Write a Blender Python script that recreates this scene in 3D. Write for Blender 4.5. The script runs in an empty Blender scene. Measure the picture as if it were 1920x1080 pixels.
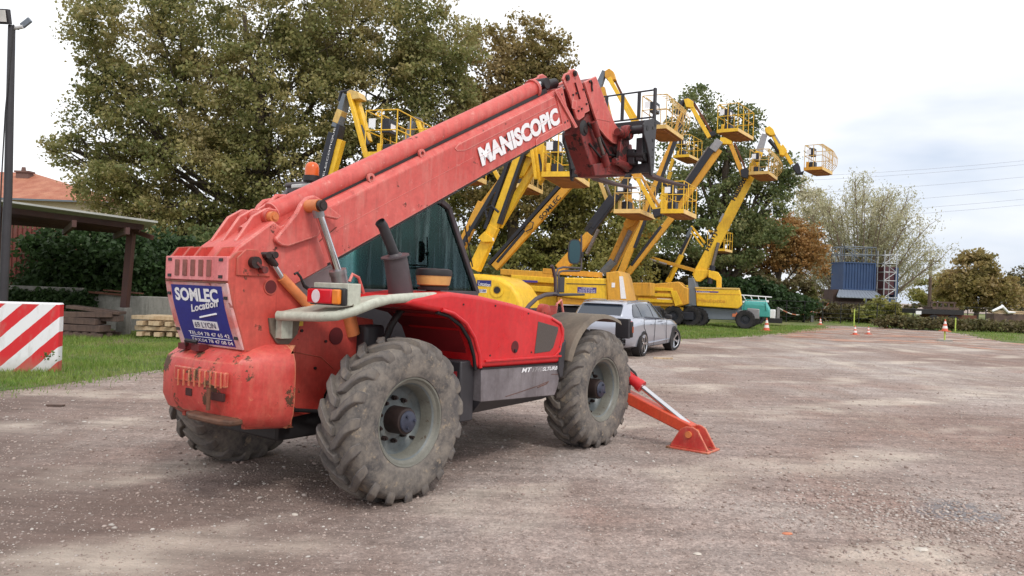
import bpy, math, random
import numpy as np
from mathutils import Vector, Matrix

sc = bpy.context.scene
col = sc.collection
R_ = math.radians

# ------------------------------------------------------------------ camera
F_PX = 1442.0
EYE = 1.65
ROLL = R_(2.08)
cam_d = bpy.data.cameras.new('camera')
cam_d.sensor_width = 36.0
cam_d.lens = F_PX / 1920 * 36.0
cam_d.clip_start = 0.05
cam_d.clip_end = 3000
cam = bpy.data.objects.new('camera', cam_d)
col.objects.link(cam)
cam.rotation_mode = 'XYZ'
c_, s_ = math.cos(ROLL), math.sin(ROLL)
CR, CU, CF = Vector((c_, 0, s_)), Vector((-s_, 0, c_)), Vector((0, 1, 0))
cam.matrix_world = Matrix(((CR.x, CU.x, -CF.x, 0), (CR.y, CU.y, -CF.y, 0), (CR.z, CU.z, -CF.z, EYE), (0, 0, 0, 1)))
sc.camera = cam

# ------------------------------------------------------------------ sky + sun + exposure
SUN_EL, SUN_AZ = R_(48), R_(150)      # azimuth from +Y clockwise
world = bpy.data.worlds.new('World')
sc.world = world
world.use_nodes = True
wn, wl = world.node_tree.nodes, world.node_tree.links
wn.clear()
w_out = wn.new('ShaderNodeOutputWorld'); w_bg = wn.new('ShaderNodeBackground')
w_sky = wn.new('ShaderNodeTexSky'); w_sky.sky_type = 'NISHITA'; w_sky.sun_disc = False
w_sky.sun_elevation = SUN_EL; w_sky.sun_rotation = SUN_AZ; w_sky.dust_density = 2.0
w_dim = wn.new('ShaderNodeVectorMath'); w_dim.operation = 'SCALE'; w_dim.inputs['Scale'].default_value = 0.11
wl.new(w_sky.outputs[0], w_dim.inputs[0])
w_tc = wn.new('ShaderNodeTexCoord')
w_map = wn.new('ShaderNodeMapping'); w_map.inputs['Scale'].default_value = (1.3, 1.3, 4.5); w_map.inputs['Location'].default_value = (0.35, 0.2, 0.1)
wl.new(w_tc.outputs['Generated'], w_map.inputs[0])
w_no = wn.new('ShaderNodeTexNoise'); w_no.inputs['Scale'].default_value = 1.5; w_no.inputs['Detail'].default_value = 5; w_no.inputs['Roughness'].default_value = .5
wl.new(w_map.outputs[0], w_no.inputs['Vector'])
w_sep = wn.new('ShaderNodeSeparateXYZ'); wl.new(w_tc.outputs['Generated'], w_sep.inputs[0])
w_add = wn.new('ShaderNodeMath'); w_add.operation = 'MULTIPLY_ADD'; w_add.inputs[1].default_value = 0.95
wl.new(w_sep.outputs[2], w_add.inputs[0]); wl.new(w_no.outputs[0], w_add.inputs[2])
w_cr = wn.new('ShaderNodeValToRGB')
w_cr.color_ramp.elements[0].position = .44; w_cr.color_ramp.elements[0].color = (.70, .78, .92, 1)
w_cr.color_ramp.elements[1].position = .70; w_cr.color_ramp.elements[1].color = (1.32, 1.32, 1.33, 1)
e_ = w_cr.color_ramp.elements.new(.56); e_.color = (.98, 1.01, 1.07, 1)
wl.new(w_add.outputs[0], w_cr.inputs[0])
w_mix = wn.new('ShaderNodeMix'); w_mix.data_type = 'RGBA'; w_mix.inputs[0].default_value = .86
wl.new(w_dim.outputs[0], w_mix.inputs[6]); wl.new(w_cr.outputs[0], w_mix.inputs[7])
wl.new(w_mix.outputs[2], w_bg.inputs[0]); w_bg.inputs[1].default_value = 1.0
wl.new(w_bg.outputs[0], w_out.inputs[0])
sun_d = bpy.data.lights.new('sun', 'SUN'); sun_d.energy = 1.4; sun_d.angle = R_(11); sun_d.color = (1, .96, .9)
sun = bpy.data.objects.new('sun', sun_d); col.objects.link(sun)
sdir = Vector((math.sin(SUN_AZ) * math.cos(SUN_EL), math.cos(SUN_AZ) * math.cos(SUN_EL), math.sin(SUN_EL)))
sun.rotation_mode = 'QUATERNION'; sun.rotation_quaternion = sdir.to_track_quat('Z', 'Y')
sun.location = (0, 0, 30)
sc.view_settings.view_transform = 'Standard'; sc.view_settings.look = 'None'
sc.view_settings.gamma = 1; sc.view_settings.exposure = 0.12
sc.render.resolution_x, sc.render.resolution_y = 1024, 576
try:
    sc.cycles.max_bounces = 6; sc.cycles.transparent_max_bounces = 8; sc.cycles.use_denoising = True
except Exception: pass

# ------------------------------------------------------------------ helpers
def lin(r, g, b):
    f = lambda c: ((c / 255 + .055) / 1.055) ** 2.4 if c > 10 else c / 255 / 12.92
    return (f(r), f(g), f(b), 1)
def ray(u, v): return CF + CR * ((u - 960) / F_PX) - CU * ((v - 540) / F_PX)
O = Vector((0, 0, EYE))
def at(u, v, Y): d = ray(u, v); return O + d * (Y / d.y)
def gnd(u, v): d = ray(u, v); return O + d * (-EYE / d.z)

def tag(o, label=None, cat=None, group=None, kind=None):
    if label: o['label'] = label
    if cat: o['category'] = cat
    if group: o['group'] = group
    if kind: o['kind'] = kind
    return o
def empty(name, loc=(0, 0, 0), rz=0, parent=None):
    o = bpy.data.objects.new(name, None); col.objects.link(o); o.location = loc; o.rotation_euler = (0, 0, rz)
    o.empty_display_size = .1
    if parent: o.parent = parent
    return o
def copy_tree(o, parent=None):
    c = o.copy(); col.objects.link(c)
    if parent: c.parent = parent
    for ch in list(o.children): copy_tree(ch, c)
    return c

class MB:
    def __init__(s): s.v = []; s.f = []; s.m = []
    def add(s, vs, fs, mi=0):
        b = len(s.v); s.v += [tuple(p) for p in vs]
        for f in fs: s.f.append(tuple(b + i for i in f)); s.m.append(mi)
        return s
    def box(s, c, size, M=None, mi=0):
        x, y, z = [k / 2 for k in size]; c = Vector(c)
        p = [Vector((i * x, j * y, k * z)) for i in (-1, 1) for j in (-1, 1) for k in (-1, 1)]
        if M is not None: p = [M @ q for q in p]
        return s.add([q + c for q in p], [(0, 1, 3, 2), (4, 6, 7, 5), (0, 4, 5, 1), (2, 3, 7, 6), (0, 2, 6, 4), (1, 5, 7, 3)], mi)
    def bb(s, a, b, mi=0): return s.box([(a[i] + b[i]) / 2 for i in range(3)], [abs(b[i] - a[i]) for i in range(3)], None, mi)
    def beam(s, a, b, w, h, up=(0, 0, 1), mi=0, w2=None, h2=None):
        a, b = Vector(a), Vector(b); d = (b - a).normalized(); sd = d.cross(Vector(up)).normalized(); u = sd.cross(d)
        w2 = w if w2 is None else w2; h2 = h if h2 is None else h2
        vs = [a + sd * (w / 2 * i) + u * (h / 2 * j) for i, j in ((-1, -1), (1, -1), (1, 1), (-1, 1))] + \
             [b + sd * (w2 / 2 * i) + u * (h2 / 2 * j) for i, j in ((-1, -1), (1, -1), (1, 1), (-1, 1))]
        return s.add(vs, [(3, 2, 1, 0), (4, 5, 6, 7), (0, 1, 5, 4), (1, 2, 6, 5), (2, 3, 7, 6), (3, 0, 4, 7)], mi)
    def cyl(s, a, b, r, r2=None, n=16, mi=0, cap=True):
        a, b = Vector(a), Vector(b); r2 = r if r2 is None else r2
        d = (b - a).normalized(); t = Vector((0, 0, 1)) if abs(d.z) < .9 else Vector((1, 0, 0))
        e1 = d.cross(t).normalized(); e2 = d.cross(e1)
        A = [2 * math.pi * i / n for i in range(n)]
        vs = [a + (e1 * math.cos(k) + e2 * math.sin(k)) * r for k in A] + [b + (e1 * math.cos(k) + e2 * math.sin(k)) * r2 for k in A]
        fs = [(i, (i + 1) % n, n + (i + 1) % n, n + i) for i in range(n)]
        if cap: fs += [tuple(range(n - 1, -1, -1)), tuple(range(n, 2 * n))]
        return s.add(vs, fs, mi)
    def tube(s, pts, r, n=8, mi=0, cap=True):
        P = [Vector(p) for p in pts]; rs = r if isinstance(r, (list, tuple)) else [r] * len(P)
        vs = []; e1 = None
        for i, p in enumerate(P):
            d = (P[min(i + 1, len(P) - 1)] - P[max(i - 1, 0)]).normalized()
            if e1 is None:
                t = Vector((0, 0, 1)) if abs(d.z) < .9 else Vector((1, 0, 0)); e1 = d.cross(t).normalized()
            else:
                e1 = (e1 - d * e1.dot(d)).normalized()
            e2 = d.cross(e1)
            vs += [p + (e1 * math.cos(2 * math.pi * k / n) + e2 * math.sin(2 * math.pi * k / n)) * rs[i] for k in range(n)]
        fs = [(i * n + k, i * n + (k + 1) % n, (i + 1) * n + (k + 1) % n, (i + 1) * n + k) for i in range(len(P) - 1) for k in range(n)]
        if cap: fs += [tuple(range(n - 1, -1, -1)), tuple(range((len(P) - 1) * n, len(P) * n))]
        return s.add(vs, fs, mi)
    def prism(s, prof, y0, y1, mi=0, plane='xz'):
        n = len(prof)
        A = sum(prof[i][0] * prof[(i + 1) % n][1] - prof[(i + 1) % n][0] * prof[i][1] for i in range(n))
        if A < 0: prof = prof[::-1]
        f = {'xz': lambda p, t: (p[0], t, p[1]), 'yz': lambda p, t: (t, p[0], p[1]), 'xy': lambda p, t: (p[0], p[1], t)}[plane]
        vs = [f(p, y0) for p in prof] + [f(p, y1) for p in prof]
        fs = [tuple(range(n)), tuple(range(2 * n - 1, n - 1, -1))] + [(i, n + i, n + (i + 1) % n, (i + 1) % n) for i in range(n)]
        if (plane == 'xz') != (y0 < y1): fs = [g[::-1] for g in fs]
        return s.add(vs, fs, mi)
    def lathe(s, prof, n=48, mi=0, axis='y', c=(0, 0, 0)):
        m = len(prof); vs = []
        for i in range(n):
            a = 2 * math.pi * i / n
            for r, h in prof:
                p = (r * math.cos(a), h, r * math.sin(a)) if axis == 'y' else (r * math.cos(a), r * math.sin(a), h)
                vs.append((p[0] + c[0], p[1] + c[1], p[2] + c[2]))
        fs = [(i * m + j, i * m + j + 1, ((i + 1) % n) * m + j + 1, ((i + 1) % n) * m + j) for i in range(n) for j in range(m - 1)]
        return s.add(vs, fs, mi)
    def loft(s, rings, closed=True, cap=True, mi=0):
        n = len(rings[0]); vs = [p for r in rings for p in r]
        fs = [(i * n + k, i * n + (k + 1) % n, (i + 1) * n + (k + 1) % n, (i + 1) * n + k) for i in range(len(rings) - 1) for k in range(n if closed else n - 1)]
        if cap and closed: fs += [tuple(range(n - 1, -1, -1)), tuple(range((len(rings) - 1) * n, len(rings) * n))]
        return s.add(vs, fs, mi)
    def build(s, name, mats, parent=None, smooth=None, bevel=0, seg=2, fix=True):
        me = bpy.data.meshes.new(name)
        me.from_pydata(s.v, [], s.f)
        mats = mats if isinstance(mats, (list, tuple)) else [mats]
        for m in mats: me.materials.append(m)
        if len(mats) > 1: me.polygons.foreach_set('material_index', s.m)
        if fix:
            import bmesh
            bm = bmesh.new(); bm.from_mesh(me); bmesh.ops.recalc_face_normals(bm, faces=bm.faces); bm.to_mesh(me); bm.free()
        if smooth is not None:
            me.shade_smooth(); me.set_sharp_from_angle(angle=R_(smooth))
        me.update()
        o = bpy.data.objects.new(name, me); col.objects.link(o)
        if parent: o.parent = parent
        if bevel:
            b = o.modifiers.new('bevel', 'BEVEL'); b.width = bevel; b.segments = seg; b.limit_method = 'ANGLE'; b.angle_limit = R_(35)
            b.harden_normals = False; b.use_clamp_overlap = True
            if smooth is None: me.shade_smooth(); me.set_sharp_from_angle(angle=R_(35))
        return o

def fast_mesh(name, verts, faces_quads, mat, parent=None):
    me = bpy.data.meshes.new(name); nv = len(verts); nf = len(faces_quads); k = faces_quads.shape[1]
    me.vertices.add(nv); me.vertices.foreach_set('co', verts.astype(np.float32).ravel())
    me.loops.add(nf * k); me.loops.foreach_set('vertex_index', faces_quads.astype(np.int32).ravel())
    me.polygons.add(nf); me.polygons.foreach_set('loop_start', np.arange(0, nf * k, k, dtype=np.int32))
    me.materials.append(mat); me.update(calc_edges=True); me.validate()
    o = bpy.data.objects.new(name, me); col.objects.link(o)
    if parent: o.parent = parent
    return o

def text_fit(txt, P0, U, V, mat, parent, name='lettering', bold=.0, shear=0, depth=.0015):
    """flat lettering whose box runs from P0 along U (width) and V (height)"""
    cu = bpy.data.curves.new(name, 'FONT'); cu.body = txt; cu.offset = bold; cu.shear = shear; cu.resolution_u = 3
    to = bpy.data.objects.new(name, cu); col.objects.link(to)
    bpy.context.view_layer.update()
    dg = bpy.context.evaluated_depsgraph_get()
    me = bpy.data.meshes.new_from_object(to.evaluated_get(dg)); bpy.data.objects.remove(to); bpy.data.curves.remove(cu)
    n = len(me.vertices); co = np.empty(n * 3, np.float32); me.vertices.foreach_get('co', co); co = co.reshape(-1, 3)
    lo, hi = co.min(0), co.max(0); t = (co - lo) / np.maximum(hi - lo, 1e-6)
    U, V, P0 = Vector(U), Vector(V), Vector(P0); N = U.cross(V).normalized()
    out = np.array(P0)[None] + t[:, :1] * np.array(U)[None] + t[:, 1:2] * np.array(V)[None] + np.array(N)[None] * depth
    me.vertices.foreach_set('co', out.astype(np.float32).ravel()); me.update()
    me.materials.clear(); me.materials.append(mat); me.name = name
    o = bpy.data.objects.new(name, me); col.objects.link(o)
    if parent: o.parent = parent
    return o

# ------------------------------------------------------------------ materials
class NT:
    def __init__(s, name):
        s.mat = bpy.data.materials.new(name); s.mat.use_nodes = True
        s.n = s.mat.node_tree.nodes; s.l = s.mat.node_tree.links
        s.b = s.n['Principled BSDF']; s.pos = None
    def coord(s, kind='Object'):
        t = s.n.new('ShaderNodeTexCoord'); return t.outputs[kind]
    def world(s):
        g = s.n.new('ShaderNodeNewGeometry'); return g.outputs['Position']
    def island(s):
        g = s.n.new('ShaderNodeNewGeometry'); return g.outputs['Random Per Island']
    def map(s, v, scale=(1, 1, 1), rot=(0, 0, 0)):
        m = s.n.new('ShaderNodeMapping'); m.inputs['Scale'].default_value = scale; m.inputs['Rotation'].default_value = rot
        s.l.new(v, m.inputs[0]); return m.outputs[0]
    def noise(s, v, scale, detail=4, rough=.55, dist=0):
        t = s.n.new('ShaderNodeTexNoise'); t.inputs['Scale'].default_value = scale; t.inputs['Detail'].default_value = detail
        t.inputs['Roughness'].default_value = rough; t.inputs['Distortion'].default_value = dist
        s.l.new(v, t.inputs['Vector']); return t.outputs[0]
    def voro(s, v, scale, out='Distance', feat='F1'):
        t = s.n.new('ShaderNodeTexVoronoi'); t.feature = feat; t.inputs['Scale'].default_value = scale; s.l.new(v, t.inputs['Vector']); return t.outputs[out]
    def ramp(s, v, stops):
        r = s.n.new('ShaderNodeValToRGB'); e = r.color_ramp.elements
        while len(e) < len(stops): e.new(.5)
        for i, (p, c) in enumerate(stops):
            e[i].position = p; e[i].color = c if isinstance(c, (tuple, list)) else (c, c, c, 1)
        s.l.new(v, r.inputs[0]); return r.outputs[0]
    def mix(s, f, a, b, mode='MIX'):
        m = s.n.new('ShaderNodeMix'); m.data_type = 'RGBA'; m.blend_type = mode
        for i, x in ((0, f), (6, a), (7, b)):
            if hasattr(x, 'is_linked') or isinstance(x, bpy.types.NodeSocket): s.l.new(x, m.inputs[i])
            else: m.inputs[i].default_value = x
        return m.outputs[2]
    def math(s, op, a, b=0, c=None):
        m = s.n.new('ShaderNodeMath'); m.operation = op
        for i, x in enumerate((a, b) if c is None else (a, b, c)):
            if isinstance(x, bpy.types.NodeSocket): s.l.new(x, m.inputs[i])
            else: m.inputs[i].default_value = x
        return m.outputs[0]
    def bump(s, h, strength=.3, dist=.01):
        b = s.n.new('ShaderNodeBump'); b.inputs['Strength'].default_value = strength; b.inputs['Distance'].default_value = dist
        s.l.new(h, b.inputs['Height']); s.l.new(b.outputs[0], s.b.inputs['Normal']); return b
    def set(s, **k):
        for key, x in k.items():
            i = s.b.inputs[key.replace('_', ' ')]
            if isinstance(x, bpy.types.NodeSocket): s.l.new(x, i)
            else: i.default_value = x
        return s

def paint(name, c1, c2, rough=.45, scale=1.6, edge=None, chips=None, chipthr=.68, chipscale=5, dirt=None, dirtamt=.45, metal=0, bump=.04, grime_low=None):
    t = NT(name); p = t.coord()
    big = t.ramp(t.noise(p, scale, 5, .6), [(.35, 0.0), (.68, 1.0)])
    c = t.mix(big, c1, c2)
    fine = t.ramp(t.noise(p, scale * 14, 4, .7), [(.3, .86), (.7, 1.1)])
    c = t.mix(1.0, c, fine, 'MULTIPLY')
    r = t.math('MULTIPLY_ADD', t.noise(p, scale * 4, 3), .25, rough - .1)
    if dirt:
        st = t.noise(t.map(p, (5, 5, .9)), 2.6, 6, .7)
        d = t.ramp(st, [(.48, 0.0), (.78, dirtamt)])
        c = t.mix(d, c, dirt)
    if dirt:
        sk = t.noise(t.map(p, (7, 7, .55)), 2.2, 5, .65, .2)
        c = t.mix(t.math('MULTIPLY', t.ramp(sk, [(.58, 0.0), (.70, dirtamt)]), .8), c, dirt if metal else t.mix(1.0, c, (.45, .38, .36, 1), 'MULTIPLY'))
    if chips:
        m = t.ramp(t.noise(p, chipscale, 8, .72), [(chipthr, 0.0), (chipthr + .02, 1.0)])
        c = t.mix(m, c, chips)
        r = t.math('MULTIPLY_ADD', m, .3, r)
    if edge:
        bv = t.n.new('ShaderNodeBevel'); bv.samples = 4; bv.inputs[0].default_value = .018
        ge = t.n.new('ShaderNodeNewGeometry'); dt = t.n.new('ShaderNodeVectorMath'); dt.operation = 'DOT_PRODUCT'
        t.l.new(bv.outputs[0], dt.inputs[0]); t.l.new(ge.outputs['Normal'], dt.inputs[1])
        em = t.math('MULTIPLY', t.math('SUBTRACT', 1.0, dt.outputs['Value']), 6.0)
        em = t.math('ADD', em, t.math('MULTIPLY', t.noise(p, 11, 6, .75), 1.3))
        c = t.mix(t.ramp(em, [(.80, 0.0), (.95, .8)]), c, edge)
    if grime_low:
        sp = t.n.new('ShaderNodeSeparateXYZ'); t.l.new(p, sp.inputs[0])
        g = t.math('MULTIPLY_ADD', t.noise(p, 4, 4), .5, t.math('MULTIPLY', sp.outputs[2], -1.4))
        c = t.mix(t.ramp(g, [(grime_low[0], 0.0), (grime_low[0] + .5, .6)]), c, grime_low[1])
    t.set(Base_Color=c, Roughness=r, Metallic=metal)
    if bump: t.bump(t.noise(p, 9, 4), bump, .02)
    return t.mat
def plain(name, c, rough=.6, metal=0, var=.15, scale=8, bump=0):
    t = NT(name); p = t.coord()
    f = t.ramp(t.noise(p, scale, 5, .65), [(.3, 1 - var), (.7, 1 + var)])
    t.set(Base_Color=t.mix(1.0, c, f, 'MULTIPLY'), Roughness=rough, Metallic=metal)
    if bump: t.bump(t.noise(p, scale * 3, 5), bump, .02)
    return t.mat

M = {}
RUST = lin(96, 62, 44)
M['boom_red'] = paint('faded_red_paint', lin(190, 66, 60), lin(210, 104, 96), .48, 1.1, edge=lin(228, 160, 150), chips=lin(104, 58, 50), chipthr=.635, chipscale=6, dirt=lin(200, 138, 126), dirtamt=.5)
M['tower_red'] = paint('worn_red_paint', lin(180, 54, 46), lin(202, 88, 76), .5, 1.7, edge=lin(150, 84, 64), chips=lin(110, 62, 50), chipthr=.625, chipscale=6, dirt=lin(140, 62, 50), dirtamt=.5)
M['hood_red'] = paint('glossy_red_plastic', lin(196, 22, 30), lin(206, 40, 44), .3, 1.2, dirt=lin(170, 90, 85), dirtamt=.18, bump=.02)
M['cw_red'] = paint('chipped_red_paint', lin(182, 50, 44), lin(206, 88, 80), .42, 2.2, edge=lin(206, 150, 110), chips=lin(84, 58, 40), chipthr=.575, chipscale=4.0, dirt=lin(210, 150, 122), dirtamt=.3)
M['pink'] = paint('bleached_red_paint', lin(214, 120, 120), lin(228, 150, 150), .6, 3, chips=lin(120, 70, 62), chipthr=.64, chipscale=9, dirt=lin(150, 70, 66), dirtamt=.6)
M['dark_red'] = paint('greasy_red_steel', lin(108, 36, 34), lin(142, 54, 50), .5, 3, edge=lin(70, 48, 44), chips=lin(44, 32, 32), chipthr=.56, chipscale=5, dirt=lin(50, 36, 36), dirtamt=.8)
M['orange_red'] = paint('orange_red_paint', lin(196, 62, 34), lin(206, 82, 50), .45, 2.5, edge=lin(120, 70, 50), chips=lin(100, 50, 34), chipthr=.66, chipscale=6, dirt=lin(150, 60, 40), dirtamt=.4)
M['black'] = plain('black_steel', lin(34, 32, 34), .55, 0, .3, 6, .1)
M['frame_black'] = plain('cab_frame_grey', lin(74, 66, 70), .5, 0, .2, 5)
M['dark_plastic'] = plain('dark_plastic', lin(48, 46, 50), .5, 0, .2, 5)
M['rubber_seal'] = plain('rubber_seal', lin(20, 20, 22), .6)
M['chrome'] = plain('chromed_rod', lin(205, 205, 208), .16, 1, .05)
M['steel'] = plain('worn_steel', lin(120, 112, 108), .4, .8, .3, 12)
M['rust'] = plain('rusty_steel', lin(104, 66, 50), .8, .1, .35, 14, .2)
M['fork'] = plain('fork_steel', lin(92, 74, 74), .5, .5, .25, 6)
M['silver_cyl'] = plain('grey_cylinder_paint', lin(150, 148, 150), .35, .6, .15)
M['orange_cyl'] = plain('rusty_orange_paint', lin(205, 120, 70), .55, 0, .2)
M['bar_grey'] = paint('grey_green_paint', lin(168, 172, 158), lin(190, 192, 178), .5, 2.5, chips=lin(92, 80, 62), chipthr=.66, chipscale=9, dirt=lin(120, 116, 100), dirtamt=.5)
M['skirt'] = paint('scraped_grey_steel', lin(112, 106, 110), lin(150, 144, 148), .38, 2.0, chips=lin(110, 62, 50), chipthr=.70, chipscale=4, dirt=lin(86, 78, 76), dirtamt=.6, metal=.35)
M['fender'] = paint('dusty_brown_plastic', lin(96, 86, 76), lin(124, 112, 98), .7, 3, dirt=lin(140, 126, 110), dirtamt=.4)
M['white'] = plain('white_lettering', (.82, .82, .84, 1), .5, 0, .06, 20)
M['amber'] = plain('amber_plastic', lin(222, 128, 40), .25)
M['beacon'] = plain('beacon_orange', lin(214, 96, 36), .25)
M['bowl'] = plain('cloudy_bowl_plastic', lin(206, 160, 96), .35)
M['red_lens'] = plain('red_lens', lin(205, 24, 40), .18)
M['white_lens'] = plain('white_lens', lin(225, 215, 220), .15)
M['blue_sign'] = paint('blue_sign_enamel', lin(30, 36, 128), lin(38, 46, 140), .35, 4, chips=lin(150, 110, 130), chipthr=.70, chipscale=7)
M['sign_border'] = paint('bleached_sign_border', lin(214, 188, 188), lin(208, 110, 104), .5, 5, chips=lin(150, 90, 84), chipthr=.63, chipscale=8)
M['yellow'] = paint('yellow_paint', lin(240, 196, 46), lin(228, 176, 36), .42, .6, dirt=lin(170, 120, 40), dirtamt=.45, chips=lin(110, 80, 40), chipthr=.70, chipscale=4)
M['orange_yellow'] = paint('orange_yellow_paint', lin(218, 162, 50), lin(208, 146, 46), .45, .6, dirt=lin(150, 108, 54), dirtamt=.5, chips=lin(100, 76, 44), chipthr=.68, chipscale=4)
M['pale_yellow'] = paint('pale_yellow_paint', lin(214, 184, 112), lin(204, 160, 84), .5, 1, dirt=lin(170, 140, 90), dirtamt=.5)
M['tray_under'] = plain('rusty_tray_underside', lin(150, 96, 52), .8, 0, .3, 3)
M['machine_black'] = plain('black_hose_cover', lin(34, 36, 46), .5, 0, .25, 3)
M['machine_grey'] = plain('grey_machine_paint', lin(104, 112, 122), .45, 0, .12, 3)
M['tray_edge'] = plain('pale_tray_edge', lin(226, 190, 120), .6, 0, .15, 3)
M['concrete'] = paint('concrete', lin(150, 148, 142), lin(122, 118, 112), .9, 1.1, dirt=lin(84, 84, 78), dirtamt=.6, bump=.3)
M['brown_steel'] = paint('brown_shed_steel', lin(74, 46, 44), lin(88, 56, 50), .6, 2, dirt=lin(60, 46, 42), dirtamt=.5)
M['timber_new'] = paint('fresh_timber', lin(206, 186, 156), lin(176, 148, 114), .8, 3, dirt=lin(130, 96, 64), dirtamt=.6)
M['timber_old'] = paint('old_timber', lin(104, 84, 74), lin(78, 64, 60), .85, 3, dirt=lin(60, 52, 46), dirtamt=.6)
M['bark'] = plain('bark', lin(74, 64, 54), .9, 0, .35, 5, .4)
M['twig'] = plain('pale_bark', lin(128, 112, 96), .9, 0, .25, 5)

def tyre_mat():
    t = NT('dusty_tyre_rubber'); p = t.coord()
    c = t.mix(t.ramp(t.noise(p, 5, 6, .65), [(.36, 0.0), (.62, 1.0)]), lin(66, 64, 66), lin(128, 120, 112))
    c = t.mix(t.ramp(t.noise(p, 2.1, 3, .5), [(.55, 0.0), (.68, .8)]), c, lin(70, 68, 72))
    c = t.mix(t.ramp(t.noise(p, 30, 3, .6), [(.45, 0.0), (.8, .4)]), c, lin(150, 140, 128))
    c = t.mix(t.ramp(t.noise(p, 7, 8, .75), [(.56, 0.0), (.62, .7)]), c, lin(156, 140, 120)); t.set(Base_Color=c, Roughness=.88); t.bump(t.noise(p, 24, 7, .7), .5, .012); return t.mat
M['tyre'] = tyre_mat()
M['tyre_lug'] = paint('worn_lug_rubber', lin(84, 80, 80), lin(124, 116, 108), .88, 3, edge=lin(70, 68, 72), dirt=lin(150, 136, 118), dirtamt=.5, bump=.4)
M['tyre_dark'] = plain('dark_tyre_rubber', lin(40, 38, 40), .8, 0, .3, 8, .2)
M['rim'] = paint('grey_rim_paint', lin(92, 100, 103), lin(112, 118, 119), .42, 3, chips=lin(70, 62, 56), chipthr=.68, chipscale=8, dirt=lin(130, 124, 110), dirtamt=.5)
M['rim_lip'] = paint('pale_rim_lip', lin(122, 122, 114), lin(104, 102, 94), .45, 5, chips=lin(84, 70, 58), chipthr=.62, chipscale=9)
M['hub'] = plain('greasy_hub', lin(50, 38, 36), .5, .3, .4, 9, .2)
M['hub_cap'] = plain('blue_grey_hub_cap', lin(62, 66, 82), .45, .3, .3, 12)

def glass_mat(name, tint, trans=.75, rough=.02):
    t = NT(name); n, l = t.n, t.l
    out = n['Material Output']; tr = n.new('ShaderNodeBsdfTransparent'); tr.inputs[0].default_value = tint
    gl = n.new('ShaderNodeBsdfGlossy'); gl.inputs[1].default_value = rough; gl.inputs[0].default_value = (.55, .78, .76, 1)
    fr = n.new('ShaderNodeFresnel'); fr.inputs[0].default_value = 1.5
    sk_ = t.noise(t.map(t.coord(), (5, 5, .4), (0, .25, 0)), 2.4, 4, .6); ad = t.math('ADD', fr.outputs[0], t.math('ADD', 1 - trans - .28, t.math('MULTIPLY', t.ramp(sk_, [(.5, 0.0), (.75, 1.0)]), .12)))
    mx = n.new('ShaderNodeMixShader'); l.new(ad, mx.inputs[0]); l.new(tr.outputs[0], mx.inputs[1]); l.new(gl.outputs[0], mx.inputs[2])
    l.new(mx.outputs[0], out.inputs[0]); return t.mat
M['cab_glass'] = glass_mat('green_tinted_glass', (.66, .86, .83, 1), .73, .03)
M['car_glass'] = NT('dark_car_glass').set(Base_Color=lin(46, 54, 66), Roughness=.06, Specular_IOR_Level=.8).mat
M['mirror_glass'] = NT('mirror_glass').set(Base_Color=lin(60, 82, 88), Roughness=.08, Metallic=.9).mat
def car_paint():
    t = NT('silver_car_paint'); p = t.coord()
    t.set(Base_Color=lin(176, 180, 192), Metallic=.55, Roughness=.28, Coat_Weight=.7, Coat_Roughness=.08)
    return t.mat
M['silver'] = car_paint()

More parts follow.
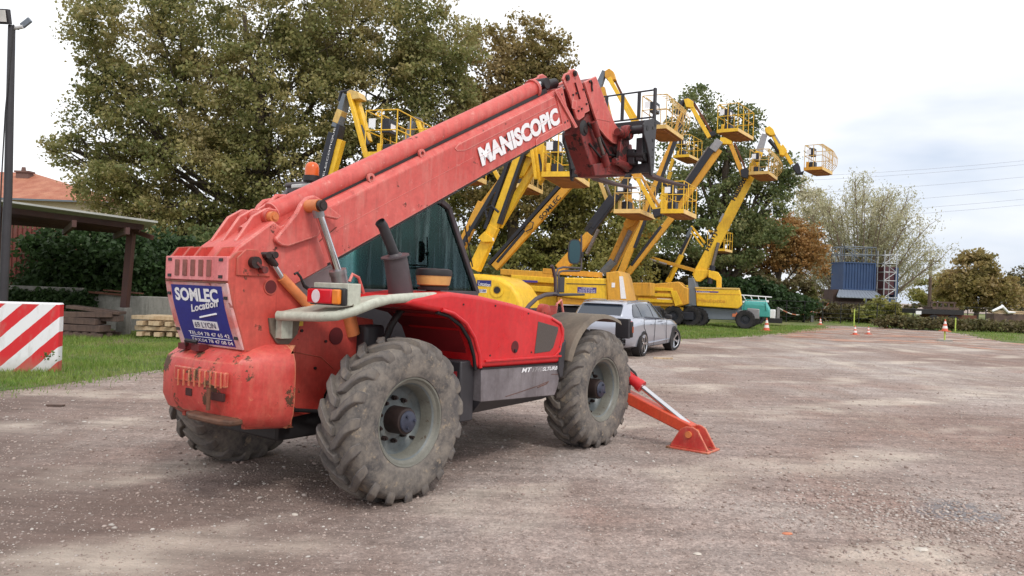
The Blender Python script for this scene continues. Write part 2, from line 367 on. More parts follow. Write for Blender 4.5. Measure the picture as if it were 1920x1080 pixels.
# ground ---------------------------------------------------------------
def ground_mat():
    t = NT('gravel_yard'); p = t.world()
    n1 = t.noise(p, .16, 5, .6, .4); n2 = t.noise(t.map(p, (1, .35, 1), (0, 0, .5)), .9, 6, .62, .3)
    c = t.mix(t.ramp(n1, [(.36, 0.0), (.62, 1.0)]), lin(132, 112, 104), lin(166, 155, 149))
    c = t.mix(t.ramp(n2, [(.42, 0.0), (.68, .7)]), c, lin(124, 104, 94))
    n3 = t.noise(t.map(p, (1.0, .3, 1), (0, 0, -.35)), .55, 5, .6, .6)
    c = t.mix(t.ramp(n3, [(.54, 0.0), (.70, .5)]), c, lin(196, 184, 170))
    n5 = t.noise(p, .5, 4, .5); c = t.mix(t.ramp(n5, [(.54, 0.0), (.68, .38)]), c, lin(152, 118, 106))
    cell = t.voro(p, 80, 'Color'); v = t.n.new('ShaderNodeRGBToBW'); t.l.new(cell, v.inputs[0])
    peb = t.ramp(v.outputs[0], [(.10, .74), (.45, .96), (.62, 1.03), (.88, 1.35)])
    c = t.mix(.75, c, t.mix(1.0, c, peb, 'MULTIPLY'))
    cell2 = t.voro(p, 34, 'Color'); v2 = t.n.new('ShaderNodeRGBToBW'); t.l.new(cell2, v2.inputs[0])
    c = t.mix(1.0, c, t.ramp(v2.outputs[0], [(.15, .84), (.5, 1.0), (.85, 1.22)]), 'MULTIPLY')
    f4 = t.noise(p, 9, 6, .7); c = t.mix(1.0, c, t.ramp(f4, [(.3, .78), (.7, 1.2)]), 'MULTIPLY')
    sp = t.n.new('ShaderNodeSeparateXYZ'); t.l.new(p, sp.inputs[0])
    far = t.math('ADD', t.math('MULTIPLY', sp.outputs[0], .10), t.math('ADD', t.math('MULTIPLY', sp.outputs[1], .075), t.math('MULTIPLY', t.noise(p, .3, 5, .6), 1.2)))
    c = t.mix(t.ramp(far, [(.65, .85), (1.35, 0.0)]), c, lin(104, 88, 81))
    # two worn wheel lanes and the coarse damp patch at the right
    wob = t.math('MULTIPLY', t.noise(p, .35, 3), 2.2)
    ln = t.math('ADD', t.math('MULTIPLY', sp.outputs[0], -.55), t.math('ADD', t.math('MULTIPLY', sp.outputs[1], .84), wob))
    tr = t.math('ABSOLUTE', t.math('SUBTRACT', t.math('FRACT', t.math('MULTIPLY', ln, .42)), .5))
    tr = t.ramp(tr, [(.10, 1.0), (.22, 0.0)]); tr = t.math('MULTIPLY', tr, t.ramp(t.noise(p, .6, 3), [(.45, 0.0), (.62, 1.0)]))
    c = t.mix(t.math('MULTIPLY', tr, .5), c, lin(206, 194, 180))
    pc = gnd(1790, 960); dv = t.n.new('ShaderNodeVectorMath'); dv.operation = 'DISTANCE'; t.l.new(p, dv.inputs[0]); dv.inputs[1].default_value = (pc.x, pc.y, 0)
    dd = t.math('ADD', dv.outputs['Value'], t.math('MULTIPLY', t.noise(p, 2.2, 5), 1.2))
    c = t.mix(t.ramp(dd, [(.85, .75), (1.35, 0.0)]), c, lin(112, 112, 116))
    stk = t.noise(t.map(p, (.22, 1.5, 1), (0, 0, .12)), 3.2, 6, .68); c = t.mix(1.0, c, t.ramp(stk, [(.34, .76), (.5, 1.0), (.66, 1.16)]), 'MULTIPLY')
    fs = t.noise(p, 14, 3, .8); c = t.mix(t.ramp(fs, [(.62, 0.0), (.67, .5)]), c, lin(190, 180, 174)); fs2 = t.noise(t.map(p, (1, 1, 1), (0, 0, 1)), 17, 3, .8); c = t.mix(t.ramp(fs2, [(.60, 0.0), (.66, .45)]), c, lin(96, 82, 76))
    # puddle-damp grey patch on the right and pale wheel tracks are in the noise above
    h = t.math('ADD', t.math('MULTIPLY', t.voro(p, 48), .5), t.math('MULTIPLY', t.noise(p, 5, 7, .68), 2.2))
    h = t.math('ADD', h, t.math('MULTIPLY', t.noise(p, 1.1, 4, .5), 2.0)); h = t.math('ADD', h, t.math('MULTIPLY', stk, 1.5)); h = t.math('ADD', h, t.math('MULTIPLY', tr, -1.5))
    t.set(Base_Color=c, Roughness=.88, Specular_IOR_Level=.35); t.bump(h, .55, .025); return t.mat
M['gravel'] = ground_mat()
def dirt_mat():
    t = NT('red_dirt'); p = t.world()
    c = t.mix(t.ramp(t.noise(p, .5, 6, .65), [(.44, 0.0), (.58, 1.0)]), lin(172, 128, 108), lin(168, 152, 142))
    c = t.mix(1.0, c, t.ramp(t.noise(p, 8, 6, .7), [(.3, .75), (.7, 1.2)]), 'MULTIPLY')
    al = t.ramp(t.noise(t.map(p, (.6, 1.3, 1)), .42, 6, .68), [(.44, 0.0), (.56, 1.0)]); t.set(Base_Color=c, Roughness=.9, Alpha=al); t.bump(t.noise(p, 6, 6, .7), .6, .03); return t.mat
M['dirt'] = dirt_mat()
def turf_mat():
    t = NT('short_turf'); p = t.world()
    c = t.mix(t.ramp(t.noise(p, .7, 6, .65), [(.40, 0.0), (.62, 1.0)]), lin(86, 108, 48), lin(130, 128, 78))
    c = t.mix(t.ramp(t.noise(p, .45, 5, .6), [(.54, 0.0), (.66, .75)]), c, lin(136, 118, 94))
    c = t.mix(1.0, c, t.ramp(t.noise(p, 14, 5, .75), [(.3, .6), (.7, 1.25)]), 'MULTIPLY')
    t.set(Base_Color=c, Roughness=.95); t.bump(t.noise(p, 20, 5, .75), 1, .05); return t.mat
M['turf'] = turf_mat()
def leaf_mat(name, cols, trans=.35, scale=.35):
    t = NT(name); n, l = t.n, t.l; p = t.world()
    r = t.island(); k = len(cols)
    a = t.ramp(r, [(i / (k - 1) if k > 1 else 0, cols[i]) for i in range(k)])
    b = t.ramp(t.noise(p, scale, 4, .6), [(.3 + .4 * i / (k - 1), cols[i]) for i in range(k)])
    c = t.mix(.55, a, b)
    c = t.mix(1.0, c, t.ramp(t.noise(p, scale * 3.5, 3, .6), [(.3, .92), (.7, 1.5)]), 'MULTIPLY')
    t.set(Base_Color=c, Roughness=.55, Specular_IOR_Level=.35)
    tl = n.new('ShaderNodeBsdfTranslucent'); l.new(c, tl.inputs[0])
    mx = n.new('ShaderNodeMixShader'); mx.inputs[0].default_value = trans
    l.new(t.b.outputs[0], mx.inputs[1]); l.new(tl.outputs[0], mx.inputs[2]); l.new(mx.outputs[0], n['Material Output'].inputs[0])
    return t.mat
M['oak_leaf'] = leaf_mat('oak_leaves', [lin(84, 92, 52), lin(108, 114, 66), lin(130, 128, 80), lin(152, 138, 88), lin(176, 162, 128)], .42)
M['oak_dark'] = leaf_mat('dark_oak_leaves', [lin(68, 82, 50), lin(90, 104, 62), lin(112, 118, 74), lin(140, 130, 90)], .4)
M['brown_leaf'] = leaf_mat('browning_leaves', [lin(98, 98, 58), lin(126, 116, 68), lin(150, 130, 84), lin(172, 152, 120)], .42)
M['orange_leaf'] = leaf_mat('orange_leaves', [lin(118, 92, 54), lin(142, 106, 60), lin(160, 120, 72), lin(124, 114, 70)], .35)
M['ivy_leaf'] = leaf_mat('ivy_leaves', [lin(34, 52, 30), lin(50, 70, 38), lin(66, 88, 48)])
M['hedge_leaf'] = leaf_mat('hedge_leaves', [lin(60, 64, 42), lin(86, 82, 50), lin(104, 90, 64), lin(96, 106, 50)])
M['willow_leaf'] = leaf_mat('willow_leaves', [lin(120, 124, 88), lin(150, 148, 112), lin(180, 174, 146), lin(196, 190, 170)])
M['yellow_leaf'] = leaf_mat('yellow_green_leaves', [lin(92, 104, 50), lin(124, 126, 66), lin(152, 142, 84), lin(86, 98, 52)], .4)
M['grass_blade'] = leaf_mat('grass_blades', [lin(72, 106, 40), lin(94, 124, 50), lin(120, 138, 64), lin(144, 142, 92)], .3, .8)
M['weed_leaf'] = leaf_mat('weed_leaves', [lin(54, 80, 38), lin(80, 100, 50), lin(110, 110, 60)], .3, .8)

# ================================================================== SETTING
def sheet(name, pts, z, mat, kind='structure', label=None):
    m = MB(); m.add([(p[0], p[1], z) for p in pts], [tuple(range(len(pts)))]); o = m.build(name, mat)
    if o.data.polygons[0].normal.z < 0: o.data.flip_normals()
    tag(o, label, None, None, kind); return o
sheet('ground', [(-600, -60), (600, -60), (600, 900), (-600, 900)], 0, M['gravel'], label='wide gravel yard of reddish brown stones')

def G(pts): return [(gnd(u, v).x, gnd(u, v).y) for u, v in pts]
rnd = random.Random(7)
def wobble(poly, amp, step):
    out = []
    for i in range(len(poly)):
        a, b = Vector(poly[i]), Vector(poly[(i + 1) % len(poly)]); n = max(1, int(min((b - a).length, 90) / step))
        for k in range(n):
            p = a.lerp(b, k / n); out.append((p.x + rnd.uniform(-amp, amp), p.y + rnd.uniform(-amp, amp)))
    return out
LAWN_L = G([(-260, 770), (0, 735), (95, 725), (200, 708), (310, 692), (420, 684)]) + [(-2.5, 20), (-2, 34), (-6, 60), (-60, 60), (-60, 12)]
LAWN_R = G([(1180, 641), (1290, 635), (1400, 631), (1470, 625), (1535, 618), (1560, 609)]) + [(30, 75), (-3, 80), (-3, 34), (1.2, 31)]
LAWN_FAR = G([(1530, 610), (1650, 614), (1760, 620), (1820, 629), (1880, 641), (2000, 652)]) + [(70, 50), (90, 140), (28, 140), (26, 62)]
lawn_l = sheet('lawn', wobble(LAWN_L, .12, .5), .004, M['turf'], label='green grass strip in front of the open shed')
lawn_r = sheet('lawn', wobble(LAWN_R, .25, 1.0), .004, M['turf'], label='grass strip under the yellow boom lifts')
DIRT = G([(1440, 629), (1545, 611), (1650, 615), (1760, 621), (1820, 630), (1880, 641), (1990, 652), (1990, 672), (1880, 658), (1780, 648), (1640, 642), (1520, 638)])
sheet('dirt_path', wobble(DIRT, .25, .8), .008, M['dirt'], label='bare reddish dirt track at the far edge of the yard')
lawn_f = sheet('lawn', wobble(LAWN_FAR, .3, 1.0), .012, M['turf'], label='far grass strip behind the traffic cones')

def in_poly(P, poly):
    x, y = P[:, 0], P[:, 1]; ins = np.zeros(len(P), bool); n = len(poly)
    for i in range(n):
        x1, y1 = poly[i][:2]; x2, y2 = poly[(i + 1) % n][:2]
        c = ((y1 > y) != (y2 > y)) & (x < (x2 - x1) * (y - y1) / (y2 - y1 + 1e-12) + x1); ins ^= c
    return ins
def blades(name, poly, n, box, hmin, hmax, w, seed, mat, label, z0=0, clump=0):
    rg = np.random.default_rng(seed)
    P = np.stack([rg.uniform(box[0], box[1], n), rg.uniform(box[2], box[3], n)], 1)
    if clump:
        k = rg.integers(0, len(P), n); P = P[k % max(1, n // clump)] + rg.normal(0, .05, (n, 2))
    if poly is not None: P = P[in_poly(P + rg.normal(0, .3, P.shape), poly)]
    g_ = np.sin(P[:, 0] * 2.3 + 2 * np.sin(P[:, 1] * .9)) * np.sin(P[:, 1] * 1.9 + 1.3 * np.sin(P[:, 0] * 1.3)); P = P[g_ > rg.uniform(-1.3, .9, len(P)) - .25]
    n = len(P); a = rg.uniform(0, 2 * np.pi, n); h = rg.uniform(hmin, hmax, n); ww = w * rg.uniform(.6, 1.4, n)
    patch = .55 + .75 * (np.sin(P[:, 0] * 1.7 + 1) * np.sin(P[:, 1] * 1.1) * .5 + .5); h = h * patch
    b = np.concatenate([P, np.full((n, 1), z0)], 1)
    d = np.stack([np.cos(a), np.sin(a), 0 * a], 1); l = rg.uniform(0, 2 * np.pi, n); ln = np.stack([np.cos(l), np.sin(l), 0 * l], 1) * (h * rg.uniform(.1, .8, n))[:, None]
    up = np.array([0, 0, 1.])[None] * h[:, None]
    V = np.stack([b - d * ww[:, None], b + d * ww[:, None], b + up + ln], 1).reshape(-1, 3)
    o = fast_mesh(name, V, np.arange(n * 3).reshape(-1, 3), mat); tag(o, label, None, None, 'stuff'); return o
blades('grass', LAWN_L, 170000, (-14, -1, 9, 24), .04, .11, .007, 3, M['grass_blade'], 'short green grass in front of the open shed')
blades('grass', LAWN_R, 90000, (2, 24, 26, 46), .05, .13, .014, 4, M['grass_blade'], 'green grass under and beside the yellow lifts')
blades('grass', LAWN_FAR, 90000, (22, 52, 36, 75), .05, .14, .016, 5, M['grass_blade'], 'far green grass behind the traffic cones')

# loose stones, density falls with distance
def stones():
    rg = np.random.default_rng(11)
    phi = (1 + 5 ** .5) / 2
    iv = np.array([(-1, phi, 0), (1, phi, 0), (-1, -phi, 0), (1, -phi, 0), (0, -1, phi), (0, 1, phi), (0, -1, -phi), (0, 1, -phi), (phi, 0, -1), (phi, 0, 1), (-phi, 0, -1), (-phi, 0, 1)], float)
    iv /= np.linalg.norm(iv[0])
    fi = np.array([(0, 11, 5), (0, 5, 1), (0, 1, 7), (0, 7, 10), (0, 10, 11), (1, 5, 9), (5, 11, 4), (11, 10, 2), (10, 7, 6), (7, 1, 8), (3, 9, 4), (3, 4, 2), (3, 2, 6), (3, 6, 8), (3, 8, 9), (4, 9, 5), (2, 4, 11), (6, 2, 10), (8, 6, 7), (9, 8, 1)])
    n = 60000
    r = 2.2 * (26 / 2.2) ** rg.uniform(0, 1, n) ** 1.15; a = rg.uniform(-.72, .78, n)
    x, y = r * np.sin(a), r * np.cos(a)
    s = .0024 + .0036 * rg.gamma(1.1, .55, n); s = np.minimum(s, .015) * np.clip(r / 5, .8, 1.6)
    keep = ~in_poly(np.stack([x, y], 1), LAWN_L); x, y, s = x[keep], y[keep], s[keep]; n = len(x)
    # extra coarse stones lower right
    m = 2600; c0 = gnd(1800, 1000)
    x = np.r_[x, rg.normal(c0.x, .7, m)]; y = np.r_[y, rg.normal(c0.y + .3, .55, m)]; s = np.r_[s, rg.uniform(.005, .016, m)]; n += m
    sc3 = np.stack([s * rg.uniform(.8, 1.5, n), s * rg.uniform(.7, 1.2, n), s * rg.uniform(.45, .8, n)], 1)
    base = iv[None] * (1 + rg.uniform(-.22, .22, (n, 12, 1))) * sc3[:, None]
    t = rg.uniform(0, 2 * np.pi, n); ct, st = np.cos(t)[:, None], np.sin(t)[:, None]
    X = base[..., 0] * ct - base[..., 1] * st + x[:, None]; Y = base[..., 0] * st + base[..., 1] * ct + y[:, None]; Z = base[..., 2] + (sc3[:, 2] * .3)[:, None]
    V = np.stack([X, Y, Z], -1).reshape(-1, 3); F = (fi[None] + (np.arange(n) * 12)[:, None, None]).reshape(-1, 3)
    t_ = NT('stone'); ri = t_.island()
    t_.set(Base_Color=t_.ramp(ri, [(0, lin(122, 106, 98)), (.3, lin(150, 132, 124)), (.6, lin(170, 154, 146)), (.92, lin(166, 158, 152)), (.995, lin(196, 190, 184))]), Roughness=.8)
    return tag(fast_mesh('gravel', V, F, t_.mat), 'loose small stones scattered over the yard', None, None, 'stuff')
stones()
# a few single stones and scraps that can be told apart
def rock(u, v, s, cols, label, flat=.5, cat='stone', name='stone'):
    p = gnd(u, v); rr = random.Random(u); m = MB(); rings = []
    for k, zz in enumerate((0, .35, .75, 1)):
        rad = (1, 1.05, .8, .35)[k]
        rings.append([(s * rad * math.cos(a) * 1.5 * rr.uniform(.85, 1.1), s * rad * math.sin(a) * rr.uniform(.85, 1.1), s * flat * zz) for a in [i * math.pi / 4 for i in range(8)]])
    m.loft(rings); o = m.build(name, cols, None, 50); o.location = (p.x, p.y, 0); o.rotation_euler = (0, 0, rr.uniform(-.4, .4))
    tag(o, label, cat)
ms = plain('pale_stone', lin(190, 182, 172), .8, 0, .2, 20, .3); mt = plain('clay_shard', lin(190, 120, 90), .8, 0, .2, 20); mk = plain('dark_stone', lin(90, 78, 74), .8, 0, .2, 20)
rock(1728, 1031, .035, ms, 'flat pale stone on the gravel near the bottom right corner', .4)
rock(1308, 1040, .018, ms, 'small round white stone on the gravel at the bottom centre', .8)
rock(1476, 1001, .028, mt, 'thin orange brick shard lying on the gravel', .35, 'shard', 'brick_shard')
rock(553, 966, .018, ms, 'small white stone on the ground left of the near rear wheel', .8)

# ------------------------------------------------------------------ trees
def tree(name, label, Y, lobes, trunk, mat, n_clump, per, size, spread=.55, seed=1, bark='bark', cat='tree', group=None, trunk_r=.3, squash=.7, depth=.8, shell=.55, limbs=True, drop=0):
    """lobes: (u, v, ru, rv) in photograph pixels at distance Y -> ellipsoids of real size there"""
    rg = np.random.default_rng(seed); rr = random.Random(seed)
    base = at(trunk[0], trunk[1], Y); base.z = 0
    root = empty(name, base); tag(root, label, cat, group)
    k = Y / F_PX; L = []
    for u, v, ru, rv in lobes:
        c = at(u, v, Y); L.append((np.array(c - base) + np.array([0, rr.uniform(-.25, .25) * ru * k, 0]), np.array([ru * k, ru * k * depth, rv * k])))
    vol = np.array([l[1].prod() ** .8 for l in L]); vol /= vol.sum()
    C = []
    for i in rg.choice(len(L), n_clump, p=vol):
        d = rg.normal(size=3); d /= np.linalg.norm(d); r = rg.uniform(0, 1) ** (1 / 3 if rg.uniform() > shell else .12)
        C.append(L[i][0] + d * r * L[i][1] * rg.uniform(.9, 1.08))
    C = np.array(C); C = C[C[:, 2] > .25]
    n = len(C) * per; idx = np.repeat(np.arange(len(C)), per)
    cs = spread * rg.uniform(.5, 1.35, len(C))
    P = C[idx] + np.clip(rg.normal(size=(n, 3)), -1.7, 1.7) * (cs[idx] * .55)[:, None] * np.array([1.15, 1.15, squash])
    if drop: P[:, 2] -= np.abs(rg.normal(size=n)) * drop
    P[:, 2] = np.maximum(P[:, 2], .03)
    a = rg.normal(size=(n, 3)); a /= np.linalg.norm(a, axis=1)[:, None]
    b = rg.normal(size=(n, 3)); b -= (a * b).sum(1)[:, None] * a; b /= np.linalg.norm(b, axis=1)[:, None]
    s = (size * rg.uniform(.45, 1.6, n))[:, None]
    V = np.stack([P - a * s * .5, P + b * s * .32 + a * s * .05, P + a * s * .5, P - b * s * .32 + a * s * .05], 1).reshape(-1, 3)
    fast_mesh('crown', V, np.arange(n * 4).reshape(-1, 4), mat, root)
    if limbs:
        m = MB(); top = np.mean([l[0] for l in L], 0); top[2] = max(l[0][2] for l in L) + 0 * top[2]
        T = [Vector((0, 0, -.1))]; H = top[2]
        for i in range(1, 8): T.append(Vector((top[0] * (i / 7) ** 1.5 * .7 + rr.uniform(-.15, .15) * trunk_r * 4, rr.uniform(-.2, .2), H * i / 7)))
        m.tube(T, [trunk_r * (1.35 if i == 0 else 1 - .11 * i) for i in range(8)], 9)
        for li, (c, rad) in enumerate(L):
            c = Vector(c); j = max(1, min(6, int(7 * (c.z * .55) / max(H, .1)))); s0 = T[j]
            mid = s0.lerp(c, .5) + Vector((0, 0, -abs(c.x - s0.x) * .08)) + Vector([rr.uniform(-.3, .3) for _ in range(3)])
            q = [s0, s0.lerp(mid, .6), mid, mid.lerp(c, .6), c]; r0 = trunk_r * .5 * (1 - .08 * j)
            m.tube(q, [r0, r0 * .8, r0 * .6, r0 * .42, r0 * .25], 6)
            near = [Vector(x) for x in C if (Vector(x) - c).length < max(rad) * 1.1][:14]
            for e in near:
                st = mid.lerp(c, rr.uniform(0, 1)); md = st.lerp(e, .55) + Vector([rr.uniform(-.2, .2) for _ in range(3)])
                m.tube([st, md, e], [r0 * .3, r0 * .18, .012], 5)
        m.build('trunk', M[bark], root, 60)
    return root

tree('oak_tree', 'huge spreading oak with olive brown leaves rising behind the red telehandler', 40,
     [(300, 60, 150, 90), (480, 40, 190, 120), (680, 30, 180, 120), (330, 200, 170, 90), (520, 190, 180, 120), (720, 180, 170, 130), (230, 250, 110, 50),
      (160, 285, 80, 28), (110, 262, 44, 18), (360, 340, 160, 90), (560, 330, 160, 100), (730, 330, 120, 90), (240, 350, 110, 50), (200, 150, 60, 50), (170, 95, 38, 30), (330, 440, 110, 60), (820, 130, 90, 110), (840, 260, 70, 100)],
     (500, 600), M['oak_leaf'], 1500, 130, .165, .58, 21, trunk_r=.5, shell=.6)
tree('oak_tree', 'tall brown tinged oak right of the huge oak, top near the red boom head', 44,
     [(920, 130, 70, 90), (980, 90, 60, 55), (1030, 110, 40, 40), (900, 250, 70, 90), (985, 190, 60, 70), (960, 330, 90, 90), (1040, 150, 36, 30)],
     (960, 600), M['brown_leaf'], 400, 110, .175, .55, 22, trunk_r=.4)
tree('oak_tree', 'green leafy tree filling the gap behind the black lettered boom', 46,
     [(880, 420, 100, 90), (1000, 400, 110, 90), (1110, 420, 90, 90), (1060, 340, 90, 60), (930, 500, 130, 60), (1090, 500, 120, 60), (1180, 450, 70, 80)],
     (1040, 600), M['yellow_leaf'], 640, 110, .19, .6, 23, trunk_r=.3)
tree('oak_tree', 'tall dark oak standing right of the red fork carriage, behind the baskets', 56,
     [(1320, 210, 62, 48), (1380, 235, 50, 40), (1290, 270, 60, 55), (1370, 310, 80, 60), (1440, 320, 50, 40), (1300, 370, 85, 70), (1400, 400, 75, 60), (1460, 350, 28, 32), (1330, 450, 100, 60), (1250, 400, 50, 70), (1440, 440, 50, 40)],
     (1345, 600), M['oak_dark'], 360, 110, .21, .6, 24, trunk_r=.45)
tree('oak_tree', 'round orange brown autumn tree between the dark oak and the pale willow', 60,
     [(1440, 430, 60, 30), (1490, 440, 50, 30), (1420, 480, 60, 34), (1500, 490, 50, 34), (1455, 465, 60, 40)],
     (1458, 600), M['orange_leaf'], 220, 90, .20, .55, 25, trunk_r=.3)
def willow():
    Y = 78; k = Y / F_PX; rr = random.Random(5); rg = np.random.default_rng(5)
    base = at(1610, 600, Y); base.z = 0; root = empty('willow_tree', base); tag(root, 'pale sparse willow with upright thin branches behind the blue container', 'tree')
    m = MB(); tips = []
    for i in range(42):
        a = rr.uniform(-1, 1); u = 1610 + a * 60; tu = 1610 + a * 150 + rr.uniform(-15, 15); tv = 335 + abs(a) ** 1.6 * 120 + rr.uniform(-10, 50)
        s0 = at(1610 + a * 25, 560, Y) - base; s0.z = 0.2; e = at(tu, tv, Y + rr.uniform(-5, 5)) - base
        q = [s0.lerp(e, t) + Vector((math.copysign(1, -a) * .0 + (e.x - s0.x) * .25 * (t * t - t), 0, (1 - abs(a)) * .6 * math.sin(math.pi * t))) for t in (0, .25, .5, .75, 1)]
        r0 = rr.uniform(.10, .2); m.tube(q, [r0, r0 * .8, r0 * .6, r0 * .4, .03], 5)
        for j in range(13):
            t = rr.uniform(.3, .98); st = q[int(t * 4)].lerp(q[min(4, int(t * 4) + 1)], t * 4 % 1)
            en = st + Vector((rr.uniform(-1.2, 1.2) + a * .9, rr.uniform(-1.2, 1.2), rr.uniform(.5, 2.0)))
            m.tube([st, st.lerp(en, .5) + Vector((0, 0, .2)), en], [.035, .024, .01], 4); tips += [st.lerp(en, w) for w in (.4, .7, 1)]
    m.build('trunk', M['twig'], root, 60)
    T = np.array([tuple(t) for t in tips]); n = len(T) * 26; idx = np.repeat(np.arange(len(T)), 26)
    P = T[idx] + rg.normal(size=(n, 3)) * np.array([.38, .38, .42]); a = rg.normal(size=(n, 3)); a[:, 2] *= 1.8; a /= np.linalg.norm(a, axis=1)[:, None]
    b = np.cross(a, rg.normal(size=(n, 3))); b /= np.linalg.norm(b, axis=1)[:, None]; s = .26 * rg.uniform(.6, 1.3, (n, 1))
    V = np.stack([P - a * s * .5, P + b * s * .16, P + a * s * .5, P - b * s * .16], 1).reshape(-1, 3)
    fast_mesh('crown', V, np.arange(n * 4).reshape(-1, 4), M['willow_leaf'], root)
willow()
tree('willow_tree', 'slim pale willow standing left of the blue container', 82, [(1510, 400, 36, 55), (1500, 350, 22, 26), (1540, 440, 30, 60)], (1525, 600), M['willow_leaf'], 120, 44, .26, .6, 31, bark='twig', trunk_r=.16)
tree('field_tree', 'lone round brown tree at the far right edge of the yard', 88, [(1825, 500, 38, 28), (1800, 540, 50, 32), (1850, 545, 50, 36), (1825, 475, 18, 16), (1880, 560, 34, 28)], (1828, 606), M['brown_leaf'], 260, 60, .34, .6, 32, trunk_r=.25)
tree('field_tree', 'low green tree beside the utility pole', 100, [(1740, 545, 36, 24), (1775, 540, 30, 26), (1770, 565, 40, 20)], (1760, 602), M['yellow_leaf'], 120, 50, .36, .6, 33, trunk_r=.2)
tree('field_tree', 'bare grey treetops at the far right edge', 130, [(1905, 545, 34, 36), (1935, 530, 30, 34)], (1910, 606), M['hedge_leaf'], 130, 30, .4, .9, 34, trunk_r=.2, bark='twig')

def bush(label, Y, lobes, mat, n, per, size, seed, name='bush', cat='bush', spread=.4, **k):
    return tree(name, label, Y, lobes, (lobes[0][0], 600), mat, n, per, size, spread, seed, cat=cat, limbs=False, shell=.7, **k)
bush('dark green leafy bush behind the open shed post', 27, [(150, 480, 90, 60), (230, 500, 70, 60), (120, 540, 80, 30)], M['ivy_leaf'], 330, 60, .16, 41)
bush('green bush left of the telehandler tail', 29, [(290, 500, 60, 60), (350, 520, 60, 70), (300, 560, 60, 30)], M['ivy_leaf'], 330, 60, .17, 42)
bush('mid green bush behind the telehandler cab', 33, [(420, 500, 80, 80), (560, 510, 100, 80), (720, 520, 100, 70), (860, 530, 90, 60)], M['oak_dark'], 520, 60, .2, 43)
bush('brownish thicket under the dark oak', 58, [(1200, 510, 60, 60), (1290, 530, 90, 55), (1390, 550, 80, 45), (1470, 560, 60, 40), (1515, 574, 34, 26)], M['hedge_leaf'], 420, 64, .28, 44)
bush('dark shrubs under the orange tree', 54, [(1410, 560, 60, 40), (1480, 575, 50, 24), (1350, 560, 60, 40)], M['ivy_leaf'], 240, 50, .24, 45)
bush('low brown bramble hedge between the lifts and the blue container', 58, [(1440 + i * 30, 586 + (i * 30) * .036, 28, 19) for i in range(8)], M['hedge_leaf'], 420, 60, .2, 46, name='bramble_hedge', cat='hedge')
bush('low brown bramble hedge in front of the black flatbed trailer', 47, [(1672 + i * 28, 610 + (i * 28) * .036, 27, 13) for i in range(13)], M['hedge_leaf'], 620, 60, .15, 66, name='bramble_hedge', cat='hedge', spread=.3)
bush('yellow green shrub in front of the blue container', 56, [(1655, 585, 28, 26), (1630, 598, 24, 18), (1680, 600, 26, 16)], M['yellow_leaf'], 90, 60, .2, 47)
bush('far pale hedgerow at the right horizon', 140, [(1700 + i * 30, 578 + i * 1.2, 24, 9) for i in range(12)], M['hedge_leaf'], 160, 50, .5, 48, name='hedgerow', cat='hedge')
bush('distant green wood behind the left shed', 46, [(60, 470, 90, 70), (-40, 480, 80, 80)], M['oak_dark'], 200, 50, .25, 49)
bush('weeds with yellow flowers growing against the striped barrier', 12.3, [(82, 672, 12, 24), (70, 690, 18, 10)], M['weed_leaf'], 26, 20, .04, 50, name='weeds', cat='weeds', spread=.09)
bush('low weeds along the concrete wall foot', 20.3, [(150 + i * 26, 624, 16, 6) for i in range(8)], M['weed_leaf'], 60, 34, .07, 51, name='weeds', cat='weeds', spread=.2)

# ------------------------------------------------------------------ left side: barrier, shed, house, timber
def stripe_mat():
    t = NT('red_white_stripe_paint'); p = t.coord(); s = t.n.new('ShaderNodeSeparateXYZ'); t.l.new(p, s.inputs[0])
    w = t.math('MULTIPLY', t.math('SUBTRACT', t.noise(p, 3, 4), .5), .05)
    d = t.math('ADD', t.math('SUBTRACT', s.outputs[0], s.outputs[2]), w)
    fr = t.math('FRACT', t.math('ADD', t.math('MULTIPLY', d, 1 / .49), 4.36))
    c = t.mix(t.ramp(fr, [(.50, 0.0), (.515, 1.0)]), lin(206, 36, 44), lin(226, 226, 230))
    edge = t.ramp(s.outputs[2], [(1.075, 0.0), (1.085, 1.0)])
    e2 = t.math('GREATER_THAN', s.outputs[2], 1.105); c = t.mix(e2, c, lin(224, 224, 228))
    c = t.mix(t.ramp(t.noise(t.map(p, (3, 3, 1)), 2.2, 7, .7), [(.52, 0.0), (.8, .55)]), c, lin(150, 140, 130))
    lo = t.math('SUBTRACT', .34, s.outputs[2]); c = t.mix(t.ramp(t.math('ADD', lo, t.math('MULTIPLY', t.noise(p, 6, 4), .3)), [(.2, 0.0), (.5, .55)]), c, lin(140, 130, 110))
    t.set(Base_Color=c, Roughness=.7); t.bump(t.noise(p, 20, 5), .15, .01); return t.mat
def barrier():
    p = at(108, 690, 12.6); m = MB()
    m.bb((-1.9, 0, -.02), (0, .26, 1.13)); m.bb((-1.88, .02, .0), (-.02, .24, .05))
    o = m.build('concrete_barrier', stripe_mat(), None, bevel=.03, seg=3); o.location = (p.x, p.y, 0); o.rotation_euler = (0, 0, R_(16))
    tag(o, 'concrete block painted in slanted red and white stripes on the grass', 'barrier')
barrier()
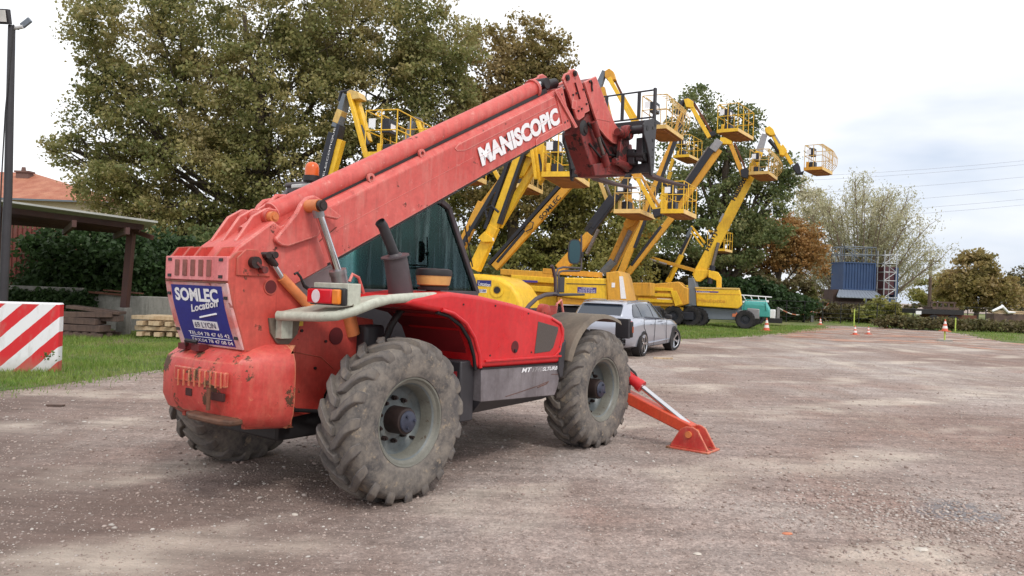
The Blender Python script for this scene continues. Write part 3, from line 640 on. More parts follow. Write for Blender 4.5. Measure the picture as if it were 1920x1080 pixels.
def lamp():
    base = at(8, 500, 14); base.z = 0; r = empty('lamp_post', base); tag(r, 'tall dark pole with two floodlights beside the striped barrier', 'lamp post')
    top = at(20, 48, 14) - base
    MB().tube([(0, 0, 0), (0.02, 0, top.z * .5), (top.x * .55, 0, top.z)], [.075, .07, .06], 12).build('pole', M['dark_plastic'], r, 40)
    m = MB().tube([(-.07, -.06, 1.0), (-.05, -.09, 3.2), (-.03, -.08, 4.5), (.05, -.06, top.z)], .012, 6); m.build('cable', M['black'], r, 40)
    tx = top.x * .55
    f = MB(); f.box((tx - .13, -.12, top.z + .12), (.34, .1, .26), Matrix.Rotation(.25, 3, 'X')); h = f.build('floodlight', M['dark_plastic'], r, bevel=.01)
    g = MB(); g.box((tx - .13, -.19, top.z + .11), (.29, .01, .2), Matrix.Rotation(.25, 3, 'X')); g.build('lens', plain('floodlight_lens', lin(206, 204, 200), .3), h)
    MB().tube([(tx, 0, top.z - .03), (tx + .12, 0, top.z - .06), (tx + .2, -.02, top.z)], .02, 6).build('bracket', M['dark_plastic'], r)
    f2 = MB(); f2.box((tx + .26, 0, top.z + .06), (.2, .05, .1), Matrix.Rotation(-.7, 3, 'Y')); f2.build('floodlight', M['machine_grey'], r, bevel=.008)
    MB().cyl((tx + .02, 0, top.z - .05), (tx + .22, -.02, top.z - .02), .035, n=10).build('camera_housing', plain('white_housing', lin(200, 200, 200), .4), r, 40)
lamp()
def shed():
    p0 = gnd(232, 629); r = empty('open_shed', (p0.x, p0.y, 0)); tag(r, 'open lean-to shed with a thin pale roof on brown steel posts', 'shed'); o = Vector((p0.x, p0.y, 0))
    Yp = p0.y; pt = at(247, 428, Yp) - o
    MB().beam((0, 0, .75), (pt.x + .0, 0, pt.z), .17, .2, (0, 1, 0)).build('post', M['brown_steel'], r, bevel=.01)
    MB().bb((-.16, -.14, 0), (.12, .16, .75)).build('footing', M['concrete'], r, bevel=.02)
    q = gnd(232, 629); ql = at(2, 600, Yp) - o; ql.z = 0; qt = at(8, 405, Yp) - o
    MB().beam((ql.x, 0, 0), (qt.x, 0, qt.z), .15, .18, (0, 1, 0)).build('post', M['brown_steel'], r, bevel=.01)
    A = at(-260, 342, Yp - 2.6) - o; B = at(296, 418, Yp - 2.6) - o; C = at(268, 431, Yp + 4.4) - o; D = at(-260, 392, Yp + 4.4) - o
    n = Vector((0, 0, .045)); m = MB(); m.add([A, B, C, D, A + n, B + n, C + n, D + n], [(0, 3, 2, 1), (4, 5, 6, 7), (0, 1, 5, 4), (1, 2, 6, 5), (2, 3, 7, 6), (3, 0, 4, 7)])
    m.build('roof', plain('weathered_roof_sheet', lin(176, 176, 172), .6, .2, .15, 1), r)
    for t, w in ((.12, .14), (.36, .2), (.62, .14), (.9, .14)):
        a = A.lerp(D, t) - Vector((0, 0, .12)); b = B.lerp(C, t) - Vector((0, 0, .12)); MB().beam(a, b - (b - a).normalized() * .3, .09, w).build('purlin', M['brown_steel'], r)
    for t in (.50, .72, .9):
        a = A.lerp(B, t) - Vector((0, 0, .28)); b = D.lerp(C, t) - Vector((0, 0, .28)); MB().beam(a, b, .09, .16).build('rafter', M['brown_steel'], r)
    MB().beam((pt.x - .1, 0, pt.z - .02), at(287, 446, Yp) - o, .09, .12).build('bracket', M['brown_steel'], r)
shed()
def walls():
    Y = 22.2; a = at(150, 625, Y); b = at(330, 625, Y)
    m = MB(); m.bb((a.x, Y, 0), (b.x, Y + .3, 1.02)); o = m.build('concrete_wall', M['concrete'], None, bevel=.02)
    tag(o, 'low grey concrete wall behind the shed post', 'wall')
    a = at(-200, 620, Y); b = at(150, 620, Y); m = MB(); m.bb((a.x, Y + .05, 0), (b.x - .02, Y + .3, 1.2)); o = m.build('garden_wall', M['concrete'], None, bevel=.02); tag(o, 'ivy covered wall behind the striped barrier', 'wall')
    bush('dark ivy spilling over the wall behind the striped barrier', Y - .1, [(0 + i * 26, 566, 22, 20) for i in range(7)], M['ivy_leaf'], 190, 46, .1, 61, name='ivy', cat='ivy', spread=.2, depth=.35)
    a = at(170, 551, Y); b = at(262, 557, Y); m = MB()
    m.beam((a.x, Y - .08, 1.1), (b.x - .35, Y - .08, 1.04), .28, .05); m.beam((a.x + .4, Y + .05, 1.16), (b.x, Y + .1, 1.1), .3, .03)
    tag(m.build('rusty_sheet', M['rust'], None), 'rusty steel offcut lying on top of the concrete wall', 'scrap')
    a = at(-30, 520, 27); b = at(76, 520, 27); m = MB(); m.bb((a.x, 27, 0), (b.x, 29.4, at(40, 428, 27).z))
    for i in range(12): x = a.x + (b.x - a.x) * (i + .5) / 12; m.bb((x - .05, 26.96, .1), (x + .05, 27.0, 3.3))
    tag(m.build('storage_container', paint('rust_red_sheet', lin(122, 52, 44), lin(104, 60, 52), .7, 1, dirt=lin(90, 80, 74), dirtamt=.6), None), 'rust red steel container behind the open shed', 'container')
walls()
def house():
    Y = 62; r = empty('house', (at(-60, 560, Y).x, Y, 0)); o = Vector(r.location); tag(r, 'house with an orange tiled hip roof behind the shed', 'house')
    e0, e1 = at(-330, 352, Y) - o, at(205, 374, Y) - o; e1.z = e0.z = (e0.z + e1.z) / 2 - .3
    m = MB(); m.bb((e0.x + .5, .5, 0), (e1.x - .5, 11.5, e0.z)); m.build('wall', plain('cream_render', lin(190, 176, 150), .9), r)
    k0, k1 = at(-240, 312, Y + 6) - o, at(62, 326, Y + 6) - o; kz = (k0.z + k1.z) / 2
    k0.z = k1.z = kz; z = e0.z
    t = NT('roof_tiles'); p = t.coord(); w = t.n.new('ShaderNodeTexWave'); w.bands_direction = 'Z'; w.inputs['Scale'].default_value = 2.4; w.inputs['Distortion'].default_value = .4; t.l.new(p, w.inputs[0])
    w2 = t.n.new('ShaderNodeTexWave'); w2.bands_direction = 'X'; w2.inputs['Scale'].default_value = 1.6; t.l.new(p, w2.inputs[0])
    c = t.mix(t.ramp(t.noise(p, 1.2, 5), [(.35, 0.0), (.65, 1.0)]), lin(168, 102, 78), lin(190, 130, 102)); c = t.mix(t.ramp(w.outputs[0], [(.05, .7), (.3, 0.0)]), c, lin(110, 60, 48))
    t.set(Base_Color=c, Roughness=.8); t.bump(t.math('ADD', w.outputs[0], w2.outputs[0]), .6, .05)
    m = MB(); m.add([(e0.x, 0, z), (e1.x, 0, z), (e1.x, 12, z), (e0.x, 12, z), tuple(k0), tuple(k1)], [(0, 1, 5, 4), (1, 2, 5), (2, 3, 4, 5), (3, 0, 4), (3, 2, 1, 0)])
    rf = m.build('roof', t.mat, r)
    cc = at(46, 334, Y + 5) - o; m = MB(); m.bb((cc.x - .55, cc.y - .35, cc.z - 1), (cc.x + .55, cc.y + .35, cc.z + .45)); m.bb((cc.x - .65, cc.y - .45, cc.z + .45), (cc.x + .65, cc.y + .45, cc.z + .6)); m.cyl((cc.x - .1, cc.y, cc.z + .6), (cc.x - .1, cc.y, cc.z + .95), .2, .15)
    m.build('chimney', plain('sooty_brick', lin(110, 84, 78), .9), rf)
    MB().beam((e0.x, -.06, z), (e1.x, -.06, z), .12, .14).build('gutter', M['machine_grey'], r)
house()
def timber():
    rr = random.Random(9); Y = 19.9
    x0, x1 = at(248, 610, Y).x, at(338, 610, Y).x; lev = 0
    for row in range(4):
        z = .12 + row * .14; n = 5 if row < 3 else 4
        for i in range(n):
            if row % 2 == 0 and row < 3: # seen end on
                x = x0 + .12 + (x1 - x0) * (i + rr.uniform(.1, .6)) / n; m = MB(); m.box((0, 0, 0), (rr.uniform(.12, .17), 1.5, .11)); loc = (x, Y + .75 + rr.uniform(-.15, .1), z); rz = rr.uniform(-.06, .06)
            else:
                m = MB(); m.box((0, 0, 0), (rr.uniform(1.0, 1.35), .13, .10)); loc = ((x0 + x1) / 2 + rr.uniform(-.08, .1), Y + .08 + i * .24, z); rz = rr.uniform(-.04, .04)
            o = m.build('timber_beam', M['timber_new'], None, bevel=.008); o.location = loc; o.rotation_euler = (0, 0, rz)
            if row == 3: tag(o, 'pale sawn beam in the top layer of the fresh stack beside the shed post', 'timber', 'fresh timber top layer')
            else: tag(o, 'pale sawn beam lower down in the fresh stack beside the shed post', 'timber', 'fresh timber stack')
    Y = 19.3; x0, x1 = at(110, 620, Y).x, at(186, 620, Y).x
    m = MB()
    for i in range(6): m.bb((x0 - .3 + i * .22, Y, .12), (x0 - .18 + i * .22, Y + 1, .15))
    for i in range(3): m.bb((x0 - .3, Y + i * .45, 0), (x1 + .05, Y + i * .45 + .1, .12))
    tag(m.build('pallet', M['timber_old'], None), 'grey wooden pallet under the old dark boards', 'pallet')
    for i, (dx, dz, L, h, ry, lab) in enumerate(((.0, .24, 1.2, .16, 0, 'weathered thick board lying on the pallet beside the striped barrier'), (-.1, .42, 1.1, .16, .02, 'old brown beam second from the bottom of the dark pile'), (.1, .58, 1.3, .14, -.03, 'old brown beam third from the bottom of the dark pile'), (.25, .70, 1.3, .08, .1, 'topmost slanting dark board of the old pile'))):
        m = MB(); m.box((0, 0, 0), (L, .5, h)); o = m.build('old_board', M['timber_old'], None, bevel=.01); o.location = ((x0 + x1) / 2 + dx - .1, Y + .35 + i * .05, dz); o.rotation_euler = (0, ry, rr.uniform(-.1, .1)); tag(o, lab, 'timber')
    m = MB(); m.box((0, 0, 0), (.48, .3, .16)); o = m.build('wooden_block', M['timber_old'], None, bevel=.01); p = at(190, 598, Y); o.location = (p.x, Y + .5, p.z); tag(o, 'brown wooden block sticking out of the old board pile', 'timber')
    p = gnd(104, 762); m = MB(); m.box((0, 0, .012), (.2, .07, .024)); o = m.build('wood_scrap', M['timber_old'], None); o.location = (p.x, p.y, 0); tag(o, 'small dark piece of wood lying on the gravel near the barrier', 'scrap')
timber()

# ------------------------------------------------------------------ right side far yard
def corrugated(name, c1, c2, dirt):
    return paint(name, c1, c2, .6, .8, dirt=dirt, dirtamt=.5)
def containers():
    Y = 72; base = at(1638, 600, Y); base.z = 0
    r = empty('shipping_container', base, R_(4)); tag(r, 'blue corrugated shipping container raised above a brown shed', 'container')
    z0 = at(1638, 545, Y).z; z1 = at(1638, 493, Y).z; L = 3.05; W = 2.4
    blue = corrugated('blue_container_paint', lin(40, 64, 104), lin(50, 76, 116), lin(80, 86, 98))
    m = MB(); prof = []; n = 11
    for i in range(n):
        x = -L + L * i / n; w = L / n; prof += [(x, 0), (x + w * .35, 0), (x + w * .5, .07), (x + w * .85, .07)]
    prof += [(0, 0), (0, W), (-L, W)]; m.prism(prof, z0 + .12, z1 - .1, plane='xy')
    m.bb((-L - .04, -.04, z1 - .1), (.04, W + .04, z1)); m.bb((-L - .04, -.04, z0), (.04, W + .04, z0 + .12)); m.bb((-.1, -.05, z0), (.05, .1, z1 - .1)); m.bb((-L - .05, -.05, z0), (-L + .08, .1, z1 - .1))
    m.build('body', blue, r)
    d = MB(); d.bb((0.0, .12, z0 + .15), (.05, 1.15, z1 - .14)); d.bb((0.0, 1.2, z0 + .15), (.05, 2.25, z1 - .14)); d.build('door', blue, r)
    d = MB(); [d.cyl((.08, y, z0 + .2), (.08, y, z1 - .2), .03, n=6) for y in (.5, .9, 1.5, 1.9)]; d.build('lock_rod', M['machine_grey'], r)
    # roof railing
    q = MB(); h = at(1640, 464, Y).z - z1
    for (xa, ya, xb, yb) in ((-L, 0, 0, 0), (-L, W, 0, W), (-L, 0, -L, W), (0, 0, 0, W)):
        for zz in (h, h * .5): q.cyl((xa, ya, z1 + zz), (xb, yb, z1 + zz), .045, n=6)
        for t in (0, .33, .66, 1): q.cyl((xa + (xb - xa) * t, ya + (yb - ya) * t, z1), (xa + (xb - xa) * t, ya + (yb - ya) * t, z1 + h), .045, n=6)
    q.cyl((-L, 0, z1 + h), (0, 0, z1 + .1), .04, n=6); q.cyl((-L, 0, z1 + h * .9), (-.2, W, z1 + h * .2), .04, n=6)
    q.build('roof_railing', M['machine_grey'], r)
    s = empty('brown_shed', (base.x, base.y - .9, 0), R_(4)); tag(s, 'low brown shed with a corrugated lean-to roof under the blue container', 'shed')
    xl = at(1560, 580, Y).x - base.x; m = MB(); m.bb((xl, .9, 0), (.0, 3.3, z0 - .02)); m.bb((xl + .1, .2, 0), (-.9, .9, z0 - 1.1)); m.build('wall', plain('dark_brown_boards', lin(70, 52, 48), .8, 0, .3, 2), s)
    m = MB(); a = Vector((xl - .25, -.35, z0 - .75)); b = Vector((.3, -.35, z0 - .75)); c = Vector((.0, .88, z0 - .08)); d = Vector((xl + .6, .88, z0 - .08)); nn = Vector((0, 0, .06))
    m.add([a, b, c, d, a + nn, b + nn, c + nn, d + nn], [(0, 3, 2, 1), (4, 5, 6, 7), (0, 1, 5, 4), (1, 2, 6, 5), (2, 3, 7, 6), (3, 0, 4, 7)])
    for i in range(14):
        t = i / 13; m.beam(a.lerp(b, t) + nn, d.lerp(c, t) + nn, .09, .06)
    m.build('roof', plain('zinc_roof', lin(134, 142, 154), .5, .3), s)
    MB().cyl((-1.4, -.3, 0), (-1.4, -.3, z0 - .75), .06, n=6).build('post', M['machine_grey'], s)
    # second container behind, dark red and blue
    b2 = at(1660, 600, Y + 2.5); o2 = empty('shipping_container', (b2.x, b2.y, 0), R_(4)); tag(o2, 'blue container with a maroon side, half hidden behind the scaffold tower', 'container')
    m = MB(); m.bb((-.2, 0, z0 - .3), (.75, 2.2, z1 - .2)); m.build('side', plain('maroon_container', lin(74, 34, 44), .6), o2)
    m = MB(); m.bb((.78, -.1, z0 - .5), (1.1, 2.2, z1 - .25)); m.bb((-.3, .05, 0), (1.1, 2.1, z0 - .55)); m.build('body', blue, o2)
    # scaffold tower
    b3 = at(1655, 600, Y - .5); t3 = empty('scaffold_tower', (b3.x, b3.y, 0), R_(4)); tag(t3, 'pale steel scaffold stair tower right of the blue container', 'scaffold'); m = MB()
    wx, hz = 1.15, at(1660, 470, Y).z; xs = (0, wx)
    for x in xs:
        for y in (0, 1.2): m.cyl((x, y, 0), (x, y, hz), .05, n=6)
    k = 0; z = .4
    while z < hz:
        for y in (0, 1.2): m.cyl((0, y, z), (wx, y, z), .035, n=6)
        for x in xs: m.cyl((x, 0, z), (x, 1.2, z), .035, n=6)
        if z + .8 < hz: m.cyl((xs[k % 2], 0, z), (xs[(k + 1) % 2], 0, z + .8), .035, n=6)
        z += .8; k += 1
    m.build('frame', plain('galvanised_steel', lin(170, 172, 176), .4, .4), t3)
    m = MB(); 
    for zz in (z0, z0 + 2.5): m = MB(); m.bb((0.06, .06, zz), (wx - .06, 1.14, zz + .06)); m.build('platform', M['timber_old'], t3)
containers()
def cone(u, v, h, label, on_stake=False):
    p = gnd(u, v); z = 0
    r = empty('traffic_cone', (p.x, p.y, 0), rnd.uniform(0, 1)); tag(r, label, 'traffic cone')
    if on_stake: z = on_stake; r.location.z = z
    org = plain('cone_orange', lin(206, 100, 74), .5, 0, .12); wh = plain('cone_white', lin(226, 222, 220), .5, 0, .08)
    MB().box((0, 0, .015), (h * .72, h * .72, .03)).build('base', org, r)
    R = lambda t: h * (.26 * (1 - t) + .035 * t); m = MB()
    st = (0, .2, .42, .6, .82, 1); mi = (0, 1, 0, 1, 0)
    for a, b, k in zip(st[:-1], st[1:], mi): m.cyl((0, 0, .03 + a * h), (0, 0, .03 + b * h), R(a), R(b), 20, k, cap=(b == 1))
    m.build('cone', [org, wh], r, 40)
cone(1603, 628, .42, 'red and white traffic cone at the foot of the lime green stake')
cone(1628, 627, .36, 'orange and white traffic cone right of the two nearest to the lime stake')
cone(1662, 615, .36, 'small far traffic cone with its white band, in the grass strip')
cone(1538, 609, .42, 'dull orange and white cone near the rope barrier')
cone(1437, 620, .6, 'tall pale orange cone beside the grey lift wheel')
def stake(u, v, vt, label, base=False):
    p = gnd(u, v); h = (v - vt) / F_PX * p.y; r = empty('marker_stake', (p.x, p.y, 0)); tag(r, label, 'stake')
    MB().cyl((0, 0, 0), (0, 0, h), .035, n=8).build('pole', plain('lime_paint', lin(186, 206, 96), .5), r)
    if base: MB().cyl((0, 0, .0), (0, 0, .06), .34, .3, 20).build('base', M['concrete'], r, 40)
    return p, h
stake(1601, 612, 580, 'lime green stake rising behind the red and white cone')
stake(1791, 622, 596, 'short lime green stake standing in the far grass')
_p, _h = stake(1771, 640, 617, 'lime green stake on a round base, carrying a cone', True)
cone(1771, 640, .50, 'orange and white cone stuck on top of a lime stake', on_stake=_h - .1)
def pole_line():
    Y = 86; b = at(1742, 585, Y); b.z = 0; t = at(1748, 488, Y); r = empty('utility_pole', b); tag(r, 'grey utility pole with a crossarm beyond the yard', 'utility pole')
    MB().cyl((0, 0, 0), (0, 0, t.z), .22, .14, 8).build('pole', M['timber_old'], r); MB().beam((-1.1, 0, t.z - .1), (1.1, 0, t.z - .1), .14, .14).build('crossarm', M['timber_old'], r)
    names = ('topmost', 'second from the top', 'third from the top', 'fourth from the top', 'fifth from the top', 'lowest')
    for i, (u0, v0, u1, v1) in enumerate(((1500, 320, 2000, 289), (1500, 328, 2000, 296), (1500, 352, 2000, 319), (1500, 375, 2000, 343), (1500, 392, 2000, 361), (1500, 402, 2000, 372))):
        a, b2 = at(u0 - 300, v0 + 19, 190), at(u1 + 100, v1 - 6, 190); q = [a.lerp(b2, k / 10) - Vector((0, 0, 1.6 * math.sin(math.pi * k / 10))) for k in range(11)]
        o = MB().tube(q, .032, 5).build('power_line', plain('weathered_cable', lin(150, 154, 164), .6), None); tag(o, 'thin overhead power line crossing the pale sky, ' + names[i] + ' of six', 'power line', 'overhead power lines')
pole_line()
def far_yard():
    # wire fence, posts and rope barrier
    Y = 52; r = empty('wire_fence', (at(1440, 600, Y).x, Y, 0)); tag(r, 'dark wire fence along the far side of the yard', 'fence'); o = Vector(r.location)
    xs = [at(1440 + i * 34, 600, Y + i * .4) for i in range(15)]
    for p in xs: q = p - o; MB().cyl((q.x, q.y, 0), (q.x, q.y, 1.5), .035, n=6).build('post', M['black'], r)
    m = MB(); a, b = xs[0] - o, xs[-1] - o
    for z in (.4, .7, 1.0, 1.45): m.cyl((a.x, a.y, z), (b.x, b.y, z), .012, n=4)
    m.build('wires', M['black'], r)
    grey = plain('grey_post', lin(120, 118, 118), .8); pts = []
    for u, v, t, lab in ((1458, 606, 577, 'grey wooden post at the start of the striped rope, beside the lifts'), (1522, 604, 584, 'grey post holding the middle of the striped rope')):
        p = gnd(u, v); h = (v - t) / F_PX * p.y; ob = MB().bb((-.09, -.09, 0), (.09, .09, h)).build('rope_post', grey, None); ob.location = (p.x, p.y, 0); tag(ob, lab, 'post'); pts.append((p, h))
    e = gnd(1552, 606); P = [pts[0][0], pts[1][0], e]; H = [pts[0][1], pts[1][1], 1.4]; m = MB()
    for i in range(2):
        q = []
        for k in range(9):
            t = k / 8; x = P[i].lerp(P[i + 1], t); z = H[i] * (1 - t) + H[i + 1] * t - .35 * math.sin(math.pi * t); q.append((x.x, x.y, max(z, .1)))
        for k in range(8): m.cyl(q[k], q[k + 1], .035, n=6, mi=k % 2)
    tag(m.build('barrier_rope', [plain('rope_white', lin(210, 205, 200), .7), plain('rope_orange', lin(180, 110, 80), .7)]), 'white and orange barrier rope sagging between grey posts', 'rope')
    # old flatbed with pallets
    Y = 50; b = at(1770, 600, Y); r = empty('flatbed_trailer', (b.x, Y, 0), R_(-4)); tag(r, 'old black flatbed trailer parked beyond the far hedge', 'trailer')
    x0 = at(1718, 590, Y).x - b.x; x1 = at(1832, 590, Y).x - b.x
    MB().bb((x0, 0, .95), (x1 - .9, 2, 1.25)).build('deck', M['black'], r); MB().bb((x0 + 1, .2, .7), (x1, 1.6, .95)).build('chassis', M['rust'], r)
    for x in (x0 + 1.2, x0 + 2.4): MB().lathe([(.1, -.12), (.42, -.14), (.46, 0), (.42, .14), (.1, .12)], 20, c=(x, .1, .46)).build('wheel', M['tyre_dark'], r, 40)
    MB().bb((x0 + 1.2, .3, 1.27), (x0 + 2.9, 1.7, 1.42)).build('pallet_load', M['timber_old'], r); m = MB()
    for i in range(5): m.bb((x0 + 1.1 + i * .36, .3, 1.42), (x0 + 1.2 + i * .36, .42, 1.75))
    m.bb((x0 + 1.1, .3, 1.68), (x0 + 2.7, .42, 1.78)); m.build('stake_rail', M['timber_old'], r)
    m = MB(); m.bb((x0 - .1, -.05, .9), (x0 + .25, -.01, 1.12)); tag(m.build('notice_board', M['white'], None), 'small blank white board on the left end of the flatbed', 'sign').location = (b.x, Y - .1, 0)
    Y = 54; a = at(1862, 600, Y)
    for i in range(6):
        m = MB(); m.box((0, 0, 0), (3.2, .22, .09)); ob = m.build('timber_plank', M['timber_new'], None); ob.location = (a.x + 1.6 + (i % 2) * .2, Y + (i % 3) * .24, 1.15 + (i // 3) * .12); tag(ob, 'pale plank stacked beyond the hedge at the far right edge', 'timber', 'planks at the right edge')
    m = MB(); m.bb((a.x, Y - .1, 0), (a.x + 3.4, Y + .8, 1.08)); tag(m.build('timber_rack', M['timber_old']), 'low dark rack carrying pale planks at the far right edge', 'rack')
    m = MB(); m.tube([(a.x - .2, Y - .2, 1.25), (a.x + .5, Y - .2, 1.6), (a.x + .9, Y - .2, 1.2), (a.x + 1.4, Y - .2, 1.22)], [.08, .12, .1, .05], 8); tag(m.build('white_bundle', M['white'], None, 50), 'crumpled white plastic bundle on the left end of the plank rack', 'bundle')
    p = gnd(1243, 673); m = MB(); m.box((0, 0, .02), (.5, .05, .035)); ob = m.build('lath', M['timber_new']); ob.location = (p.x, p.y, 0); ob.rotation_euler = (0, 0, .12); tag(ob, 'short pale lath lying on the gravel behind the silver car', 'lath')
far_yard()

# ================================================================== TELEHANDLER
TH = R_(36.6); TX, TY = -1.673, 6.525
tele = empty('telehandler', (TX, TY, 0), math.pi / 2 - TH)
tag(tele, 'worn red telescopic handler with raised boom and fork carriage, parked on the gravel', 'telehandler')
def ml(u, v, x=None, y=None, z=None):
    d = ray(u, v); st, ct = math.sin(TH), math.cos(TH)
    f = lambda w: Vector((w.x * st + w.y * ct, -w.x * ct + w.y * st, w.z))
    ol = f(O - Vector((TX, TY, 0))); dl = f(d)
    t = (x - ol.x) / dl.x if x is not None else (y - ol.y) / dl.y if y is not None else (z - ol.z) / dl.z
    return ol + dl * t
def P2(pts, y): return [((q := ml(u, v, y=y)).x, q.z) for u, v in pts]

# ---- wheels
RW = .632
def tyre_mesh():
    m = MB(); prof = [(.335, -.165), (.345, -.185), (.38, -.197), (.44, -.205), (.50, -.203), (.54, -.195), (.566, -.178), (.588, -.13), (.592, -.05), (.592, .05), (.588, .13), (.566, .178), (.54, .195), (.50, .203), (.44, .205), (.38, .197), (.345, .185), (.335, .165), (.30, .15), (.30, -.15), (.335, -.165)]
    m.lathe(prof, 72); return m
def lug_mesh():
    m = MB(); N = 19; rg = random.Random(4)
    path = [(-.012, .00, .632), (.045, .035, .634), (.09, .105, .634), (.14, .165, .628), (.178, .205, .612), (.196, .222, .578), (.203, .23, .548)]
    wd = [.062, .072, .070, .074, .080, .080, .070]
    for side in (-1, 1):
        for k in range(N):
            a0 = 2 * math.pi * (k + (.5 if side > 0 else 0)) / N; rings = []
            for (s, da, r), w in zip(path, wd):
                j = rg.uniform(-.006, .006); rb = r - .055; y = side * s; yb = side * (s - (.014 if s > .17 else 0))
                a1, a2 = a0 - da * 1.35 - w * 1.0 + j, a0 - da * 1.35 + w * 1.0 + j; ai, ao = a1 + .010, a2 - .010
                pt = lambda a, r_, yy: (r_ * math.cos(a), yy, r_ * math.sin(a))
                rings.append([pt(a1, rb, yb), pt(ai, r, y), pt(ao, r, y), pt(a2, rb, yb)])
            m.loft(rings)
    return m
def ring_recess():
    return None
def make_wheel():
    w = empty('wheel', (0, 0, 0), 0, tele)
    t = tyre_mesh().build('tyre', M['tyre'], w, 40)
    lug_mesh().build('tread', M['tyre_lug'], t, bevel=.008, seg=2)
    m = MB(); m.lathe([(.335, -.15), (.343, -.172), (.338, -.182), (.326, -.178), (.315, -.158), (.298, -.15), (.285, -.13), (.272, -.075), (.262, -.03)], 56); m.build('rim_flange', M['rim_lip'], w, 35)
    m = MB(); m.lathe([(.300, -.150), (.27, -.03), (.262, .0), (.235, .028), (.17, .03), (.15, .012), (.06, .010), (.0, .010)], 56); rim = m.build('rim', M['rim'], w, 35)
    m = MB(); m.lathe([(.285, .15), (.30, .15), (.298, -.149), (.283, -.129)], 56); m.build('rim_barrel', M['rim'], rim, 35)
    m = MB()
    for i in range(10):
        a = 2 * math.pi * i / 10; x, z = .165 * math.cos(a), .165 * math.sin(a)
        m.cyl((x, .02, z), (x, -.012, z), .019, n=8); m.cyl((x, -.012, z), (x, -.03, z), .011, n=8)
    m.cyl((.235, .02, -.1), (.235, -.03, -.1), .012, n=8)
    m.build('wheel_bolt', M['hub'], rim, 40)
    m = MB(); m.lathe([(.0, -.145), (.07, -.145), (.098, -.135), (.104, -.12), (.106, .02)], 32); h = m.build('hub', M['hub'], w, 35)
    m = MB(); m.lathe([(0, -.168), (.045, -.166), (.078, -.155), (.083, -.146)], 28)
    for i in range(3): a = i * 2.1 + .4; m.cyl((.05 * math.cos(a), -.15, .05 * math.sin(a)), (.05 * math.cos(a), -.178, .05 * math.sin(a)), .012, n=6)
    m.build('hub_cap', M['hub_cap'], h, 35)
    return w
w0 = make_wheel(); w0.location = (0, -1.0, .607); w0.rotation_euler = (0, .3, 0)
w1 = copy_tree(w0); w1.parent = tele; w1.location = (2.915, -1.0, .607); w1.rotation_euler = (0, 1.1, 0)
for x, a in ((0, .7), (2.915, .1)):
    w = copy_tree(w0); w.parent = tele; w.location = (x, 1.0, .607); w.rotation_euler = (0, a, math.pi)
# front pair: open-lug pattern is the same moulding

def T(m, name, mat, parent=tele, **k): return m.build(name, M[mat] if isinstance(mat, str) else mat, parent, **k)
# ---- chassis and axles
m = MB(); m.bb((-.6, -.36, .42), (3.5, .36, .86)); m.bb((.3, -.5, .45), (2.4, .5, .95)); T(m, 'chassis', 'black', bevel=.02)
m = MB(); m.tube([(0, -.95, .607), (0, -.6, .607), (0, -.35, .60), (0, 0, .58), (0, .35, .60), (0, .6, .607), (0, .95, .607)], [.09, .10, .14, .2, .14, .10, .09], 14); T(m, 'axle', 'black', smooth=50)
m = MB(); m.tube([(2.915, -.95, .607), (2.915, -.6, .607), (2.915, -.35, .60), (2.915, 0, .58), (2.915, .35, .60), (2.915, .6, .607), (2.915, .95, .607)], [.09, .10, .14, .2, .14, .10, .09], 14); T(m, 'axle', 'black', smooth=50)

# ---- rear tower: two big side plates that carry the boom pivot
tp = P2([(433, 483), (440, 476), (447, 471), (468, 469), (480, 471), (498, 486), (520, 513), (548, 540), (575, 566), (604, 575), (650, 590)], -.41)
tower = [(-1.09, 1.62), (-1.09, 1.78)] + tp[1:] + [(.30, 1.34), (.34, 1.0), (.10, .98), (-.04, .92), (-.14, .84), (-.20, .74), (-.22, .62), (-.5, .60), (-.5, .52), (-.92, .56), (-.935, 1.12), (-.99, 1.30), (-1.05, 1.46)]
for s in (-1, 1):
    m = MB(); m.prism(tower, s * .41, s * .37); T(m, 'tower_plate', 'tower_red', bevel=.006)
m = MB(); m.prism([(-.90, .6), (-.9, 1.12), (-1.0, 1.3), (-1.07, 1.6), (-1.07, 1.76), (-.9, 1.84), (-.75, 1.7), (-.6, 1.3), (-.4, 1.0), (-.3, .62)], -.365, .365); T(m, 'tower_web', 'tower_red')
# round holes and bosses on the plate
def disc(u, v, r, mat, y=-.4135, th=.004, name='access_hole', ell=1):
    c = ml(u, v, y=y); m = MB(); m.cyl((c.x, y + .0, c.z), (c.x, y - th, c.z), r, n=28); return T(m, name, mat, smooth=40)
def ringm(u, v, r, mat, y, w=.012, th=.01, name='rim_ring'):
    c = ml(u, v, y=y); m = MB(); m.lathe([(r, 0), (r, -th), (r + w, -th), (r + w, 0)], 28, c=(c.x, y, c.z)); return T(m, name, mat, smooth=40)
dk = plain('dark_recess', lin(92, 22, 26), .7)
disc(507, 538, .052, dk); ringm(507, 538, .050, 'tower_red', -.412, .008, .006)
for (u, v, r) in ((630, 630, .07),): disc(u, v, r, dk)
c = ml(680, 640, y=-.413); m = MB(); m.prism([(c.x - .05, c.z - .09), (c.x - .05, c.z + .02), (c.x - .02, c.z + .06), (c.x + .03, c.z + .06), (c.x + .06, c.z + .02), (c.x + .06, c.z - .09)], -.411, -.414); T(m, 'access_hole', dk)
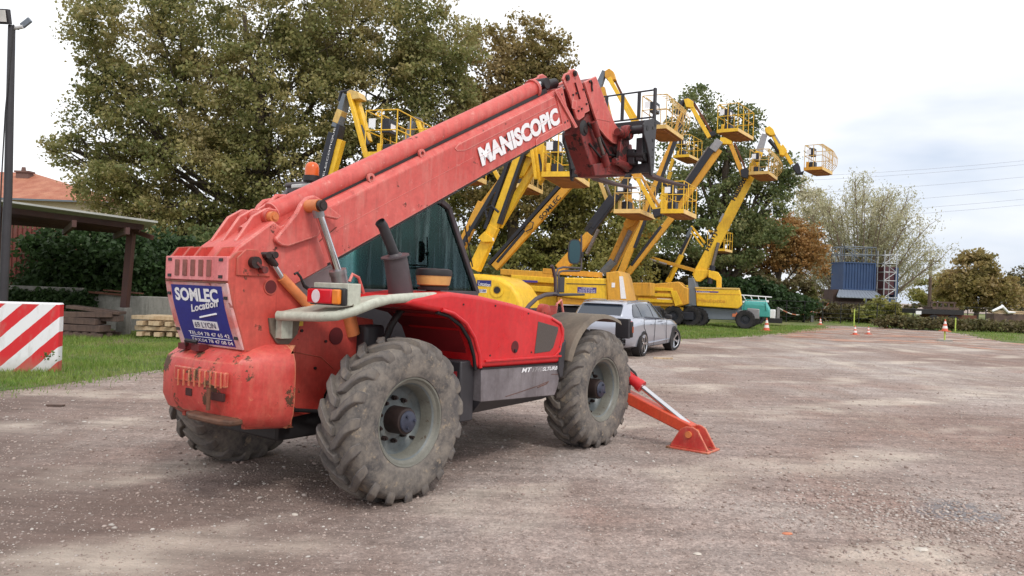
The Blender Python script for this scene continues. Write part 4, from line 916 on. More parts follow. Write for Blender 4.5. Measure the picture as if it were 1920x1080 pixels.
# upper back panel with five slots
def back_pt(t, y): # t 0 top .. 1 bottom of the sign board
    xs = [(-1.095, 1.80), (-1.095, 1.62), (-1.062, 1.45), (-1.01, 1.29), (-.945, 1.125)]
    f = t * 4; i = min(3, int(f)); w = f - i; return Vector((xs[i][0] * (1 - w) + xs[i + 1][0] * w, y, xs[i][1] * (1 - w) + xs[i + 1][1] * w))
def board(t0, t1, y0, y1, off, th, n=8):
    m = MB(); rings = []
    for i in range(n + 1):
        t = t0 + (t1 - t0) * i / n; a = back_pt(t, y0); b = back_pt(t, y1); q = Vector((-off, 0, 0)); w = Vector((-off + th, 0, 0))
        rings.append([a + q, b + q, b + w, a + w])
    return m.loft(rings)
bp = T(board(.0, .245, -.405, .405, .006, .03), 'slotted_panel', 'pink', bevel=.006)
slm = plain('rusty_slot', lin(130, 78, 70), .8, 0, .4, 14)
for i in range(5): y = .235 - i * .105; m = MB(); m.box((-1.1045, y, 1.715), (.008, .055, .12)); T(m, 'slot', slm, bp, bevel=.003)
for y in (-.33, .34):
    for z in (1.655, 1.775): m = MB(); m.box((-1.104, y, z), (.006, .045, .022)); T(m, 'bolt_hole', 'black', bp)
m = MB(); m.tube([(-1.10, .395, 1.615), (-1.112, .2, 1.612), (-1.112, -.2, 1.612), (-1.10, -.395, 1.615)], .006, 6); T(m, 'panel_seam', 'rust', bp)
sb = T(board(.262, .99, -.405, .405, .006, .03), 'sign_board', 'sign_border', bevel=.006)
sg = T(board(.30, .965, -.335, .325, .0095, .004), 'sign_plate', 'blue_sign', sb)
def sign_text(txt, t0, t1, ya, yb, mat=M['white'], bold=.02, shear=0, off=.0115, skew=0):
    # ya = left end seen from behind (+y), yb = right end
    a = back_pt(t1, ya) + Vector((-off, 0, 0)); b = back_pt(t1, yb) + Vector((-off, 0, 0)); c = back_pt(t0, ya) + Vector((-off, 0, 0))
    U = b - a + Vector((0, 0, skew)); V = c - a
    return text_fit(txt, a, U, V, mat, sb, 'lettering', bold, shear)
sign_text('SOMLEC', .33, .475, .28, -.285, bold=.04)
sign_text('Location', .515, .60, .07, -.27, bold=.03, shear=.25, skew=.055, off=.030)
m = MB(); a = back_pt(.655, .0) + Vector((-.0125, 0, 0)); b = back_pt(.60, -.22) + Vector((-.0125, 0, 0)); m.beam(a, b, .012, .016, (1, 0, 0)); T(m, 'underline', 'white', sb)
wp = T(board(.695, .79, -.195, .125, .0112, .002, 2), 'label_patch', 'white', sb)
sign_text('69 LYON', .712, .775, .10, -.17, plain('navy_lettering', lin(24, 28, 80), .5), .0, off=.0145)
sign_text('TEL:04 78 47 65 42', .825, .868, .22, -.31, bold=.015, off=.0125)
sign_text('FAX:04 78 47 08 04', .905, .945, .20, -.325, bold=.015, off=.0125)
m = MB(); a = back_pt(.888, .21) + Vector((-.0125, 0, 0)); b = back_pt(.888, -.32) + Vector((-.0125, 0, 0)); m.beam(a, b, .004, .004, (1, 0, 0)); T(m, 'sign_line', 'white', sb)
for y, t in ((.365, .40), (-.37, .42), (.37, .82), (-.375, .86)): q = back_pt(t, y); m = MB(); m.box((q.x - .010, y, q.z), (.008, .04, .022)); T(m, 'bolt_hole', 'black', sb)
# top flanges of tower between plates
for y in (.38, .22, .07, -.2):
    m = MB(); m.prism([(-1.08, 1.79), (-1.02, 1.87), (-.9, 1.885), (-.72, 1.82), (-.72, 1.74), (-1.08, 1.74)], y - .012, y + .012); T(m, 'stiffener', 'tower_red', bevel=.004)

# ---- counterweight
def cw_ring(z, k, xb):
    f = [(-.63, .60), (-.70, .60), (-1.04 + xb * .7, .46), (-1.105 + xb, .37), (-1.12 + xb, .2), (-1.12 + xb, -.2), (-1.105 + xb, -.37), (-1.04 + xb * .7, -.46), (-.70, -.60), (-.63, -.60)]
    return [(x if i in (0, 9) else x * 1 + (1 - k) * .9, y * k, z) for i, (x, y) in enumerate(f)]
m = MB()
rings = [cw_ring(.545, .84, .16), cw_ring(.58, .93, .09), cw_ring(.66, .985, .03), cw_ring(.76, 1.0, .0), cw_ring(.97, 1.0, .0), cw_ring(1.045, .99, .015), cw_ring(1.11, .95, .08), cw_ring(1.165, .86, .17)]
rings = [[(x, y, z + (.05 if (i in (4, 5) and z < .62) else .03 if (i in (3, 6) and z < .62) else 0)) for i, (x, y, z) in enumerate(r)] for r in rings]
m.loft(rings); cw = T(m, 'counterweight', 'cw_red', bevel=.014, seg=2)
def cwb(name, u0, v0, u1, v1, x0, x1, mat, bev=.004):
    p, q = ml(u0, v0, x=-1.14), ml(u1, v1, x=-1.12); m = MB(); m.bb((x0, p.y, q.z), (x1, q.y, p.z)); return T(m, name, mat, cw, bevel=bev)
cwb('ribbed_plate', 326, 684, 424, 728, -1.135, -1.10, 'cw_red', .008)
for i in range(9): cwb('rib', 334 + i * 10, 692 + i * .8, 339 + i * 10, 722 + i * .8, -1.146, -1.132, 'cw_red', .003)
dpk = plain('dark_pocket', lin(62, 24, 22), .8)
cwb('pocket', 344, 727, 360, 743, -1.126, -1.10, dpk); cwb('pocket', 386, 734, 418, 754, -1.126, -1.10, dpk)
p = ml(391, 745, x=-1.16); m = MB(); m.cyl((-1.16, p.y, p.z - .09), (-1.16, p.y, p.z + .06), .015, n=10); T(m, 'hitch_pin', 'rust', cw, smooth=40)
p, q = ml(346, 766, x=-1.16), ml(430, 788, x=-1.16); m = MB(); m.prism([(-1.15, p.y), (-1.19, p.y - .10), (-1.19, q.y + .10), (-1.15, q.y), (-1.05, q.y), (-1.05, p.y)], .632, .672, plane='xy'); T(m, 'hitch_ledge', plain('scraped_ledge', lin(92, 62, 46), .7, 0, .5, 9), cw, bevel=.012)
for y0 in (.16, -.02): m = MB(); m.bb((-1.06, y0, 1.10), (-.98, y0 + .1, 1.145)); T(m, 'top_notch', dk, cw)
m = MB(); m.tube([(-1.05, .16, 1.14), (-1.09, .10, 1.175), (-1.05, .02, 1.165)], .016, 6); T(m, 'strap', 'black', cw)
# side skirt forward of the counterweight (dark red recess) is the tower plate itself

# ---- boom
BA = math.atan(.505); bd = Vector((math.cos(BA), 0, math.sin(BA))); bn = Vector((-math.sin(BA), 0, math.cos(BA)))
BO = Vector((-.34, 0, 1.64))               # a point on the lower edge
def B(s, h, y=0): return BO + bd * s + bn * h + Vector((0, y, 0))
HB = .468
m = MB(); hw = .20
sec = lambda s, h0=0, h1=HB, w=hw: [B(s, h0, -w), B(s, h1 - .05, -w), B(s, h1, -w + .05), B(s, h1, w - .05), B(s, h1 - .05, w), B(s, h0, w)]
m.loft([sec(-.05), sec(4.40)]); boom = T(m, 'boom', 'boom_red', bevel=.01)
m = MB(); m.prism([((q := B(-.05, 0)).x, q.z), (-.62, 1.46), (-.86, 1.55), (-.98, 1.66), (-.98, 1.80), (-.92, 1.88), (-.62, 2.10), ((q := B(-.0, HB)).x, q.z), ((q := B(.3, HB)).x, q.z), ((q := B(.3, 0)).x, q.z)], -.255, .255); T(m, 'boom_root', 'boom_red', bevel=.015)
# embossed panels on the boom side
m = MB(); pr = lambda L: [((q := B(s, h)).x, q.z) for s, h in L]
m.prism(pr([(2.28, .36), (2.40, .325), (4.2, .325), (4.2, HB - .052), (2.33, HB - .052), (2.26, HB - .075)]), -.2, -.206)
m.prism(pr([(3.62, .0), (3.64, .06), (3.70, .08), (4.3, .08), (4.3, .0)]), -.2, -.209)
m.prism(pr([(4.24, -.012), (4.41, -.012), (4.41, HB + .012), (4.24, HB + .012)]), -.2, -.212)
T(m, 'boom_panel', 'boom_red', boom, bevel=.004)
for (a, b) in (((.3, .225), (2.5, .225)),):
    m = MB(); m.beam(B(*a, -.2), B(*b, -.2), .004, .006, (0, 1, 0)); T(m, 'crease', 'boom_red', boom)
m = MB(); m.tube([B(.0, .08, -.257), B(.25, .19, -.2035), B(.55, .245, -.2035)], .0035, 5); T(m, 'scratch', 'rust', boom)
m = MB(); m.beam(B(-.05, -.006, -.2), B(4.4, -.006, -.2), .012, .014, (0, 1, 0)); T(m, 'boom_underside_edge', 'black', boom)
# letters on the boom side
tb = text_fit('MANISCOPIC', B(2.59, .095, -.2135), bd * 1.60, bn * .20, M['white'], boom, 'lettering', .055, 0.0)
m = MB(); m.beam(B(2.59, .195, -.2155), B(4.19, .205, -.2155), .0015, .003, (0, 1, 0)); T(m, 'letter_cut', 'boom_red', boom)
for s in (.05, .135):
    q = B(3.08 + .0, s * 1.6 + .04, -.2155); m = MB(); m.cyl(q, q + Vector((0, -.002, 0)), .016, n=14); T(m, 'bolt_hole', 'black', boom)
for s, h in ((4.28, .40), (4.30, .08), (4.36, .40), (4.36, .08)):
    q = B(s, h, -.212); m = MB(); m.cyl(q, q + Vector((0, -.004, 0)), .012, n=10); T(m, 'bolt', 'black', boom)
# long cylinder lying on top of the boom
ty = -.055; tr = .088
m = MB(); m.tube([B(.10, HB + .075, ty), B(4.02, HB + .10, ty)], tr, 28); hose = T(m, 'top_cylinder', 'boom_red', smooth=50)
m = MB(); q0, q1 = B(4.0, HB + .10, ty), B(4.04, HB + .10, ty); m.cyl(q0, q1, tr + .022, n=28); T(m, 'clamp_ring', 'boom_red', hose, smooth=40)
m = MB(); m.cyl(B(4.04, HB + .10, ty), B(4.2, HB + .105, ty), .045, n=20); T(m, 'rod', 'chrome', hose, smooth=40)
m = MB(); m.tube([B(-.2, HB + .03, ty), B(.12, HB + .075, ty)], .06, 18); T(m, 'cylinder_foot', 'boom_red', hose, smooth=50)
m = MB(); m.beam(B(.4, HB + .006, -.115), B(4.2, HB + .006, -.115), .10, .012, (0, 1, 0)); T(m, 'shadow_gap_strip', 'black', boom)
for s in (1.12, 1.78 + .05):
    q = B(s, HB + .012, -.16); m = MB(); m.lathe([(.022, -.012), (.042, -.012), (.042, .012), (.022, .012), (.022, -.012)], 18, c=tuple(q)); T(m, 'lifting_eye', 'boom_red', boom, smooth=40)
# bracket plate of the lift cylinder on the boom side
for s_ in (-1, 1):
    m = MB(); m.prism(P2([(517, 447), (519, 454), (528, 461), (541, 463), (597, 444), (604, 430), (606, 405), (634, 412), (641, 405), (600, 371), (590, 366), (577, 369), (566, 380), (556, 400)], -.30), s_ * .256, s_ * .30); T(m, 'cylinder_bracket', 'boom_red', bevel=.012)
# upper rails at the root
for y in (.20, .05, -.12):
    m = MB(); m.prism([(-.86, 1.93), (-.72, 2.13), (-.60, 2.20), (-.48, 2.20), (-.36, 2.28), (-.3, 2.2), (-.6, 2.0), (-.8, 1.86)], y - .015, y + .015); T(m, 'root_rail', 'boom_red', bevel=.005)
m = MB(); m.cyl((-.60, -.19, 2.13), (-.60, .16, 2.13), .055, n=20); T(m, 'root_pin', 'tower_red', smooth=40)
m = MB(); m.cyl((-.60, -.19, 2.13), (-.60, -.235, 2.13), .042, n=16); m.cyl((-.60, -.235, 2.13), (-.60, -.25, 2.13), .024, n=16); T(m, 'pin_cap', 'orange_cyl', smooth=40)
m = MB(); m.tube([(-.5, .0, 2.24), (-.42, .0, 2.32), (-.32, .0, 2.33), (-.26, .0, 2.27)], .018, 8); T(m, 'handle', 'boom_red', smooth=50)
# boom pivot pin + lug plate
m = MB(); pv = ml(474, 492, y=-.42); m.prism([(pv.x - .13, pv.z - .10), (pv.x - .13, pv.z + .03), (pv.x - .06, pv.z + .095), (pv.x + .04, pv.z + .095), (pv.x + .13, pv.z), (pv.x + .155, pv.z - .10)], -.41, -.424); T(m, 'pivot_plate', 'tower_red', bevel=.01)
m = MB(); m.cyl((pv.x, -.42, pv.z), (pv.x, -.47, pv.z), .043, n=20); T(m, 'pivot_pin', 'hub', smooth=40)
q2 = ml(494, 506, y=-.46); m = MB(); m.beam((pv.x, -.45, pv.z), (q2.x, -.45, q2.z), .018, .05, (0, 1, 0)); m.cyl((q2.x, -.43, q2.z), (q2.x, -.485, q2.z), .026, n=12); T(m, 'pin_keeper', 'dark_red', smooth=40)
# lift cylinder (chromed rod, grey and orange barrel)
lp = ml(594, 386, y=-.40); lb = Vector((.02, -.40, 1.22)); dl = (lb - lp).normalized()
m = MB(); m.cyl((lp.x, -.30, lp.z), (lp.x, -.44, lp.z), .052, n=20); T(m, 'rod_eye', 'orange_cyl', smooth=40)
m = MB(); m.cyl((lp.x, -.44, lp.z), (lp.x, -.475, lp.z), .044, n=20); m.cyl((lp.x, -.475, lp.z), (lp.x, -.482, lp.z), .028, n=16); T(m, 'pin_cap', 'hub', smooth=40)
md = ml(633, 508, y=-.40)
m = MB(); m.cyl(lp + dl * .03, md, .034, n=20); T(m, 'lift_rod', 'chrome', smooth=40)
m = MB(); m.cyl(lp + dl * .02, lp + dl * .09, .045, n=20); T(m, 'rod_collar', 'silver_cyl', smooth=40)
m = MB(); m.cyl(md, md + dl * .16, .066, n=24); m.cyl(md - dl * .008, md + dl * .03, .071, n=24); T(m, 'lift_barrel', 'silver_cyl', smooth=40)
m = MB(); m.cyl(md + dl * .16, md + dl * .55, .064, n=24); T(m, 'lift_barrel_lower', 'orange_cyl', smooth=40)
# compensation cylinder
ca = ml(505, 484, y=-.44); cb = ml(585, 580, y=-.44); dc = (cb - ca).normalized(); cm = ml(528, 520, y=-.44)
m = MB(); m.cyl(ca + dc * .02, cm, .022, n=16); T(m, 'compensation_rod', 'chrome', smooth=40)
m = MB(); m.cyl(ca - dc * .02, ca + dc * .08, .034, .026, n=14); m.cyl((ca.x - .03, -.40, ca.z + .02), (ca.x - .03, -.475, ca.z + .02), .024, n=12); m.cyl((ca.x + .03, -.40, ca.z + .025), (ca.x + .03, -.475, ca.z + .025), .026, n=12); T(m, 'rod_end', 'hub', smooth=40)
m = MB(); m.cyl(cm, cb, .036, .04, n=18); T(m, 'compensation_barrel', 'orange_cyl', smooth=40)
m = MB()
for k in range(2):
    m.tube([ml(*q_, y=-.44 + .05 * k) for q_ in ((552, 514), (557, 511), (564, 520), (570, 534 + 3 * k), (585, 545 + 3 * k), (640, 546 + 3 * k))], .010, 6)
T(m, 'hydraulic_hose', 'black', smooth=50)

# ---- boom head, coupler and fork carriage
m = MB(); m.loft([[B(4.36, .04, -.16), B(4.36, .43, -.16), B(4.36, .43, .16), B(4.36, .04, .16)], [B(4.6, .03, -.16), B(4.6, .44, -.16), B(4.6, .44, .16), B(4.6, .03, .16)]]); T(m, 'inner_boom', 'dark_red', bevel=.01)
m = MB(); m.prism(P2([(1040, 172), (1047, 172), (1082, 238), (1078, 240)], -.225), -.215, -.235)
T(m, 'boom_end_flange', 'boom_red')
m = MB(); m.cyl(B(4.24, HB + .105, ty - .07), B(4.24, HB + .105, ty + .07), .065, n=18); m.cyl(B(4.25, HB + .08, ty), B(4.5, HB + .05, ty), .06, n=14); T(m, 'rod_end', 'black', smooth=40)
y = -.24; pa = P2([(1056, 148), (1060, 138), (1068, 135), (1069, 131), (1076, 129), (1083, 134), (1093, 160), (1104, 196), (1106, 208), (1097, 213), (1096, 219), (1086, 226), (1082, 222), (1068, 178)], y)
for s_ in (-1, 1):
    m = MB(); m.prism(pa, s_ * .21, s_ * .24); hp = T(m, 'head_plate', 'boom_red', bevel=.008)
    if s_ < 0:
        for (u, v, r) in ((1063, 146, .035), (1077, 138, .035)): 
            c = ml(u, v, y=y); m = MB(); m.cyl((c.x, -.24, c.z), (c.x, -.262, c.z), r, n=18); m.cyl((c.x, -.262, c.z), (c.x, -.27, c.z), r * .55, n=14); T(m, 'pin_cap', 'hub', hp, smooth=40)
        m = MB(); c0, c1 = ml(1077, 155, y=y), ml(1086, 186, y=y); m.beam((c0.x, -.243, c0.z), (c1.x, -.243, c1.z), .008, .035, (0, 1, 0)); T(m, 'slot', dk, hp)
        c = ml(1077, 197, y=y); m = MB(); m.prism([(c.x - .06, c.z - .05), (c.x - .06, c.z + .05), (c.x + .05, c.z + .06), (c.x + .03, c.z - .05)], -.24, -.245); T(m, 'embossed_pad', 'boom_red', hp, bevel=.003)
        for u, v in ((1074, 178), (1080, 175), (1093, 168), (1099, 195), (1084, 208), (1090, 204)):
            c = ml(u, v, y=y); m = MB(); m.cyl((c.x, -.24, c.z), (c.x, -.256, c.z), .013, n=8); T(m, 'head_bolt', 'hub', hp, smooth=40)
pb = P2([(1094, 154), (1116, 143), (1136, 196), (1151, 231), (1164, 250), (1166, 262), (1163, 273), (1147, 268), (1136, 258), (1122, 241), (1112, 212), (1102, 180)], -.24)
for s_ in (-1, 1):
    m = MB(); m.prism(pb, s_ * .225, s_ * .255); hp2 = T(m, 'coupler_plate', 'boom_red', bevel=.006)
m = MB(); m.prism([(p[0] + .02, p[1] - .01) for p in pb], -.2, .2); T(m, 'coupler_body', 'dark_red')
c = ml(1107, 159, y=-.26); m = MB(); m.tube([(c.x - .03, -.262, c.z + .03), (c.x, -.265, c.z + .05), (c.x + .03, -.262, c.z + .03), (c.x + .03, -.262, c.z - .02), (c.x + .05, -.262, c.z - .07)], .014, 6); T(m, 'hook_pin', 'hub', smooth=50)
a, b = ml(1117, 222, y=-.258), ml(1146, 228, y=-.258); m = MB(); m.beam(a, b, .004, .006, (0, 1, 0)); T(m, 'crease', 'boom_red')
# lower knuckle
kn = P2([(1090, 250), (1094, 230), (1100, 216), (1108, 212), (1122, 241), (1147, 268), (1163, 273), (1186, 270), (1190, 300), (1196, 322), (1165, 330), (1130, 333), (1116, 331), (1110, 312), (1102, 290), (1095, 268)], -.2)
m = MB(); m.prism(kn, -.19, .06); T(m, 'head_knuckle', 'dark_red', bevel=.012)
c = ml(1096, 240, y=-.2); m = MB(); m.lathe([(0, -.012), (.075, -.012), (.09, -.004), (.10, 0)], 24, c=(c.x, -.19, c.z)); T(m, 'grease_recess', 'black', smooth=40)
m = MB(); m.cyl((c.x + .02, -.19, c.z - .02), (c.x + .02, -.215, c.z - .02), .05, .04, n=14); T(m, 'sheave', 'hub', smooth=40)
a, b = ml(1121, 256, y=-.26), ml(1131, 290, y=-.26); m = MB(); m.cyl(a, b, .026, n=14); T(m, 'tilt_rod', 'steel', smooth=40)
m = MB(); m.cyl(b, b + (b - a).normalized() * .16, .055, n=14); m.cyl(a - (b - a).normalized() * .2, a, .04, n=14); T(m, 'tilt_cylinder', 'dark_red', smooth=40)
cx = 5.02
zt, zb = 3.84, 3.22
m = MB(); m.cyl((cx - .24, -.58, zt - .06), (cx - .24, .58, zt - .06), .055, n=18); cr = T(m, 'carriage_tube', 'dark_plastic', smooth=40)
m = MB(); m.bb((cx - .12, -.6, zt), (cx - .06, .6, zt + .09)); m.bb((cx - .10, -.6, zb + .02), (cx - .04, .6, zb + .14)); T(m, 'carriage_bar', 'dark_plastic', bevel=.006)
ep = [(cx - .34, zt - .02), (cx - .26, zt + .05), (cx - .10, zt + .10), (cx + .0, zt + .14), (cx + .03, zt + .04), (cx + .0, zt - .2), (cx + .0, zb + .1), (cx - .04, zb - .03), (cx - .09, zb - .02), (cx - .14, zb + .2), (cx - .24, zt - .25), (cx - .33, zt - .14)]
for s_ in (-1, 1):
    m = MB(); m.prism(ep, s_ * .60, s_ * .63); e = T(m, 'carriage_end_plate', 'dark_plastic', bevel=.008)
    for x, z, r in ((cx - .24, zt - .05, .035), (cx - .08, zt - .02, .022), (cx - .07, zt - .18, .022), (cx - .06, zt - .30, .015), (cx - .07, zt - .4, .012), (cx - .06, zt - .5, .012)): m = MB(); m.cyl((x, s_ * .601, z), (x, s_ * .634, z), r, n=14); T(m, 'hole', 'black', e, smooth=40)
m = MB()
for y_ in (-.30, .1, .3): m.prism([(cx - .42, zb + .10), (cx - .38, zb + .40), (cx - .30, zt - .0), (cx - .2, zt - .0), (cx - .12, zb + .30), (cx - .12, zb + .03)], y_ - .03, y_ + .03)
T(m, 'coupler_hook', 'dark_red', bevel=.01)
c = (cx - .30, -.36, zt - .10); m = MB(); m.cyl((cx - .5, -.33, zt - .12), (cx - .24, -.33, zt - .12), .05, n=14); m.lathe([(.02, -.06), (.09, -.06), (.10, -.03), (.10, .03), (.02, .03)], 20, c=c); T(m, 'coupler_pin', 'dark_red', smooth=40)
m = MB(); m.bb((4.45, -.26, 3.2), (cx - .1, .26, 3.25)); m.cyl((cx - .55, -.33, zb + .12), (cx - .12, -.33, zb + .1), .045, n=12); T(m, 'lower_link', 'dark_red', bevel=.01)
m = MB(); m.bb((cx - .1, -.26, zb + .1), (cx - .07, .26, zt - .05)); m.build('carriage_back', M['black'], tele)
for y_a, z_a, z_b in ((-.56, zb + .16, zt - .16), (-.44, zb + .12, zt - .3), (.34, zb + .12, zt - .1)): m = MB(); m.bb((cx - .22, y_a, z_a), (cx - .09, y_a + .10, z_b)); T(m, 'carriage_upright', 'dark_plastic', bevel=.01)
m = MB(); m.cyl((cx - .18, -.58, zb + .22), (cx - .18, -.2, zb + .26), .05, n=14); T(m, 'side_shift_cylinder', 'black', smooth=40)
m = MB(); m.tube([(4.0, -.20, 3.75), (4.2, -.27, 3.6), (4.45, -.26, 3.42), (4.75, -.2, 3.45)], .016, 8); T(m, 'hydraulic_hose', 'black', smooth=50)
m = MB(); m.tube([(4.05, -.20, 3.5), (4.25, -.25, 3.36), (4.55, -.24, 3.34), (4.8, -.2, 3.5)], .014, 8); T(m, 'hydraulic_hose', 'black', smooth=50)
for (u_, v_) in ((1140, 300), (1160, 305), (1178, 290), (1120, 310)):
    c = ml(u_, v_, y=-.19); m = MB(); m.cyl((c.x, -.19, c.z), (c.x, -.215, c.z), .03, n=14); m.cyl((c.x, -.215, c.z), (c.x, -.23, c.z), .016, n=10); T(m, 'pin_cap', 'hub', smooth=40)
m = MB(); m.prism(P2([(1112, 308), (1150, 302), (1196, 316), (1190, 326), (1116, 330)], -.25), -.2, -.25); T(m, 'knuckle_flange', 'dark_red', bevel=.01)
# load guard
def gp(u, v, x=cx): return ml(u, v, x=x)
m = MB(); zg0, zg1 = zt + .14, zt + .50
for z in (zg0, zg1): m.cyl((cx - .02, -.62, z), (cx - .02, .62, z), .012, n=8)
for y_ in (-.38, -.13, .12, .37): m.bb((cx - .03, y_ - .022, zg0), (cx - .01, y_ + .022, zg1))
m.bb((cx - .05, -.63, zt), (cx - .0, -.60, zg1 + .02)); m.bb((cx - .05, .60, zt), (cx - .0, .63, zg1 + .02)); T(m, 'load_guard', 'dark_plastic')
for y_ in (-.50, .31):
    m = MB(); m.loft([[(x, y_ - .06, z), (x, y_ + .06, z), (x2, y_ + .06, z2), (x2, y_ - .06, z2)] for x, z, x2, z2 in ((cx + .03, zt + .05, cx - .02, zt + .05), (cx + .03, zb + .12, cx - .02, zb + .1), (cx + .05, zb + .06, cx + .0, zb + .02), (cx + .12, zb + .035, cx + .1, zb - .015), (cx + .6, zb + .02, cx + .6, zb - .015), (cx + 1.22, zb + .02, cx + 1.22, zb + .005))]); T(m, 'fork', 'fork', bevel=.004)

# ---- engine hood
hood = [(-.06, 1.50), (.02, 1.555), (.46, 1.60), (.84, 1.575), (1.33, 1.51), (1.95, 1.40), (2.14, 1.335), (2.20, 1.27), (2.205, 1.10), (2.17, .93), (.89, .955), (.835, .965), (.80, 1.12), (.72, 1.26), (.60, 1.36), (.42, 1.43), (.21, 1.455)]
m = MB(); m.prism(hood, -.42, -1.13); hd = T(m, 'engine_hood', 'hood_red', bevel=.07, seg=5)
hd.modifiers['bevel'].angle_limit = R_(50)
m = MB(); ar = [(.36, 1.455), (.50, 1.425), (.66, 1.345), (.78, 1.22), (.85, 1.08), (.875, .96)]
m.tube([(x, -1.128, z) for x, z in ar], .018, 8); T(m, 'hood_edge', 'hood_red', hd, smooth=50)
m = MB(); m.tube([(x - .03, -1.10, z - .02) for x, z in ar], .016, 8); T(m, 'rubber_lip', 'rubber_seal', smooth=50)
m = MB(); m.beam((.93, -1.133, 1.015), (2.12, -1.133, 1.0), .02, .03, (0, 1, 0)); m.tube([(2.0, -1.133, 1.0), (2.1, -1.133, 1.05), (2.15, -1.128, 1.2), (2.10, -1.133, 1.31), (1.95, -1.133, 1.365)], .012, 8); T(m, 'hood_moulding', 'hood_red', hd, bevel=.008)
m = MB(); m.prism([(1.715, 1.345), (2.055, 1.285), (2.06, 1.25), (1.985, 1.09), (1.93, 1.055), (1.67, 1.045)], -1.128, -1.135); T(m, 'side_grille', plain('dusty_mesh', lin(84, 76, 72), .85, 0, .12, 60, .3), hd, bevel=.003)
c = (1.36, -1.13, 1.12); m = MB(); m.lathe([(0, .0), (.035, -.002), (.05, -.004), (.056, -.002)], 20, c=c); T(m, 'latch_cup', dk, hd, smooth=40)
m = MB(); m.cyl((1.36, -1.13, 1.085), (1.36, -1.148, 1.085), .016, n=10); T(m, 'latch', 'black', hd, smooth=40)
m = MB(); m.prism([(.30, 1.44), (.52, 1.40), (.70, 1.28), (.82, 1.06), (.84, .93), (.70, .93), (.60, .50), (.88, .50), (.88, .93), (.9, 1.3), (.6, 1.5)], -.35, -1.02); T(m, 'wheel_arch_liner', plain('dark_red_liner', lin(130, 24, 30), .6, 0, .25, 3), tele)
m = MB(); m.bb((.70, -1.06, .50), (.885, -.4, 1.02)); T(m, 'battery_box', 'dark_plastic', bevel=.015)
# ---- grey side skirt
m = MB(); m.prism([(.895, .945), (2.165, .92), (2.10, .70), (2.06, .63), (2.05, .62), (.905, .665)], -1.0, -1.125); sk = T(m, 'side_skirt', 'skirt', bevel=.006)
m = MB(); m.loft([[(.905, -1.125, .672), (2.055, -1.125, .63), (2.05, -.9, .63), (.905, -.9, .672)], [(.915, -1.02, .555), (1.97, -1.02, .575), (1.97, -.8, .575), (.915, -.8, .555)]]); T(m, 'lower_skirt', 'dark_plastic', sk, bevel=.004)
m = MB(); m.beam((.89, -1.127, .952), (2.17, -1.127, .926), .012, .014, (0, 1, 0)); T(m, 'rubber_strip', 'rubber_seal', sk)
text_fit('MT', (1.48, -1.127, .878), (.155, 0, -.003), (0.006, 0, .042), M['white'], sk, 'lettering', .02, .2)
text_fit('1740', (1.655, -1.127, .872), (.16, 0, -.003), (0.006, 0, .042), plain('worn_lettering', lin(176, 172, 174), .5, 0, .3, 30), sk, 'lettering', .0, .2)
text_fit('SLTURBO', (1.82, -1.127, .872), (.315, 0, -.006), (0.006, 0, .036), M['white'], sk, 'lettering', .02, .2)
m = MB(); m.tube([(1.25, -1.127, .68), (1.45, -1.128, .70), (1.75, -1.128, .735), (1.9, -1.127, .76)], .0025, 5); m.tube([(1.75, -1.127, .72), (1.9, -1.128, .745), (1.93, -1.128, .765)], .004, 5); m.tube([(1.98, -1.127, .83), (2.12, -1.127, .82)], .0025, 5); T(m, 'scratch', 'rust', sk)
# ---- front mudguards
for s_ in (-1, 1):
    m = MB(); rings = []; r0 = .79
    for i in range(15):
        a = R_(156 - i * 6.6); rr_ = r0 + .02 * math.sin(i * .4)
        x, z = 2.93 + rr_ * math.cos(a), .63 + rr_ * math.sin(a); x2, z2 = 2.93 + (rr_ - .02) * math.cos(a), .63 + (rr_ - .02) * math.sin(a); x3, z3 = 2.93 + (rr_ - .05) * math.cos(a), .63 + (rr_ - .05) * math.sin(a)
        rings.append([(x3, s_ * 1.19, z3), (x, s_ * 1.16, z), (x, s_ * .66, z), (x2, s_ * .66, z2), (x2, s_ * 1.14, z2)])
    m.loft(rings); T(m, 'front_mudguard', 'fender', bevel=.008)
m = MB(); m.prism([(2.19, .97), (2.17, .80), (2.12, .78), (2.08, .86), (2.10, 1.1), (2.21, 1.16)], -.66, -1.14); T(m, 'mudguard_skirt', 'dark_plastic', bevel=.01)
# ---- front lamp box on right
c = ml(1171, 616, y=-1.12)
m = MB(); m.box((c.x, -1.10, c.z), (.05, .17, .22)); lb_ = T(m, 'lamp_bracket_box', 'dark_plastic', bevel=.006)
m = MB(); m.box((c.x + .045, -1.17, c.z - .01), (.05, .06, .18)); T(m, 'indicator_housing', 'black', lb_, bevel=.015)
m = MB(); m.box((c.x + .045, -1.202, c.z - .01), (.035, .006, .07)); T(m, 'indicator_lens', plain('brown_amber_lens', lin(150, 72, 40), .25), lb_, bevel=.004)
m = MB(); m.cyl((c.x, -1.1, c.z - .12), (c.x - .02, -.95, c.z - .22), .02, n=8); m.tube([(c.x, -1.12, c.z - .13), (c.x + .02, -1.12, c.z - .17), (c.x - .3, -.9, c.z - .2)], .018, 8); T(m, 'lamp_arm', 'dark_plastic')
